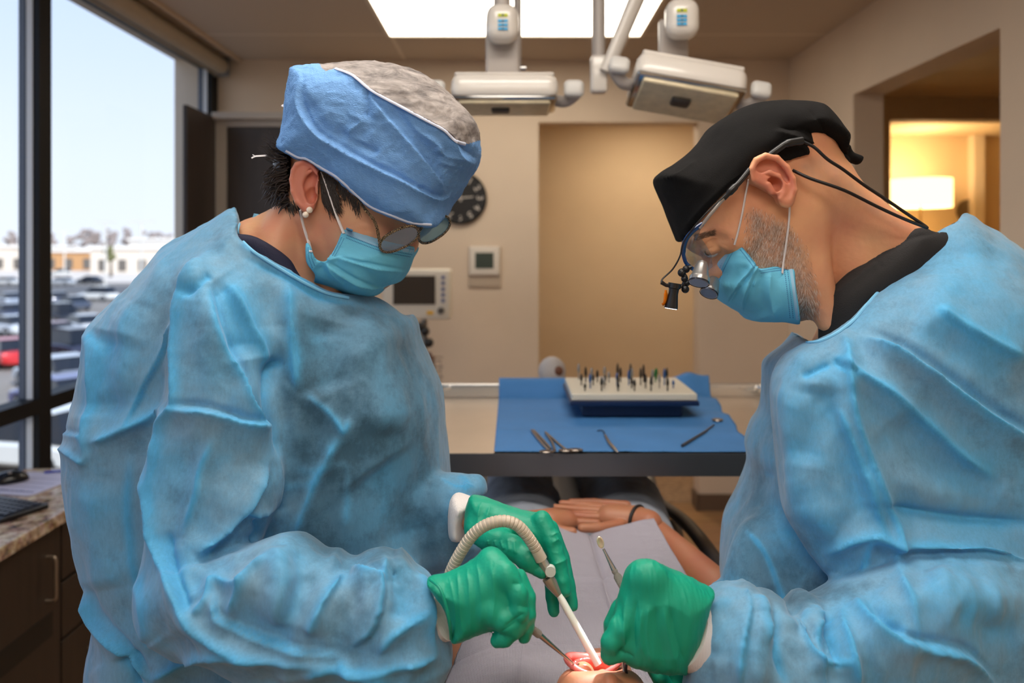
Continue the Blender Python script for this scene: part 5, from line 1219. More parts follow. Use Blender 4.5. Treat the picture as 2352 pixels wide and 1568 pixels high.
def man():
    Yh = 1.10; R = 'r'
    skin = skin_mat('skin_tan', (222, 164, 122), (206, 122, 98), 14, hair=(146, 130, 120))
    V_ = Vol((.18, .95, 1.38), (.66, 1.26, 1.72), .0028)
    hd = [(1530, 420), (1590, 362), (1680, 285), (1760, 252), (1850, 256), (1900, 300), (1922, 352), (1945, 400), (1940, 480), (1890, 560), (1870, 620), (1874, 690), (1872, 716), (1836, 737), (1780, 732), (1700, 705), (1655, 676), (1632, 650), (1622, 628), (1622, 604), (1612, 590), (1590, 578), (1572, 562), (1560, 540), (1545, 500)]
    V_.puff(outline(hd, Yh), .076, .07, .02)
    V_.puff(outline([(1840, 330), (1890, 345), (1962, 418), (2035, 483), (2115, 526), (2230, 570), (2200, 720), (2020, 800), (1900, 780), (1880, 700), (1850, 600), (1800, 440)], Yh+.01), .066, .06, .02)
    V_.ell(P(1604, 548, 1.06), (.013, .02, .009), .012)      # brow
    V_.ell(P(1690, 545, 1.040), (.026, .013, .018), .014)    # cheekbone
    V_.ell(P(1632, 570, 1.055), (.012, .011, .010), .006)    # lids
    V_.ell(P(1640, 552, 1.03), (.016, .010, .008), .010, None, 's')
    V_.ell(P(1820, 640, 1.045), (.03, .014, .03), .02)       # jaw corner
    V_.cap(P(1850, 480, 1.05), P(1905, 740, 1.055), .016, .016, .02)
    V_.cap(P(1900, 420, 1.055), P(2080, 560, 1.065), .020, .022, .03)
    H, HF = V_.mesh(); H = relax(H, HF, 2); H, HF = subdiv(H, HF); Nn = vnormals(H, HF)
    D, A = folds(H, Nn, [([(1862, 560), (1868, 620), (1880, 690), (1884, 710)], .006, -.002, R), ([(1725, 425), (1740, 432), (1756, 428)], .003, -.001, R), ([(1728, 416), (1742, 422), (1758, 420)], .003, -.001, R),
        ([(1600, 590), (1622, 575), (1640, 566)], .003, -.0016, R), ([(1655, 560), (1668, 565), (1676, 574)], .003, -.0008, R), ([(1650, 566), (1662, 576), (1668, 586)], .003, -.0008, R), ([(1850, 640), (1856, 690), (1866, 720)], .006, .0012, R), ([(1612, 560), (1630, 548), (1648, 544)], .004, .0012, R)], 1.03)
    H = H+Nn*(D+.0004*fbm(H*120, 2))[:, None]
    sf = Surf(H, HF)
    ye = 1.0065
    E_ = Vol((.298, ye-.022, 1.55), (.375, ye+.045, 1.64), .0012)
    EV, EF = ear_mesh(E_, [(1724, 418), (1722, 390), (1732, 364), (1757, 352), (1786, 358), (1812, 382), (1826, 410), (1830, 438), (1822, 464), (1806, 476), (1793, 468), (1784, 452), (1766, 440), (1744, 428)],
        [(1730, 412), (1727, 388), (1737, 368), (1758, 358), (1784, 363), (1806, 384), (1820, 410), (1824, 436), (1816, 458)], [(1748, 400), (1768, 396), (1788, 404), (1800, 424), (1800, 444), (1792, 456)],
        [((1765, 384), (.020, .0085, .011), .35), ((1800, 398), (.008, .007, .014), -.45)], [((1778, 424), (.0105, .0135, .0095), .5)], ((1764, 424), (1772, 440)), (1806, 462), ye, 1.1)
    B = Vol((.20, .70, 0.0), (.95, 1.40, 1.60), .011)
    B.puff(outline([(1900, 740), (2050, 620), (2200, 560), (2340, 620), (2450, 800), (2480, 1200), (2440, 1650), (1900, 1700), (1800, 1400), (1830, 1000)], 1.16), .13, .13, .03)
    B.cap(P(2250, 760, 1.06), P(2330, 1420, .99), .045, .036, .02); B.cap(P(2330, 1500, .98), P(1680, 1470, .88), .030, .024, .01)
    B.cap(P(2150, 780, 1.25), P(2000, 1300, 1.18), .045, .036, .02); B.cap(P(2000, 1300, 1.18), P(1640, 1640, .95), .034, .024, .01)
    for yy in (1.11, 1.28): B.cap((.66, yy, .92), (.68, yy, .50), .070, .06, .03); B.cap((.68, yy, .5), (.70, yy, .08), .055, .038, .02); B.ell((.63, yy, .045), (.11, .04, .04), .02)
    T, TF = B.mesh(); T = relax(T, TF, 2)
    Vb, Fb = join_raw([(H, HF), (EV, EF), (T, TF)])
    beardp = [(1722, 470), (1745, 478), (1775, 490), (1815, 512), (1850, 560), (1872, 620), (1888, 690), (1888, 722), (1855, 745), (1780, 745), (1640, 690), (1680, 600), (1708, 560), (1708, 500)]
    bd = np.clip(inside_px(Vb, beardp)/26, 0, 1)*.8*np.clip(.75+.6*fbm(Vb*90, 2), 0, 1)*(Vb[:, 2] > 1.3)
    red = np.clip(inside_px(Vb, [(1724, 418), (1722, 385), (1757, 350), (1800, 362), (1832, 420), (1825, 470), (1795, 472), (1745, 430)])/8, 0, 1)*.6*(Vb[:, 1] < 1.045)
    nape = np.clip(inside_px(Vb, [(1830, 380), (1900, 350), (1980, 430), (2060, 500), (2100, 530), (2040, 520), (1950, 460), (1880, 420)])/14, 0, 1)*.34*np.clip(.7+.8*fbm(Vb*60, 2), 0, 1)
    body = mesh_obj('person', Vb, Fb, skin, None, {'red': red, 'beard': np.maximum(bd, nape)})
    tag(body, 'bearded person in light blue gown, black cap, mask and loupes, bending over the patient', 'person')
    # beard hairs
    b1, b2 = MB(), MB(); rnd = random.Random(11); pl = np.array(beardp, float)
    jx = lambda x, y: (14-.02*(x-1700), 22)
    for i in range(5200):
        x = rnd.uniform(1706, 1882); y = rnd.uniform(468, 744)
        d = float(polydist(pl, np.array([x]), np.array([y]))[0])
        if d < 0 or rnd.random() > .25+d/30: continue
        h, n = sf.hit(x, y)
        if h is None: continue
        t = Vector((-.28+.5*(x > 1850)+rnd.uniform(-.3, .3), 0, -1+rnd.uniform(-.2, .2))); t = (t-n*t.dot(n)).normalized()
        L_ = rnd.uniform(.003, .0065)*(1+.5*(y > 660)); side = t.cross(n).normalized()*.00013; tip = h+t*L_+n*L_*rnd.uniform(.15, .45); mid = h+t*L_*.5+n*L_*.3
        (b1 if rnd.random() < .58 else b2).add([h-side, h+side, mid+side*.8, mid-side*.8, tip], [(0, 1, 2, 3), (3, 2, 4)])
    for i in range(420):  # eyebrow and lashes
        x = rnd.uniform(1592, 1640); y = 548-(x-1592)*.28+rnd.uniform(-6, 6); h, n = sf.hit(x, y)
        if h is None: continue
        t = Vector((.7, 0, .35+rnd.uniform(-.4, .4))); t = (t-n*t.dot(n)).normalized(); side = t.cross(n).normalized()*.00016
        b2.add([h-side, h+side, h+t*.006+n*.0012], [(0, 1, 2)])
    bo = b1.build('beard', mat('beard_grey', (214, 206, 198), .5), body, fix=False); b2.build('beard', mat('beard_brown', (104, 78, 60), .5), body, fix=False)['label'] = 'darker brown beard hairs and eyebrow'
    b = MB(); c = P(1633, 572, 1.0585); b.lathe([(.0112*math.sin(a), -.0112*math.cos(a)) for a in np.linspace(.05, math.pi-.05, 14)], c, 20); ey = b.build('eye', bpy.data.materials['eye_white'], body, True)
    b = MB(); b.lathe([(.0001, -.0002), (.0045, 0)], c+Vector((-.006, -.0085, -.004)), 16, 'Y'); b.build('iris', mat('iris_dark', (50, 38, 30), .1), ey, True)
    # ---- black scrub shirt
    S = Vol((.33, .90, .85), (.98, 1.40, 1.60), .006); 
    col = [(2085, 522), (2130, 520), (2172, 528), (2220, 560), (2300, 640), (2400, 900), (2300, 1500), (1950, 1500), (1830, 1000), (1862, 820), (1880, 770), (1879, 702), (1900, 674), (1939, 632), (1975, 606), (2016, 579), (2056, 552)]
    S.puff(outline([(2150, 500), (2230, 540), (2300, 640), (2400, 900), (2300, 1500), (1950, 1500), (1830, 1000), (1820, 760), (1840, 640), (1940, 560), (2040, 490)], 1.12), .098, .05, .01); S.cut([(2120, 521), (2086, 532), (2052, 552), (2016, 579), (1975, 606), (1939, 633), (1900, 674), (1881, 700), (1879, 780), (1874, 900), (1700, 900), (1700, 300), (2300, 300), (2180, 520)], 1.05, .85, 1.4); Vs, Fs = S.mesh(); Vs = relax(Vs, Fs, 2); Vs, Fs = subdiv(Vs, Fs); Ns = vnormals(Vs, Fs)
    D, A = folds(Vs, Ns, [([(2012, 582), (2014, 600), (2030, 616)], .003, -.0015, R), ([(2020, 590), (2090, 548), (2150, 536)], .003, -.0015, R), ([(1890, 700), (1950, 650), (2020, 598)], .004, .002, R)], 1.03)
    mb = mat('scrub_black', (22, 20, 21), .8, bump=.3, bscale=700)
    mesh_obj('scrub_top', Vs+Ns*D[:, None], Fs, mb, body)
    b = MB()
    for yy in (1.11, 1.28): b.tube([(.66, yy, .82), (.68, yy, .5), (.70, yy, .12)], [.074, .072, .062], 20)
    b.build('trousers', mb, body, True)
    for yy in (1.11, 1.28):
        Q = Vol((.47, yy-.07, -.01), (.79, yy+.07, .14), .006); Q.ell((.63, yy, .045), (.135, .048, .05), .0); Q.ell((.70, yy, .08), (.05, .042, .05), .02); Q.F = np.maximum(Q.F, (.002-(Q.lo[2]+Q.h*np.arange(Q.n[2])))[None, None, :])
        a, f = Q.mesh(); mesh_obj('shoe', relax(a, f, 2), f, bpy.data.materials['shoe_black'], body)
    # ---- gown
    G = Vol((.12, .66, .25), (1.06, 1.45, 1.62), .0062)
    tor = [(1848, 778), (1880, 700), (1960, 590), (2060, 490), (2150, 478), (2200, 506), (2240, 524), (2290, 556), (2345, 602), (2420, 680), (2520, 800), (2600, 1100), (2600, 1700), (2560, 2400), (1760, 2400), (1730, 1800), (1700, 1568), (1680, 1400), (1672, 1330), (1678, 1256), (1687, 1214), (1715, 1160), (1738, 1098), (1738, 1068), (1735, 1034), (1753, 982), (1770, 955), (1776, 884), (1786, 834)]
    G.puff(outline(tor, 1.14, 4), .15, .11, 0, Tb=.20)
    nf = [(1850, 800), (1950, 740), (2100, 640), (2250, 600), (2400, 680), (2560, 900), (2620, 1300), (2450, 1420), (2300, 1380), (2150, 1340), (2029, 1323), (1951, 1312), (1890, 1299), (1848, 1252), (1808, 1184), (1796, 1141), (1787, 1028), (1782, 940), (1790, 870), (1826, 812)]
    G.puff(outline(nf, 1.0, 4), .06, .10, .010, Tb=.14, yc=lambda x, z: 1.01-.12*(1.45-z))
    fo = [(1678, 1348), (1698, 1352), (1714, 1346), (1730, 1350), (1740, 1370), (1760, 1372), (1797, 1380), (1806, 1410), (1826, 1413), (1848, 1388), (1880, 1384), (1898, 1398), (1941, 1384), (1975, 1366), (2024, 1348), (2150, 1300), (2350, 1300), (2560, 1360), (2600, 1650), (2300, 1760), (1900, 1700), (1680, 1640), (1580, 1620), (1572, 1540), (1570, 1480), (1590, 1414), (1628, 1366)]
    G.puff(outline(fo, .88, 4), .072, .055, .008, Tb=.08, yc=lambda x, z: .862+.22*np.clip(x-.19, 0, 1))
    # far sleeve
    G.puff(outline([(1640, 1345), (1660, 1338), (1720, 1200), (1900, 1200), (1900, 1500), (1750, 1720), (1600, 1760), (1560, 1700), (1600, 1600)], 1.08), .05, .05, .012)
    G.puff(outline([(1560, 1400), (1600, 1400), (1630, 1372), (1600, 1440), (1592, 1500), (1586, 1570), (1555, 1570)], .86), .045, .010, .003, mode='s')
    hole = outline([(2205, 506), (2165, 530), (2106, 574), (2044, 636), (1990, 695), (1955, 734), (1915, 764), (1878, 780), (1850, 784), (1800, 700), (1900, 400), (2200, 400)], 1.14, 4)
    hq = np.array(hole); hs = G.sub((hq[:, 0].min(), .85, hq[:, 1].min()), (hq[:, 0].max(), 1.45, hq[:, 1].max()), .02)
    sl, X, Y, Z = hs; dd = polydist(hole, (X*1.14/Y)[:, :, 0:1]+0*Z, (CAMZ+(Z-CAMZ)*1.14/Y)+0*X); G.comb(sl, -dd, 0, 's')
    V, Fq = G.mesh(); V = relax(V, Fq, 4); V, Fq = subdiv(V, Fq); V = relax(V, Fq, 2); N = vnormals(V, Fq)
    fl = [([(1930, 778), (1947, 792), (1951, 853), (1957, 915), (1972, 976), (1998, 1049), (2029, 1131), (2060, 1198), (2062, 1255), (2070, 1316), (2096, 1394), (2106, 1476)], .011, .012, R),
          ([(1916, 822), (1967, 858), (2050, 909), (2137, 982), (2209, 1049), (2282, 1095)], .013, .012, R),
          ([(1988, 778), (2055, 806), (2137, 858), (2230, 925), (2307, 976), (2380, 1020)], .022, .020, 's'),
          ([(2150, 715), (2220, 760), (2352, 827)], .014, .010, R),
          ([(1926, 935), (1962, 1033), (2003, 1136), (2034, 1224)], .010, .009, R),
          ([(2039, 1162), (2127, 1177), (2230, 1193), (2370, 1203)], .016, -.013, R),
          ([(1890, 1275), (1962, 1239), (2013, 1229), (2055, 1244), (2178, 1255), (2281, 1275), (2370, 1300)], .013, .013, R),
          ([(1841, 866), (1875, 850), (1905, 835)], .009, -.008, R), ([(1917, 828), (1940, 850), (1970, 862)], .009, -.008, R),
          ([(1880, 884), (1869, 966), (1849, 1069)], .02, -.008, 'b'), ([(1835, 900), (1815, 980), (1812, 1080), (1830, 1160)], .02, .007, 'b'),
          ([(1800, 880), (1790, 960), (1795, 1060)], .010, .006, R),
          ([(1900, 900), (1930, 1000), (1960, 1100), (1985, 1190)], .014, -.008, 'b'),
          ([(2050, 960), (2120, 1030), (2200, 1090), (2300, 1140)], .03, -.012, 'b'), ([(2100, 700), (2250, 740), (2380, 800)], .04, .010, 'b'),
          ([(1714, 1352), (1720, 1404), (1709, 1481), (1699, 1570)], .011, .014, 's'), ([(1735, 1352), (1742, 1400), (1756, 1481)], .009, .008, R),
          ([(1660, 1370), (1640, 1440), (1630, 1520)], .016, -.007, 'b'), ([(1600, 1430), (1640, 1400), (1690, 1390)], .008, .005, R),
          ([(1777, 1380), (1785, 1440), (1781, 1500), (1800, 1568)], .012, -.009, R),
          ([(1807, 1414), (1838, 1481), (1880, 1517), (1957, 1523)], .009, .010, R),
          ([(1849, 1389), (1890, 1409), (1885, 1481), (1890, 1570)], .012, .012, 's'), ([(1862, 1400), (1850, 1440), (1840, 1475)], .01, .006, R),
          ([(1936, 1395), (1936, 1425), (1950, 1500), (1967, 1570)], .010, .010, R), ([(1905, 1400), (1910, 1470), (1925, 1540)], .014, -.011, R),
          ([(1972, 1378), (2008, 1430), (2050, 1460), (2101, 1476), (2199, 1492), (2281, 1568)], .016, .016, 's'),
          ([(1990, 1350), (2020, 1420), (2080, 1450)], .014, -.008, 'b'),
          ([(2120, 1330), (2200, 1380), (2300, 1400)], .03, .008, 'b'), ([(2180, 1400), (2250, 1440), (2340, 1460)], .02, -.008, 'b'),
          ([(1700, 1200), (1760, 1280), (1810, 1420)], .008, .003, R), ([(1735, 1150), (1790, 1260), (1870, 1330)], .05, -.012, 'b'),
          ([(1750, 1010), (1760, 1060), (1755, 1100)], .012, .006, R), ([(1760, 1085), (1785, 1095)], .008, -.006, R),
          ([(1800, 1170), (1860, 1180), (1920, 1230)], .02, .006, 'b'), ([(1980, 1330), (2000, 1250), (2030, 1240)], .01, .005, R)]
    D, A = folds(V, N, fl, .96)
    D = D+.0035*fbm(V*np.array([9, 9, 6])+5, 2)+.0042*ridged(V*np.array([11, 11, 7])+3, 2)+.0016*ridged(V*np.array([27, 27, 17])+3, 2)
    arm = np.clip(inside_px(V, fo)/15, 0, 1)*(V[:, 1] < .93); D += arm*(.0025*ridged(V*np.array([42, 30, 14]), 2)+.0085*ridged(V*np.array([17, 15, 6]), 2))
    D = D*np.clip((-N[:, 1]+.7)*1.2, .35, 1); V = relax(V+N*D[:, None], Fq, 2, .45)
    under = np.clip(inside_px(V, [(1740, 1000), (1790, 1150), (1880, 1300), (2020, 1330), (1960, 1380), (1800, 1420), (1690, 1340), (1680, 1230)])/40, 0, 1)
    loose = np.clip(A*.75+.24*fbm(V*13+4, 3)+.12-.15*under, 0, 1)
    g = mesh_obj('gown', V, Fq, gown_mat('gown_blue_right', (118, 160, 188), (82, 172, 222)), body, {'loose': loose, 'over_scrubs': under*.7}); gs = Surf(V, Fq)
    b = MB(); pts = [gs.at(x, y, .001, 1.04) for x, y in cr([(2160, 537), (2108, 577), (2046, 640), (1992, 699), (1958, 738), (1917, 768), (1880, 784), (1852, 787)], 8)]
    b.tube(pts, .0024, 8); b.build('neck_binding', bpy.data.materials['binding_blue'], g, True)
    b = MB(); b.tube([P(1650, 1482, .866), P(1610, 1460, .860), P(1576, 1441, .853)], [(.041, .031)]*3, 28); b.build('knit_cuff', M_cuff, body, True)
    # ---- scrub cap
    K = Vol((.16, .93, 1.48), (.46, 1.28, 1.72), .0038)
    cp = [(1505, 409), (1518, 395), (1568, 364), (1606, 326), (1633, 292), (1671, 265), (1710, 246), (1748, 238), (1798, 236), (1855, 240), (1886, 261), (1909, 292), (1928, 319), (1926, 345), (1924, 372), (1900, 362), (1882, 349), (1847, 357), (1810, 368), (1770, 374), (1735, 385), (1710, 406), (1671, 437), (1633, 475), (1595, 518), (1574, 544), (1562, 556), (1549, 529), (1530, 475), (1516, 445), (1507, 422)]
    cb = cp[:18]+[(1924, 372), (1915, 405), (1880, 400), (1840, 405), (1790, 420), (1745, 440), (1700, 475), (1660, 520), (1622, 552), (1592, 574), (1568, 566)]+cp[27:]
    K.puff(outline(cb, Yh, 4), .094, .075, 0, p=2.5)
    K.cut([(1960, 380), (1924, 374), (1900, 362), (1882, 349), (1847, 357), (1810, 368), (1770, 374), (1735, 385), (1710, 406), (1671, 437), (1633, 475), (1595, 518), (1574, 544), (1562, 556), (1500, 566), (1500, 700), (1700, 700), (1960, 600)], 1.03, .9, 1.3)
    V, Fq = K.mesh(); V = relax(V, Fq, 3); V, Fq = subdiv(V, Fq); N = vnormals(V, Fq)
    fl = [([(1515, 412), (1560, 400), (1600, 370)], .008, .004, R), ([(1790, 290), (1850, 300), (1905, 330), (1924, 345)], .010, -.006, R), ([(1780, 300), (1840, 318), (1890, 340)], .008, .005, R), ([(1830, 330), (1870, 338), (1905, 352)], .006, -.004, R), ([(1720, 395), (1760, 380), (1830, 362), (1880, 352)], .005, .002, R),
          ([(1560, 540), (1600, 490), (1660, 430), (1715, 388)], .006, .002, R), ([(1600, 340), (1680, 300), (1800, 270)], .02, -.003, 'b'), ([(1860, 250), (1890, 290), (1900, 320)], .008, -.003, R)]
    D, A = folds(V, N, fl, 1.0); V = V+N*(D+.0016*fbm(V*25, 2))[:, None]
    bm_ = mat('cap_black', (17, 16, 16), .9, spec=.2, bump=.3, bscale=900); cap = mesh_obj('scrub_cap', V, Fq, bm_, body); cap['label'] = 'plain black cloth scrub cap'
    Q = Vol((.44, 1.03, 1.58), (.53, 1.12, 1.66), .002)
    Q.puff(outline([(1912, 336), (1945, 329), (1958, 349), (1981, 360), (1972, 378), (1952, 374), (1935, 379), (1918, 366)], 1.08), .012, .008, .004)
    Q.cap(P(1922, 350, 1.07), P(1940, 368, 1.062), .006, .007, .003); Q.cap(P(1915, 340, 1.075), P(1948, 338, 1.068), .004, .004, .002)
    a, f = Q.mesh(); a = relax(a, f, 2); mesh_obj('tie_knot', a, f, bm_, cap)
    b = MB(); pts = [P(1925, 372, 1.08), P(1940, 395, 1.075), P(1962, 418, 1.07)]; b.tube(pts, [(.004, .001)]*3, 6); b.build('tie_end', bm_, cap, True)
    # ---- mask
    mk = [(1679, 544), (1690, 553), (1702, 564), (1718, 584), (1733, 603), (1744, 617), (1780, 612), (1818, 607), (1822, 613), (1828, 660), (1837, 736), (1786, 738), (1725, 736), (1706, 721), (1671, 701), (1648, 682), (1631, 655), (1636, 628), (1646, 600), (1662, 568)]
    Q = Vol((.24, .98, 1.38), (.44, 1.22, 1.56), .0026)
    Q.puff(outline([(1670, 520), (1720, 540), (1760, 580), (1800, 575), (1850, 580), (1866, 640), (1866, 738)]+mk[11:18]+[(1630, 600), (1645, 556)], 1.10, 4), .090, .05, 0, p=2.3)
    Q.cut([(1679, 543), (1690, 553), (1702, 564), (1718, 584), (1733, 603), (1744, 617), (1780, 612), (1820, 608), (1828, 660), (1838, 738), (1836, 780), (1900, 780), (1900, 480), (1660, 480)], 1.02, .95, 1.3)
    Q.cut([(1681, 541), (1662, 568), (1646, 600), (1636, 628), (1630, 655), (1600, 660), (1600, 500), (1680, 480)], 1.04, .95, 1.3); V, Fq = Q.mesh(); V = relax(V, Fq, 2); V, Fq = subdiv(V, Fq); N = vnormals(V, Fq)
    fl = [([(1733, 606), (1722, 628), (1690, 665), (1668, 698)], .007, .006, 's'), ([(1740, 612), (1728, 640), (1712, 680), (1706, 718)], .008, .007, 's'), ([(1770, 625), (1768, 670), (1782, 736)], .006, .004, R), ([(1752, 622), (1745, 680), (1750, 730)], .010, -.004, 'b'), ([(1700, 575), (1690, 620), (1660, 660)], .010, .003, 'b'), ([(1720, 605), (1700, 650), (1680, 690)], .008, -.003, 'b'), ([(1739, 612), (1736, 640), (1730, 660)], .004, .003, R)]
    D, A = folds(V, N, fl, 1.02); V = V+N*(D+.0006*fbm(V*60, 2))[:, None]; mo = mesh_obj('face_mask', V, Fq, M_maskm, body); ms = Surf(V, Fq)
    band(ms, [(1680, 546), (1664, 569), (1648, 601), (1637, 632)], [(1692, 556), (1676, 578), (1660, 610), (1650, 640)]).build('mask_edge', M_maskw, mo, True, False)
    band(ms, [(1819, 609), (1826, 660), (1835, 735)], [(1812, 609), (1819, 660), (1828, 735)]).build('mask_edge', M_maskw, mo, True, False)
    dashes(mo, ms, [[(1689, 556), (1672, 580), (1655, 612), (1643, 640)], [(1697, 561), (1680, 585), (1663, 618), (1650, 648)]], 34, .001)
    dashes(mo, ms, [[(1808, 615), (1814, 660), (1822, 732)], [(1801, 616), (1807, 660), (1815, 732)], [(1745, 622), (1780, 617), (1812, 613)], [(1747, 627), (1780, 622), (1812, 618)], [(1704, 568), (1720, 588), (1738, 612)], [(1700, 573), (1716, 593), (1733, 616)]], 26, .001)
    b = MB(); q = [P(1720, 412, 1.012)]+[nearest([sf, ms], x, y, .0024) for x, y in ((1713, 445), (1705, 490), (1696, 530), (1687, 562))]; b.tube(cr([tuple(p) for p in q], 6), [(.0026, .0009)]*25, 8)
    q = [P(1814, 470, 1.014)]+[nearest([sf, ms], x, y, .0024) for x, y in ((1812, 510), (1806, 560), (1800, 600), (1797, 628))]; b.tube(cr([tuple(p) for p in q], 6), [(.0026, .0009)]*25, 8)
    b.build('ear_loop', M_loop, mo, True)
    # ---- loupes
    bk = mat('loupe_black', (18, 18, 20), .35); sv = mat('loupe_silver', (170, 168, 166), .28, .8); bl = mat('loupe_blue', (18, 66, 130), .25, coat=.5)
    f = MB(); q = [P(1722, 389, 1.004), P(1700, 416, 1.002), P(1680, 437, 1.001), P(1662, 456, 1.002)]; f.tube(cr([tuple(p) for p in q], 5), [.0036]*8+[.0048]*4+[.0034]*4, 10)
    L0 = f.build('loupes', bk, body, True); f = MB()
    q2 = [P(1768, 356, 1.004), P(1790, 340, 1.003), P(1808, 329, 1.004), P(1842, 323, 1.008)]; f.tube(cr([tuple(p) for p in q2], 5), [.0042]*10+[.0052]*4+[.0055]*2, 12)
    f.build('ear_hook', bk, L0, True); L0['label'] = 'blue-framed magnifying loupes with headlamp'
    f = MB(); q = [P(1662, 456, 1.002), P(1632, 492, 1.004), P(1606, 524, 1.008)]; f.tube(cr([tuple(p) for p in q], 5), .0022, 10); f.build('temple_arm', sv, L0, True)
    f = MB(); q = [P(1668, 446, .999), P(1620, 492, 1.0), P(1592, 524, 1.004), P(1570, 556, 1.010), P(1562, 588, 1.016), P(1545, 618, 1.020), P(1522, 640, 1.020), P(1519, 650, 1.018)]; f.tube(cr([tuple(p) for p in q], 6), .0011, 8); f.build('lamp_wire', bk, L0, True)
    f = MB(); q = [P(1614, 514, 1.008), P(1592, 530, 1.010), P(1576, 550, 1.015), P(1569, 575, 1.022), P(1574, 600, 1.028), P(1586, 614, 1.034), P(1600, 622, 1.04)]; f.tube(cr([tuple(p) for p in q], 6), [(.0024, .0040)]*20+[(.0022, .0026)]*17, 10); f.build('frame', bl, L0, True)
    q = [P(1612, 519, 1.010), P(1590, 533, 1.012), P(1574, 560, 1.020), P(1574, 590, 1.028), P(1588, 612, 1.034), P(1626, 622, 1.03), P(1637, 612, 1.022), P(1634, 585, 1.012), P(1620, 560, 1.006), P(1605, 540, 1.006)]
    MB().prism(q, (0, .0012, 0)).build('lens', glass_mat('loupe_lens', (226, 232, 238), 2, .05), L0)
    def scope(cx, cy, ex, ey, yy, r0, r1, r2):
        a, c = P(cx, cy, yy), P(ex, ey, yy-.012); d = c-a
        m = MB(); m.tube([a, a+d*.12, a+d*.15, a+d*.7, a+d*.74, a+d*.95, c], [r0*.8, r0, r0*1.05, r1, r2, r2, r2*.95], 28); o = m.build('loupe_scope', sv, L0, True)
        m = MB(); m.tube([a+d*.94, c+d*.012], [r2*1.04, r2*1.04], 28, caps=False); m.build('scope_ring', mat('scope_ring', (60, 64, 76), .2, .8), o, True)
        m = MB(); m.tube([c-d*.02, c+d*.004], [r2*.9, r2*.9], 28); m.build('scope_glass', mat('scope_glass', (96, 120, 150), .05, .3), o, True)
    scope(1613, 602, 1605, 650, 1.012, .0075, .0115, .0128); scope(1640, 640, 1628, 674, 1.05, .008, .011, .0118)
    f = MB()
    for x, y, r in ((1566, 626, .0055), (1576, 618, .005), (1572, 640, .0045), (1578, 650, .004), (1574, 664, .0052)): f.lathe([(r*math.sin(a), -r*math.cos(a)) for a in np.linspace(.05, math.pi-.05, 8)], P(x, y, 1.022), 12)
    f.tube(cr([tuple(P(x, y, 1.022)) for x, y in ((1588, 612), (1568, 622), (1576, 640), (1570, 655), (1578, 668))], 4), .0028, 8); f.tube([P(1519, 648, 1.02), P(1530, 655, 1.02), P(1566, 657, 1.02)], [.0028, .0024, .0026], 10)
    f.build('lamp_bracket', bk, L0, True)
    f = MB(); a, c = P(1550, 650, 1.02), P(1541, 708, 1.02); d = c-a; f.tube([a, a+d*.2, a+d*.22, a+d*.42, a+d*.9, c], [.0082, .0082, .0066, .0062, .0084, .0088], 24); hl = f.build('headlamp', bk, L0, True)
    f = MB(); f.tube([c-d*.02, c+d*.01], [.0076, .0076], 20); f.build('lamp_glass', mat('lamp_lit', (255, 255, 255), .3, emit=(235, 240, 255), estr=14), hl, True)
    f = MB(); f.tube(cr([tuple(P(x, y, 1.018)) for x, y in ((1529, 666), (1529, 680), (1527, 694), (1521, 700))], 5), [(.0025, .001)]*3+[(.0042, .001)]*8+[(.003, .001)]*5, 10); f.build('orange_filter', mat('filter_orange', (222, 122, 12), .3), hl, True)
    f = MB(); q = [(1842, 324, 1.008), (1870, 338, 1.004), (1901, 366, 1.0), (1935, 388, .998), (1985, 425, 1.0), (2035, 458, 1.004), (2085, 492, 1.01), (2128, 521, 1.022)]
    f.tube(cr([tuple(P(*p)) for p in q], 5), .0021, 8); q = [(1821, 391, 1.016), (1862, 410, 1.004), (1939, 437, .996), (2016, 475, .998), (2080, 504, 1.006), (2130, 523, 1.02)]; f.tube(cr([tuple(P(*p)) for p in q], 5), .0021, 8)
    f.build('neck_cord', bk, L0, True)
    # headlamp beam
    sp = bpy.data.lights.new('headlamp_beam', 'SPOT'); sp.energy = 26; sp.color = (.95, .97, 1); sp.spot_size = .155; sp.spot_blend = .35; sp.shadow_soft_size = .004
    so_ = bpy.data.objects.new('headlamp_beam', sp); C.objects.link(so_); so_.location = c+d.normalized()*.004; tgt = P(1368, 1528, .865); so_.rotation_euler = (tgt-so_.location).to_track_quat('-Z', 'Y').to_euler()
    # ---- gloves
    Q = Vol((.085, .76, .99), (.25, .93, 1.19), .0023)
    Q.puff(outline([(1638, 1354), (1612, 1342), (1577, 1328), (1540, 1316), (1510, 1299), (1488, 1293), (1473, 1300), (1458, 1328), (1441, 1343), (1433, 1363), (1418, 1398), (1404, 1440), (1404, 1478), (1433, 1503), (1453, 1515), (1503, 1528), (1556, 1538), (1576, 1538), (1580, 1480), (1590, 1440), (1606, 1402), (1628, 1374)], .85), .034, .036, 0, Tb=.02)
    Q.ell(P(1490, 1318, .825), (.016, .012, .013), .012); Q.ell(P(1520, 1420, .835), (.036, .022, .040), .03); Q.cap(P(1470, 1330, .835), P(1462, 1480, .832), .014, .011, .02)
    Q.chain([P(1460, 1400, .828), P(1424, 1440, .822), P(1404, 1474, .820), P(1398, 1502, .824)], [.014, .0105, .0098, .0082], .004)
    Q.chain([P(1424, 1400, .850), P(1406, 1434, .852), P(1403, 1452, .853)], [.010, .0085, .0075], .003)
    Q.chain([P(1460, 1470, .835), P(1416, 1494, .828), P(1402, 1506, .826)], [.014, .0095, .008], .005)
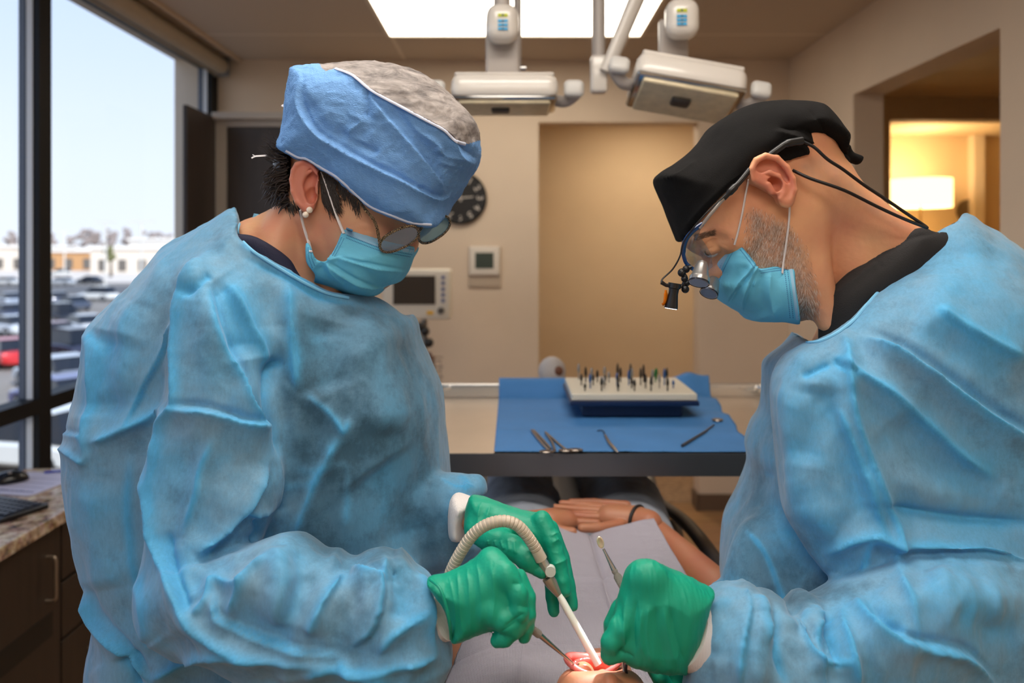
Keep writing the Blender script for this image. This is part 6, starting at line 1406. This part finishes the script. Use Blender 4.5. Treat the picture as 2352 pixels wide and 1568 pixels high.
    G3, V, Fq = glove(Q, body, [([(1440, 1370), (1432, 1440), (1436, 1500)], .004, .0020, R), ([(1462, 1380), (1456, 1450), (1462, 1512)], .004, -.0020, R), ([(1490, 1390), (1486, 1460), (1498, 1525)], .004, .0020, R), ([(1505, 1390), (1512, 1460), (1530, 1530)], .004, -.0020, R), ([(1524, 1395), (1535, 1460), (1556, 1530)], .004, .0020, R), ([(1474, 1400), (1470, 1450), (1476, 1500)], .004, .0020, R), ([(1540, 1400), (1552, 1460), (1572, 1520)], .004, -.0020, R), ([(1420, 1495), (1440, 1500), (1455, 1512)], .004, -.0020, R)], wr=(.0010, (110, 50, 12)))
    G3['label'] = 'green glove on the near hand'
    Q = Vol((.09, .80, .88), (.24, 1.0, 1.10), .0025)
    Q.chain([P(1498, 1500, .915), P(1506, 1535, .90), P(1516, 1556, .893), P(1530, 1580, .892)], [.0105, .0098, .0092, .010], .002)
    Q.chain([P(1530, 1510, .925), P(1544, 1545, .915), P(1546, 1575, .908), P(1545, 1600, .905)], [.010, .0092, .0085, .009], .002)
    Q.chain([P(1425, 1490, .885), P(1424, 1513, .880)], [.0068, .0056], .002); Q.cap(P(1425, 1490, .885), P(1500, 1500, .915), .0068, .010, .004)
    Q.puff(outline([(1500, 1480), (1560, 1490), (1620, 1560), (1620, 1660), (1540, 1660), (1500, 1600), (1525, 1570)], .92), .016, .02, .006)
    G4, V, Fq = glove(Q, body, []); G4['label'] = 'green glove on the far hand below the near one'
    return body
MNB = man()
# ------------------------------------------------------------------ patient in the chair
def patient():
    skin = skin_mat('skin_warm', (178, 120, 88), (170, 92, 76), 16)
    cx = .135
    B = Vol((-.25, .60, .70), (.55, 1.62, 1.14), .006)
    # trunk, shoulders
    B.puff(Poly(np.array([(0, 0)]), 0), 1, 1, 0, 1, lambda x, z: 0*x) if False else None
    B.ell((cx, 1.16, .88), (.165, .14, .066), .03); B.ell((cx, 1.35, .885), (.150, .20, .065), .03); B.ell((cx, 1.52, .88), (.160, .14, .075), .03)
    B.cap((cx-.15, 1.10, .90), (cx+.15, 1.10, .90), .055, .055, .03)
    B.cap((cx-.02, 1.02, .93), (cx-.035, .90, .96), .055, .052, .03)
    # head
    hc = Vector((.092, .765, .965)); B.ell(hc, (.072, .096, .078), .01); B.ell((.094, .86, .985), (.048, .05, .045), .02)
    # arms
    for s, e_, w_ in ((1, (.350, 1.31, .925), P(1490, 1204, 1.525)), (-1, (-.075, 1.26, .93), P(1215, 1205, 1.50))):
        sh = (cx+s*.18, 1.10, .905); B.chain([sh, e_], [.050, .040], .02); B.chain([e_, tuple(w_)], [.038, .022], .015)
    T, TF = B.mesh(); T = relax(T, TF, 2)
    # face in fine voxels: chin, jaw, open mouth, nose
    F_ = Vol((.020, .735, 1.000), (.170, .945, 1.105), .0018)
    F_.ell((.094, .785, .985), (.064, .080, .062), 0)
    F_.ell((.093, .862, 1.006), (.043, .050, .044), .015)
    F_.ell((.094, .905, 1.018), (.026, .022, .025), .02)                     # chin
    F_.ell((.066, .848, 1.026), (.020, .032, .022), .012); F_.ell((.124, .848, 1.026), (.020, .032, .022), .012)   # cheeks
    F_.ell((.094, .842, 1.034), (.036, .014, .018), .010)                   # upper lip mound
    mc = Vector((.089, .872, 1.056)); F_.ell(mc, (.027, .0185, .034), .003, None, 's')
    F_.chain([(.100, .772, 1.040), (.100, .80, 1.048), (.1015, .822, 1.054)], [.006, .0075, .0092], .006)  # nose
    F_.ell((.093, .827, 1.048), (.0065, .007, .0065), .005); F_.ell((.110, .827, 1.048), (.0065, .007, .0065), .005)
    for ex in (.070, .121): F_.ell((ex, .793, 1.040), (.0125, .009, .0075), .004)
    Hf, HFf = F_.mesh(); Hf = relax(Hf, HFf, 2)
    # hands folded over the belly
    def hand(pts, lo, hi):
        Q = Vol(lo, hi, .0028)
        for ch, r in pts: Q.chain([P(*p) for p in ch], r, .0025)
        a, f = Q.mesh(); return relax(a, f, 2), f
    lh = hand([([(1490, 1203, 1.50), (1460, 1196, 1.52), (1400, 1190, 1.53)], [.026, .028, .026]), ([(1430, 1176, 1.555), (1345, 1171, 1.56), (1268, 1164, 1.555)], [.009, .0078, .0064]), ([(1430, 1166, 1.585), (1340, 1160, 1.59), (1290, 1155, 1.59)], [.009, .0076, .0062]),
               ([(1420, 1188, 1.525), (1350, 1187, 1.525), (1286, 1178, 1.525)], [.0095, .0080, .0066]), ([(1425, 1206, 1.495), (1375, 1212, 1.475), (1336, 1212, 1.470)], [.0115, .0092, .0082]), ([(1440, 1160, 1.61), (1365, 1152, 1.62), (1310, 1151, 1.62)], [.009, .0074, .006])], (.08, 1.42, .94), (.42, 1.68, 1.06))
    rh = hand([([(1215, 1205, 1.50), (1262, 1200, 1.50), (1300, 1198, 1.51)], [.026, .026, .022]), ([(1255, 1212, 1.485), (1292, 1219, 1.465), (1316, 1221, 1.460)], [.0115, .0092, .0082]), ([(1280, 1186, 1.54), (1340, 1180, 1.542), (1390, 1180, 1.54)], [.009, .0078, .0066]),
               ([(1275, 1174, 1.57), (1330, 1166, 1.575), (1380, 1164, 1.575)], [.009, .0076, .0064]), ([(1290, 1197, 1.51), (1335, 1199, 1.508), (1372, 1200, 1.505)], [.0092, .0080, .0068])], (-.02, 1.42, .94), (.30, 1.68, 1.06))
    # legs
    L = Vol((-.12, 1.44, .62), (.44, 2.75, 1.16), .010)
    for s, fx in ((-1, P(1272, 840, 2.62)), (1, P(1380, 880, 2.62))):
        x = cx+s*.105; L.chain([(x, 1.52, .88), (x+s*.01, 2.02, .90), (cx+s*.09, 2.52, .90)], [.088, .062, .042], .02); L.chain([(cx+s*.09, 2.50, .90), (fx.x, 2.60, .93), (fx.x, fx.y, 1.0)], [.042, .042, .032], .02)
    La, Lf = L.mesh(); La = relax(La, Lf, 2)
    Vb, Fb = join_raw([(T, TF), (Hf, HFf), lh, rh, (La, Lf)])
    body = mesh_obj('person', Vb, Fb, skin, None, {'red': np.zeros(len(Vb))})
    tag(body, 'patient lying back in the dental chair with open mouth, folded hands and grey-blue jeans', 'person')
    Q = Vol((-.02, .63, .85), (.21, .90, 1.06), .005); Q.ell((.092, .752, .955), (.080, .104, .082), 0); Q.ell((.094, .850, 1.040), (.080, .085, .090), .01, None, 's')
    a, f = Q.mesh(); a = relax(a, f, 2); a, f = subdiv(a, f); n = vnormals(a, f); a = a+n*(.003*ridged(a*np.array([60, 14, 60]), 2))[:, None]; mesh_obj('hair', a, f, mat('hair_brown', (52, 36, 28), .5, noise=.3, nscale=80), body)
    # mouth parts
    b = MB(); pts = []
    for k in range(30):
        a = 2*math.pi*k/30; x = mc.x+.0285*math.cos(a); y = mc.y+.0195*math.sin(a); pts.append((x, y, 1.049+.004*math.cos(2*a)-.06*(y-mc.y)))
    b.tube(pts, [.0042+.0012*math.sin(2*math.pi*k/30) for k in range(30)], 12, closed=True); b.build('lips', mat('lip_pink', (214, 112, 104), .25, sss=.3, noise=.1, nscale=120), body, True)
    Q = Vol((.055, .845, 1.00), (.125, .90, 1.06), .0016); Q.ell((.078, .874, 1.034), (.013, .012, .014), .002); Q.ell((.099, .866, 1.030), (.012, .010, .014), .002)
    a, f = Q.mesh(); mesh_obj('tongue', relax(a, f, 2), f, mat('tongue_tan', (196, 130, 98), .25, sss=.3, noise=.12, nscale=90), body)
    Q = Vol((.05, .85, 1.01), (.13, .91, 1.07), .0016)
    for k in range(9):
        a_ = math.radians(20+k*17.5); Q.ell((mc.x+.021*math.cos(a_), mc.y+.0145*math.sin(a_), 1.040), (.0052, .0052, .0085), .002)
    a, f = Q.mesh(); mesh_obj('gums', relax(a, f, 2), f, mat('gum_red', (206, 84, 74), .15, coat=.5, noise=.15, nscale=120), body)
    # ---- clothes
    S = Vol((-.20, 1.00, .76), (.50, 1.66, 1.02), .007); S.ell((cx, 1.16, .885), (.172, .15, .072), .03); S.ell((cx, 1.35, .890), (.158, .21, .072), .04); S.ell((cx, 1.50, .880), (.168, .13, .080), .04)
    for s, e_ in ((1, (.30, 1.20, .92)), (-1, (-.045, 1.18, .92))): S.cap((cx+s*.16, 1.10, .890), e_, .055, .05, .02)
    a, f = S.mesh(); mesh_obj('shirt', relax(a, f, 3), f, mat('shirt_plum', (58, 26, 56), .8, noise=.1, nscale=20), body)
    J = Vol((-.14, 1.42, .62), (.46, 2.60, 1.06), .009); J.ell((cx, 1.55, .885), (.170, .10, .092), .03)
    for s in (-1, 1): x = cx+s*.105; J.chain([(x, 1.54, .89), (x+s*.012, 1.80, .905), (x+s*.01, 2.04, .91), (cx+s*.09, 2.50, .90)], [.092, .090, .076, .056], .02)
    a, f = J.mesh(); a = relax(a, f, 2); a, f = subdiv(a, f); n = vnormals(a, f); a = a+n*(.005*fbm(a*14, 3)+.003*ridged(a*np.array([14, 30, 14]), 2))[:, None]
    mesh_obj('jeans', a, f, mat('denim', (160, 167, 180), .85, noise=.22, nscale=9, bump=.4, bscale=500), body)
    for s, px, py in ((-1, 1268, 846), (1, 1385, 892)):
        c = P(px, py, 2.64); Q = Vol((c.x-.08, c.y-.10, c.z-.22), (c.x+.08, c.y+.09, c.z+.06), .006); Q.ell((c.x, c.y, c.z-.01), (.046, .036, .05), .02); Q.ell((c.x, c.y, c.z-.12), (.042, .036, .08), .03)
        a, f = Q.mesh(); sh = mesh_obj('shoe', relax(a, f, 2), f, mat('shoe_grey', (178, 172, 168), .7), body)
        MB().lathe([(.0175*math.sin(a), -.012*math.cos(a)) for a in np.linspace(.05, math.pi-.05, 10)], (c.x+.018, c.y-.026, c.z-.004), 18, 'Y').build('toe_patch', mat('shoe_brown', (104, 64, 44), .6), sh, True)
    c = P(1465, 1198, 1.515); b = MB(); u = (P(1488, 1203, 1.50)-P(1440, 1193, 1.53)).normalized(); v = u.orthogonal().normalized(); w_ = u.cross(v)
    b.tube([c+v*.029*math.cos(t)+w_*.029*math.sin(t) for t in np.linspace(0, 2*math.pi, 25)[:-1]], .0035, 8, closed=True); b.build('wristband', mat('band_black', (22, 16, 16), .6), body, True)
    return body, (a, f)
PT, _ = patient()
def bib():
    nx, ny = 150, 190; X, T = np.meshgrid(np.linspace(0, 1, nx), np.linspace(0, 1, ny))
    # corners (near-left, near-right, far-left, far-right)
    y = .86+.61*T; xl = -.11+.10*T; xr = .35-.088*T; x = xl+(xr-xl)*X
    u = (X-.5)*2
    z = .972+.006*np.cos(x*3)-.030*np.clip(np.abs(u)-.55, 0, 1)**2*6*(1-T*.9)
    z = z+.036*np.abs(X-.565)*2*np.clip((T-.62)/.38, 0, 1)**1.4*1.05
    z += .012*np.exp(-((T-0)/.16)**2)*np.exp(-(u/.5)**2)
    for c, a in ((.565, -.007), (.24, .0045)): z += a*np.exp(-np.abs(X-c)/.012)
    for c, a in ((.66, .0065), (.325, -.004)): z += a*np.exp(-np.abs(T-c)/.008)
    pp = np.stack([x.ravel(), y.ravel(), 0*x.ravel()], 1); z = z+(.0022*fbm(pp*16, 3)+.0007*ridged(pp*np.array([40, 120, 1]), 2)).reshape(x.shape)
    V = np.stack([x.ravel(), y.ravel(), z.ravel()], 1); i = np.arange((ny-1)*nx).reshape(ny-1, nx)[:, :-1].ravel(); F_ = np.stack([i, i+1, i+1+nx, i+nx], 1)
    m, nt, b = new_mat('bib_paper'); N = nt.nodes; L = nt.links; b.inputs['Base Color'].default_value = srgb(172, 167, 178); b.inputs['Roughness'].default_value = .9
    tc = N.new('ShaderNodeTexCoord'); w1 = N.new('ShaderNodeTexWave'); w1.inputs['Scale'].default_value = 160; w1.bands_direction = 'X'; w2 = N.new('ShaderNodeTexWave'); w2.inputs['Scale'].default_value = 120; w2.bands_direction = 'Y'; w2.inputs['Distortion'].default_value = 2
    for w in (w1, w2): L.new(tc.outputs['Object'], w.inputs['Vector'])
    ad = N.new('ShaderNodeMath'); ad.operation = 'ADD'; L.new(w1.outputs['Fac'], ad.inputs[0]); L.new(w2.outputs['Fac'], ad.inputs[1])
    bp = N.new('ShaderNodeBump'); bp.inputs['Strength'].default_value = .5; bp.inputs['Distance'].default_value = .0008; L.new(ad.outputs[0], bp.inputs['Height']); L.new(bp.outputs[0], b.inputs['Normal'])
    o = mesh_obj('paper_bib', V, F_, m); tag(o, 'creased pale lavender paper bib spread over the patient chest', 'bib')
    s = o.modifiers.new('thick', 'SOLIDIFY'); s.thickness = .0006; s.offset = 1
bib()
def chair():
    up = mat('chair_vinyl', (46, 46, 50), .45, bump=.1, bscale=300); gm = mat('chair_shell', (200, 196, 188), .4); x = .135
    t = empty('dental_chair', (x, 1.7, 0), 'dark grey reclined dental chair carrying the patient', 'dental chair')
    def slab(nm, pts, z0, z1):
        b = MB(); 
        q = cr(pts, 5, True); b.prism([(p[0], p[1], z0) for p in q], (0, 0, z1-z0)); o = b.build(nm, up, t); m = o.modifiers.new('b', 'BEVEL'); m.width = .015; m.segments = 3; m.limit_method = 'ANGLE'; return o
    slab('backrest', [(x-.14, .98), (x+.14, .98), (x+.17, 1.2), (x+.26, 1.38), (x+.275, 1.53), (x-.275, 1.53), (x-.26, 1.38), (x-.17, 1.2)], .72, .80)
    slab('seat', [(x-.275, 1.55), (x+.275, 1.55), (x+.28, 1.9), (x+.26, 2.12), (x-.26, 2.12), (x-.28, 1.9)], .72, .795)
    slab('legrest', [(x-.24, 2.14), (x+.24, 2.14), (x+.22, 2.70), (x-.22, 2.70)], .78, .84)
    hb = MB(); hb.box((.092, .79, .86), (.20, .22, .06), None, .025); o = hb.build('headrest', up, t, True); MB().box((.10, .93, .77), (.06, .22, .03), None, .006).build('headrest_bar', gm, o)
    b = MB(); b.tube(cr([(x+.275, 2.2, .80), (x+.285, 1.9, .845), (x+.285, 1.6, .86), (x+.275, 1.42, .85), (x+.21, 1.27, .80)], 5), .016, 12); b.build('edge_roll', up, t, True)
    b = MB(); b.tube(cr([(x-.275, 2.2, .80), (x-.285, 1.9, .845), (x-.285, 1.6, .86), (x-.275, 1.42, .85), (x-.21, 1.27, .80)], 5), .016, 12); b.build('edge_roll', up, t, True)
    MB().box((x, 1.75, .66), (.30, .5, .12), None, .02).build('seat_frame', gm, t, True)
    MB().box((x, 1.85, .35), (.20, .30, .55), None, .03).build('column', gm, t, True)
    MB().box((x, 1.8, .04), (.42, .9, .078), None, .02).build('base', gm, t, True)
chair()
# ------------------------------------------------------------------ instruments in the hands
def tools():
    bm = mat('hose_beige', (190, 176, 158), .35)
    c = [(1030, 1330, .895), (1039, 1304, .89), (1061, 1263, .885), (1086, 1228, .882), (1117, 1205, .880), (1154, 1196, .880), (1185, 1204, .882), (1209, 1228, .885), (1232, 1262, .888)]
    q = cr([tuple(P(*p)) for p in c], 14)
    # ribs: radius pulses along the length
    L_ = np.concatenate([[0], np.cumsum(np.linalg.norm(np.diff(q, axis=0), axis=1))]); pts = []; rad = []; s = 0
    while s < L_[-1]:
        for ds, r in ((0, .0060), (.0006, .0066), (.0032, .0067), (.0038, .0060)):
            if s+ds < L_[-1]: pts.append([np.interp(s+ds, L_, q[:, i]) for i in range(3)]); rad.append(r)
        s += .0042
    t = empty('suction_hose', P(1154, 1196, .88), 'ribbed beige suction hose arching over the gloved hand to a white tube', 'suction hose')
    tail = [(1010, 1420, .92), (1016, 1380, .91), (1024, 1350, .90), (1030, 1330, .895)]
    b = MB(); b.tube(pts, rad, 18); b.build('hose', bm, t, True)
    MB().tube(cr([tuple(P(*p)) for p in [(1000, 1700, 1.0), (1004, 1540, .96)]+tail], 5), .0062, 14).build('hose_tail', bm, t, True)
    a = P(1232, 1262, .888); e = P(1243, 1284, .889); MB().tube([a, e], [.0066, .0070], 20).build('hose_cuff', mat('cuff_plastic', (196, 184, 168), .3), t, True)
    a, e = P(1243, 1284, .889), P(1262, 1318, .890); MB().tube([a, a+(e-a)*.1, e], [.0052, .0056, .0056], 20).build('valve_body', mat('valve_steel', (196, 192, 184), .2, .7), t, True)
    k = P(1264, 1311, .886); d = (e-a).normalized(); up = Vector((0, -1, 0)); MB().tube([k+Vector((0, .004, 0)), k+Vector((0, -.004, .0005))], [.0062, .0058], 22).build('valve_knob', mat('valve_white', (204, 208, 204), .2), t, True)
    a, e = P(1258, 1326, .889), P(1284, 1367, .888); MB().tube([a, a+(e-a)*.3, e], [.0068, .0070, .0034], 20).build('tip_adapter', mat('adapter_metal', (176, 164, 150), .25, .6), t, True)
    a, e = P(1283, 1364, .888), P(1374, 1526, .868); MB().tube([a, a+(e-a)*.1, e-(e-a)*.04, e], [.0030, .0040, .0041, .0041], 20, caps=True).build('suction_tip', mat('tip_white', (232, 232, 226), .3, sss=.2), t, True)
    st = mat('instrument_steel', (176, 172, 164), .2, .95); kn = mat('knurled_steel', (160, 154, 144), .4, .8, bump=1, bscale=1500)
    # retractor in the near fist
    t = empty('tissue_retractor', P(1260, 1480, .85), 'slim steel hand instrument with knurled grip held in the near green fist', 'dental tool')
    P0, P1, P2 = P(1196, 1424, .836), P(1240, 1458, .842), P(1316, 1523, .858)
    MB().tube([P0, P0+(P1-P0)*.95, P1], [.0042, .0042, .0036], 16).build('grip', kn, t, True)
    MB().tube([P1, P1+(P2-P1)*.3, P1+(P2-P1)*.7, P2], [.0032, .0026, .0016, .0010], 12).build('shaft', st, t, True)
    MB().tube(cr([tuple(P2), tuple(P(1322, 1528, .862)), tuple(P(1330, 1524, .866))], 4), [.0010]*8+[.0006], 8).build('hook', st, t, True)
    # spoon ended instrument
    t = empty('spoon_curette', P(1410, 1300, .85), 'double-ended steel spoon curette sticking up from the right green glove', 'dental tool')
    P0, P1, P2 = P(1386, 1260, .868), P(1410, 1308, .86), P(1455, 1392, .848)
    MB().tube([P0, P0+(P1-P0)*.5, P1], [.0013, .0020, .0030], 12).build('neck', st, t, True)
    MB().tube([P1, P1+(P2-P1)*.06, P1+(P2-P1)*.1, P1+(P2-P1)*.18, P2], [.0030, .0034, .0026, .0044, .0044], 8).build('handle', kn, t, True)
    Q = Vol(tuple(P(1378, 1244, .87)+Vector((-.02, -.02, -.02))), tuple(P(1378, 1244, .87)+Vector((.02, .02, .02))), .0009); c = P(1379, 1245, .869); M_ = Matrix.Rotation(-.30, 3, 'Y')
    Q.ell(c, (.0040, .0022, .0072), 0, M_); Q.ell(c+Vector((0, -.0022, 0)), (.0031, .0018, .0060), .0003, M_, 's'); a, f = Q.mesh(); mesh_obj('spoon', relax(a, f, 2), f, mat('spoon_steel', (236, 222, 196), .25, .6), t)
    # cheek retractor bars under the right glove
    t = empty('cheek_retractor', P(1438, 1530, .86), 'curved two-bar steel retractor entering the mouth below the right glove', 'dental tool')
    MB().tube(cr([tuple(P(*p)) for p in ((1428, 1485, .862), (1430, 1510, .860), (1432, 1535, .857), (1437, 1556, .852))], 5), .0017, 10).build('bar', st, t, True)
    MB().tube(cr([tuple(P(*p)) for p in ((1436, 1485, .860), (1437, 1510, .858), (1438, 1535, .855), (1440, 1556, .852))], 5), .0015, 10).build('bar', st, t, True)
    MB().tube(cr([tuple(P(*p)) for p in ((1446, 1505, .856), (1440, 1520, .853), (1438, 1536, .851), (1441, 1553, .85))], 5), [.0004]+[.0016]*14+[.0022], 10).build('blade', mat('blade_dark', (36, 26, 32), .3, .5), t, True)
    t = MB().tube(cr([tuple(P(*p)) for p in ((1515, 1520, .892), (1524, 1534, .886), (1533, 1550, .884))], 4), [.0012]*8+[.0005], 8).build('suture_needle_holder', st, None, True); tag(t, 'tiny steel tip between the two lower green fingertips', 'dental tool')
tools()
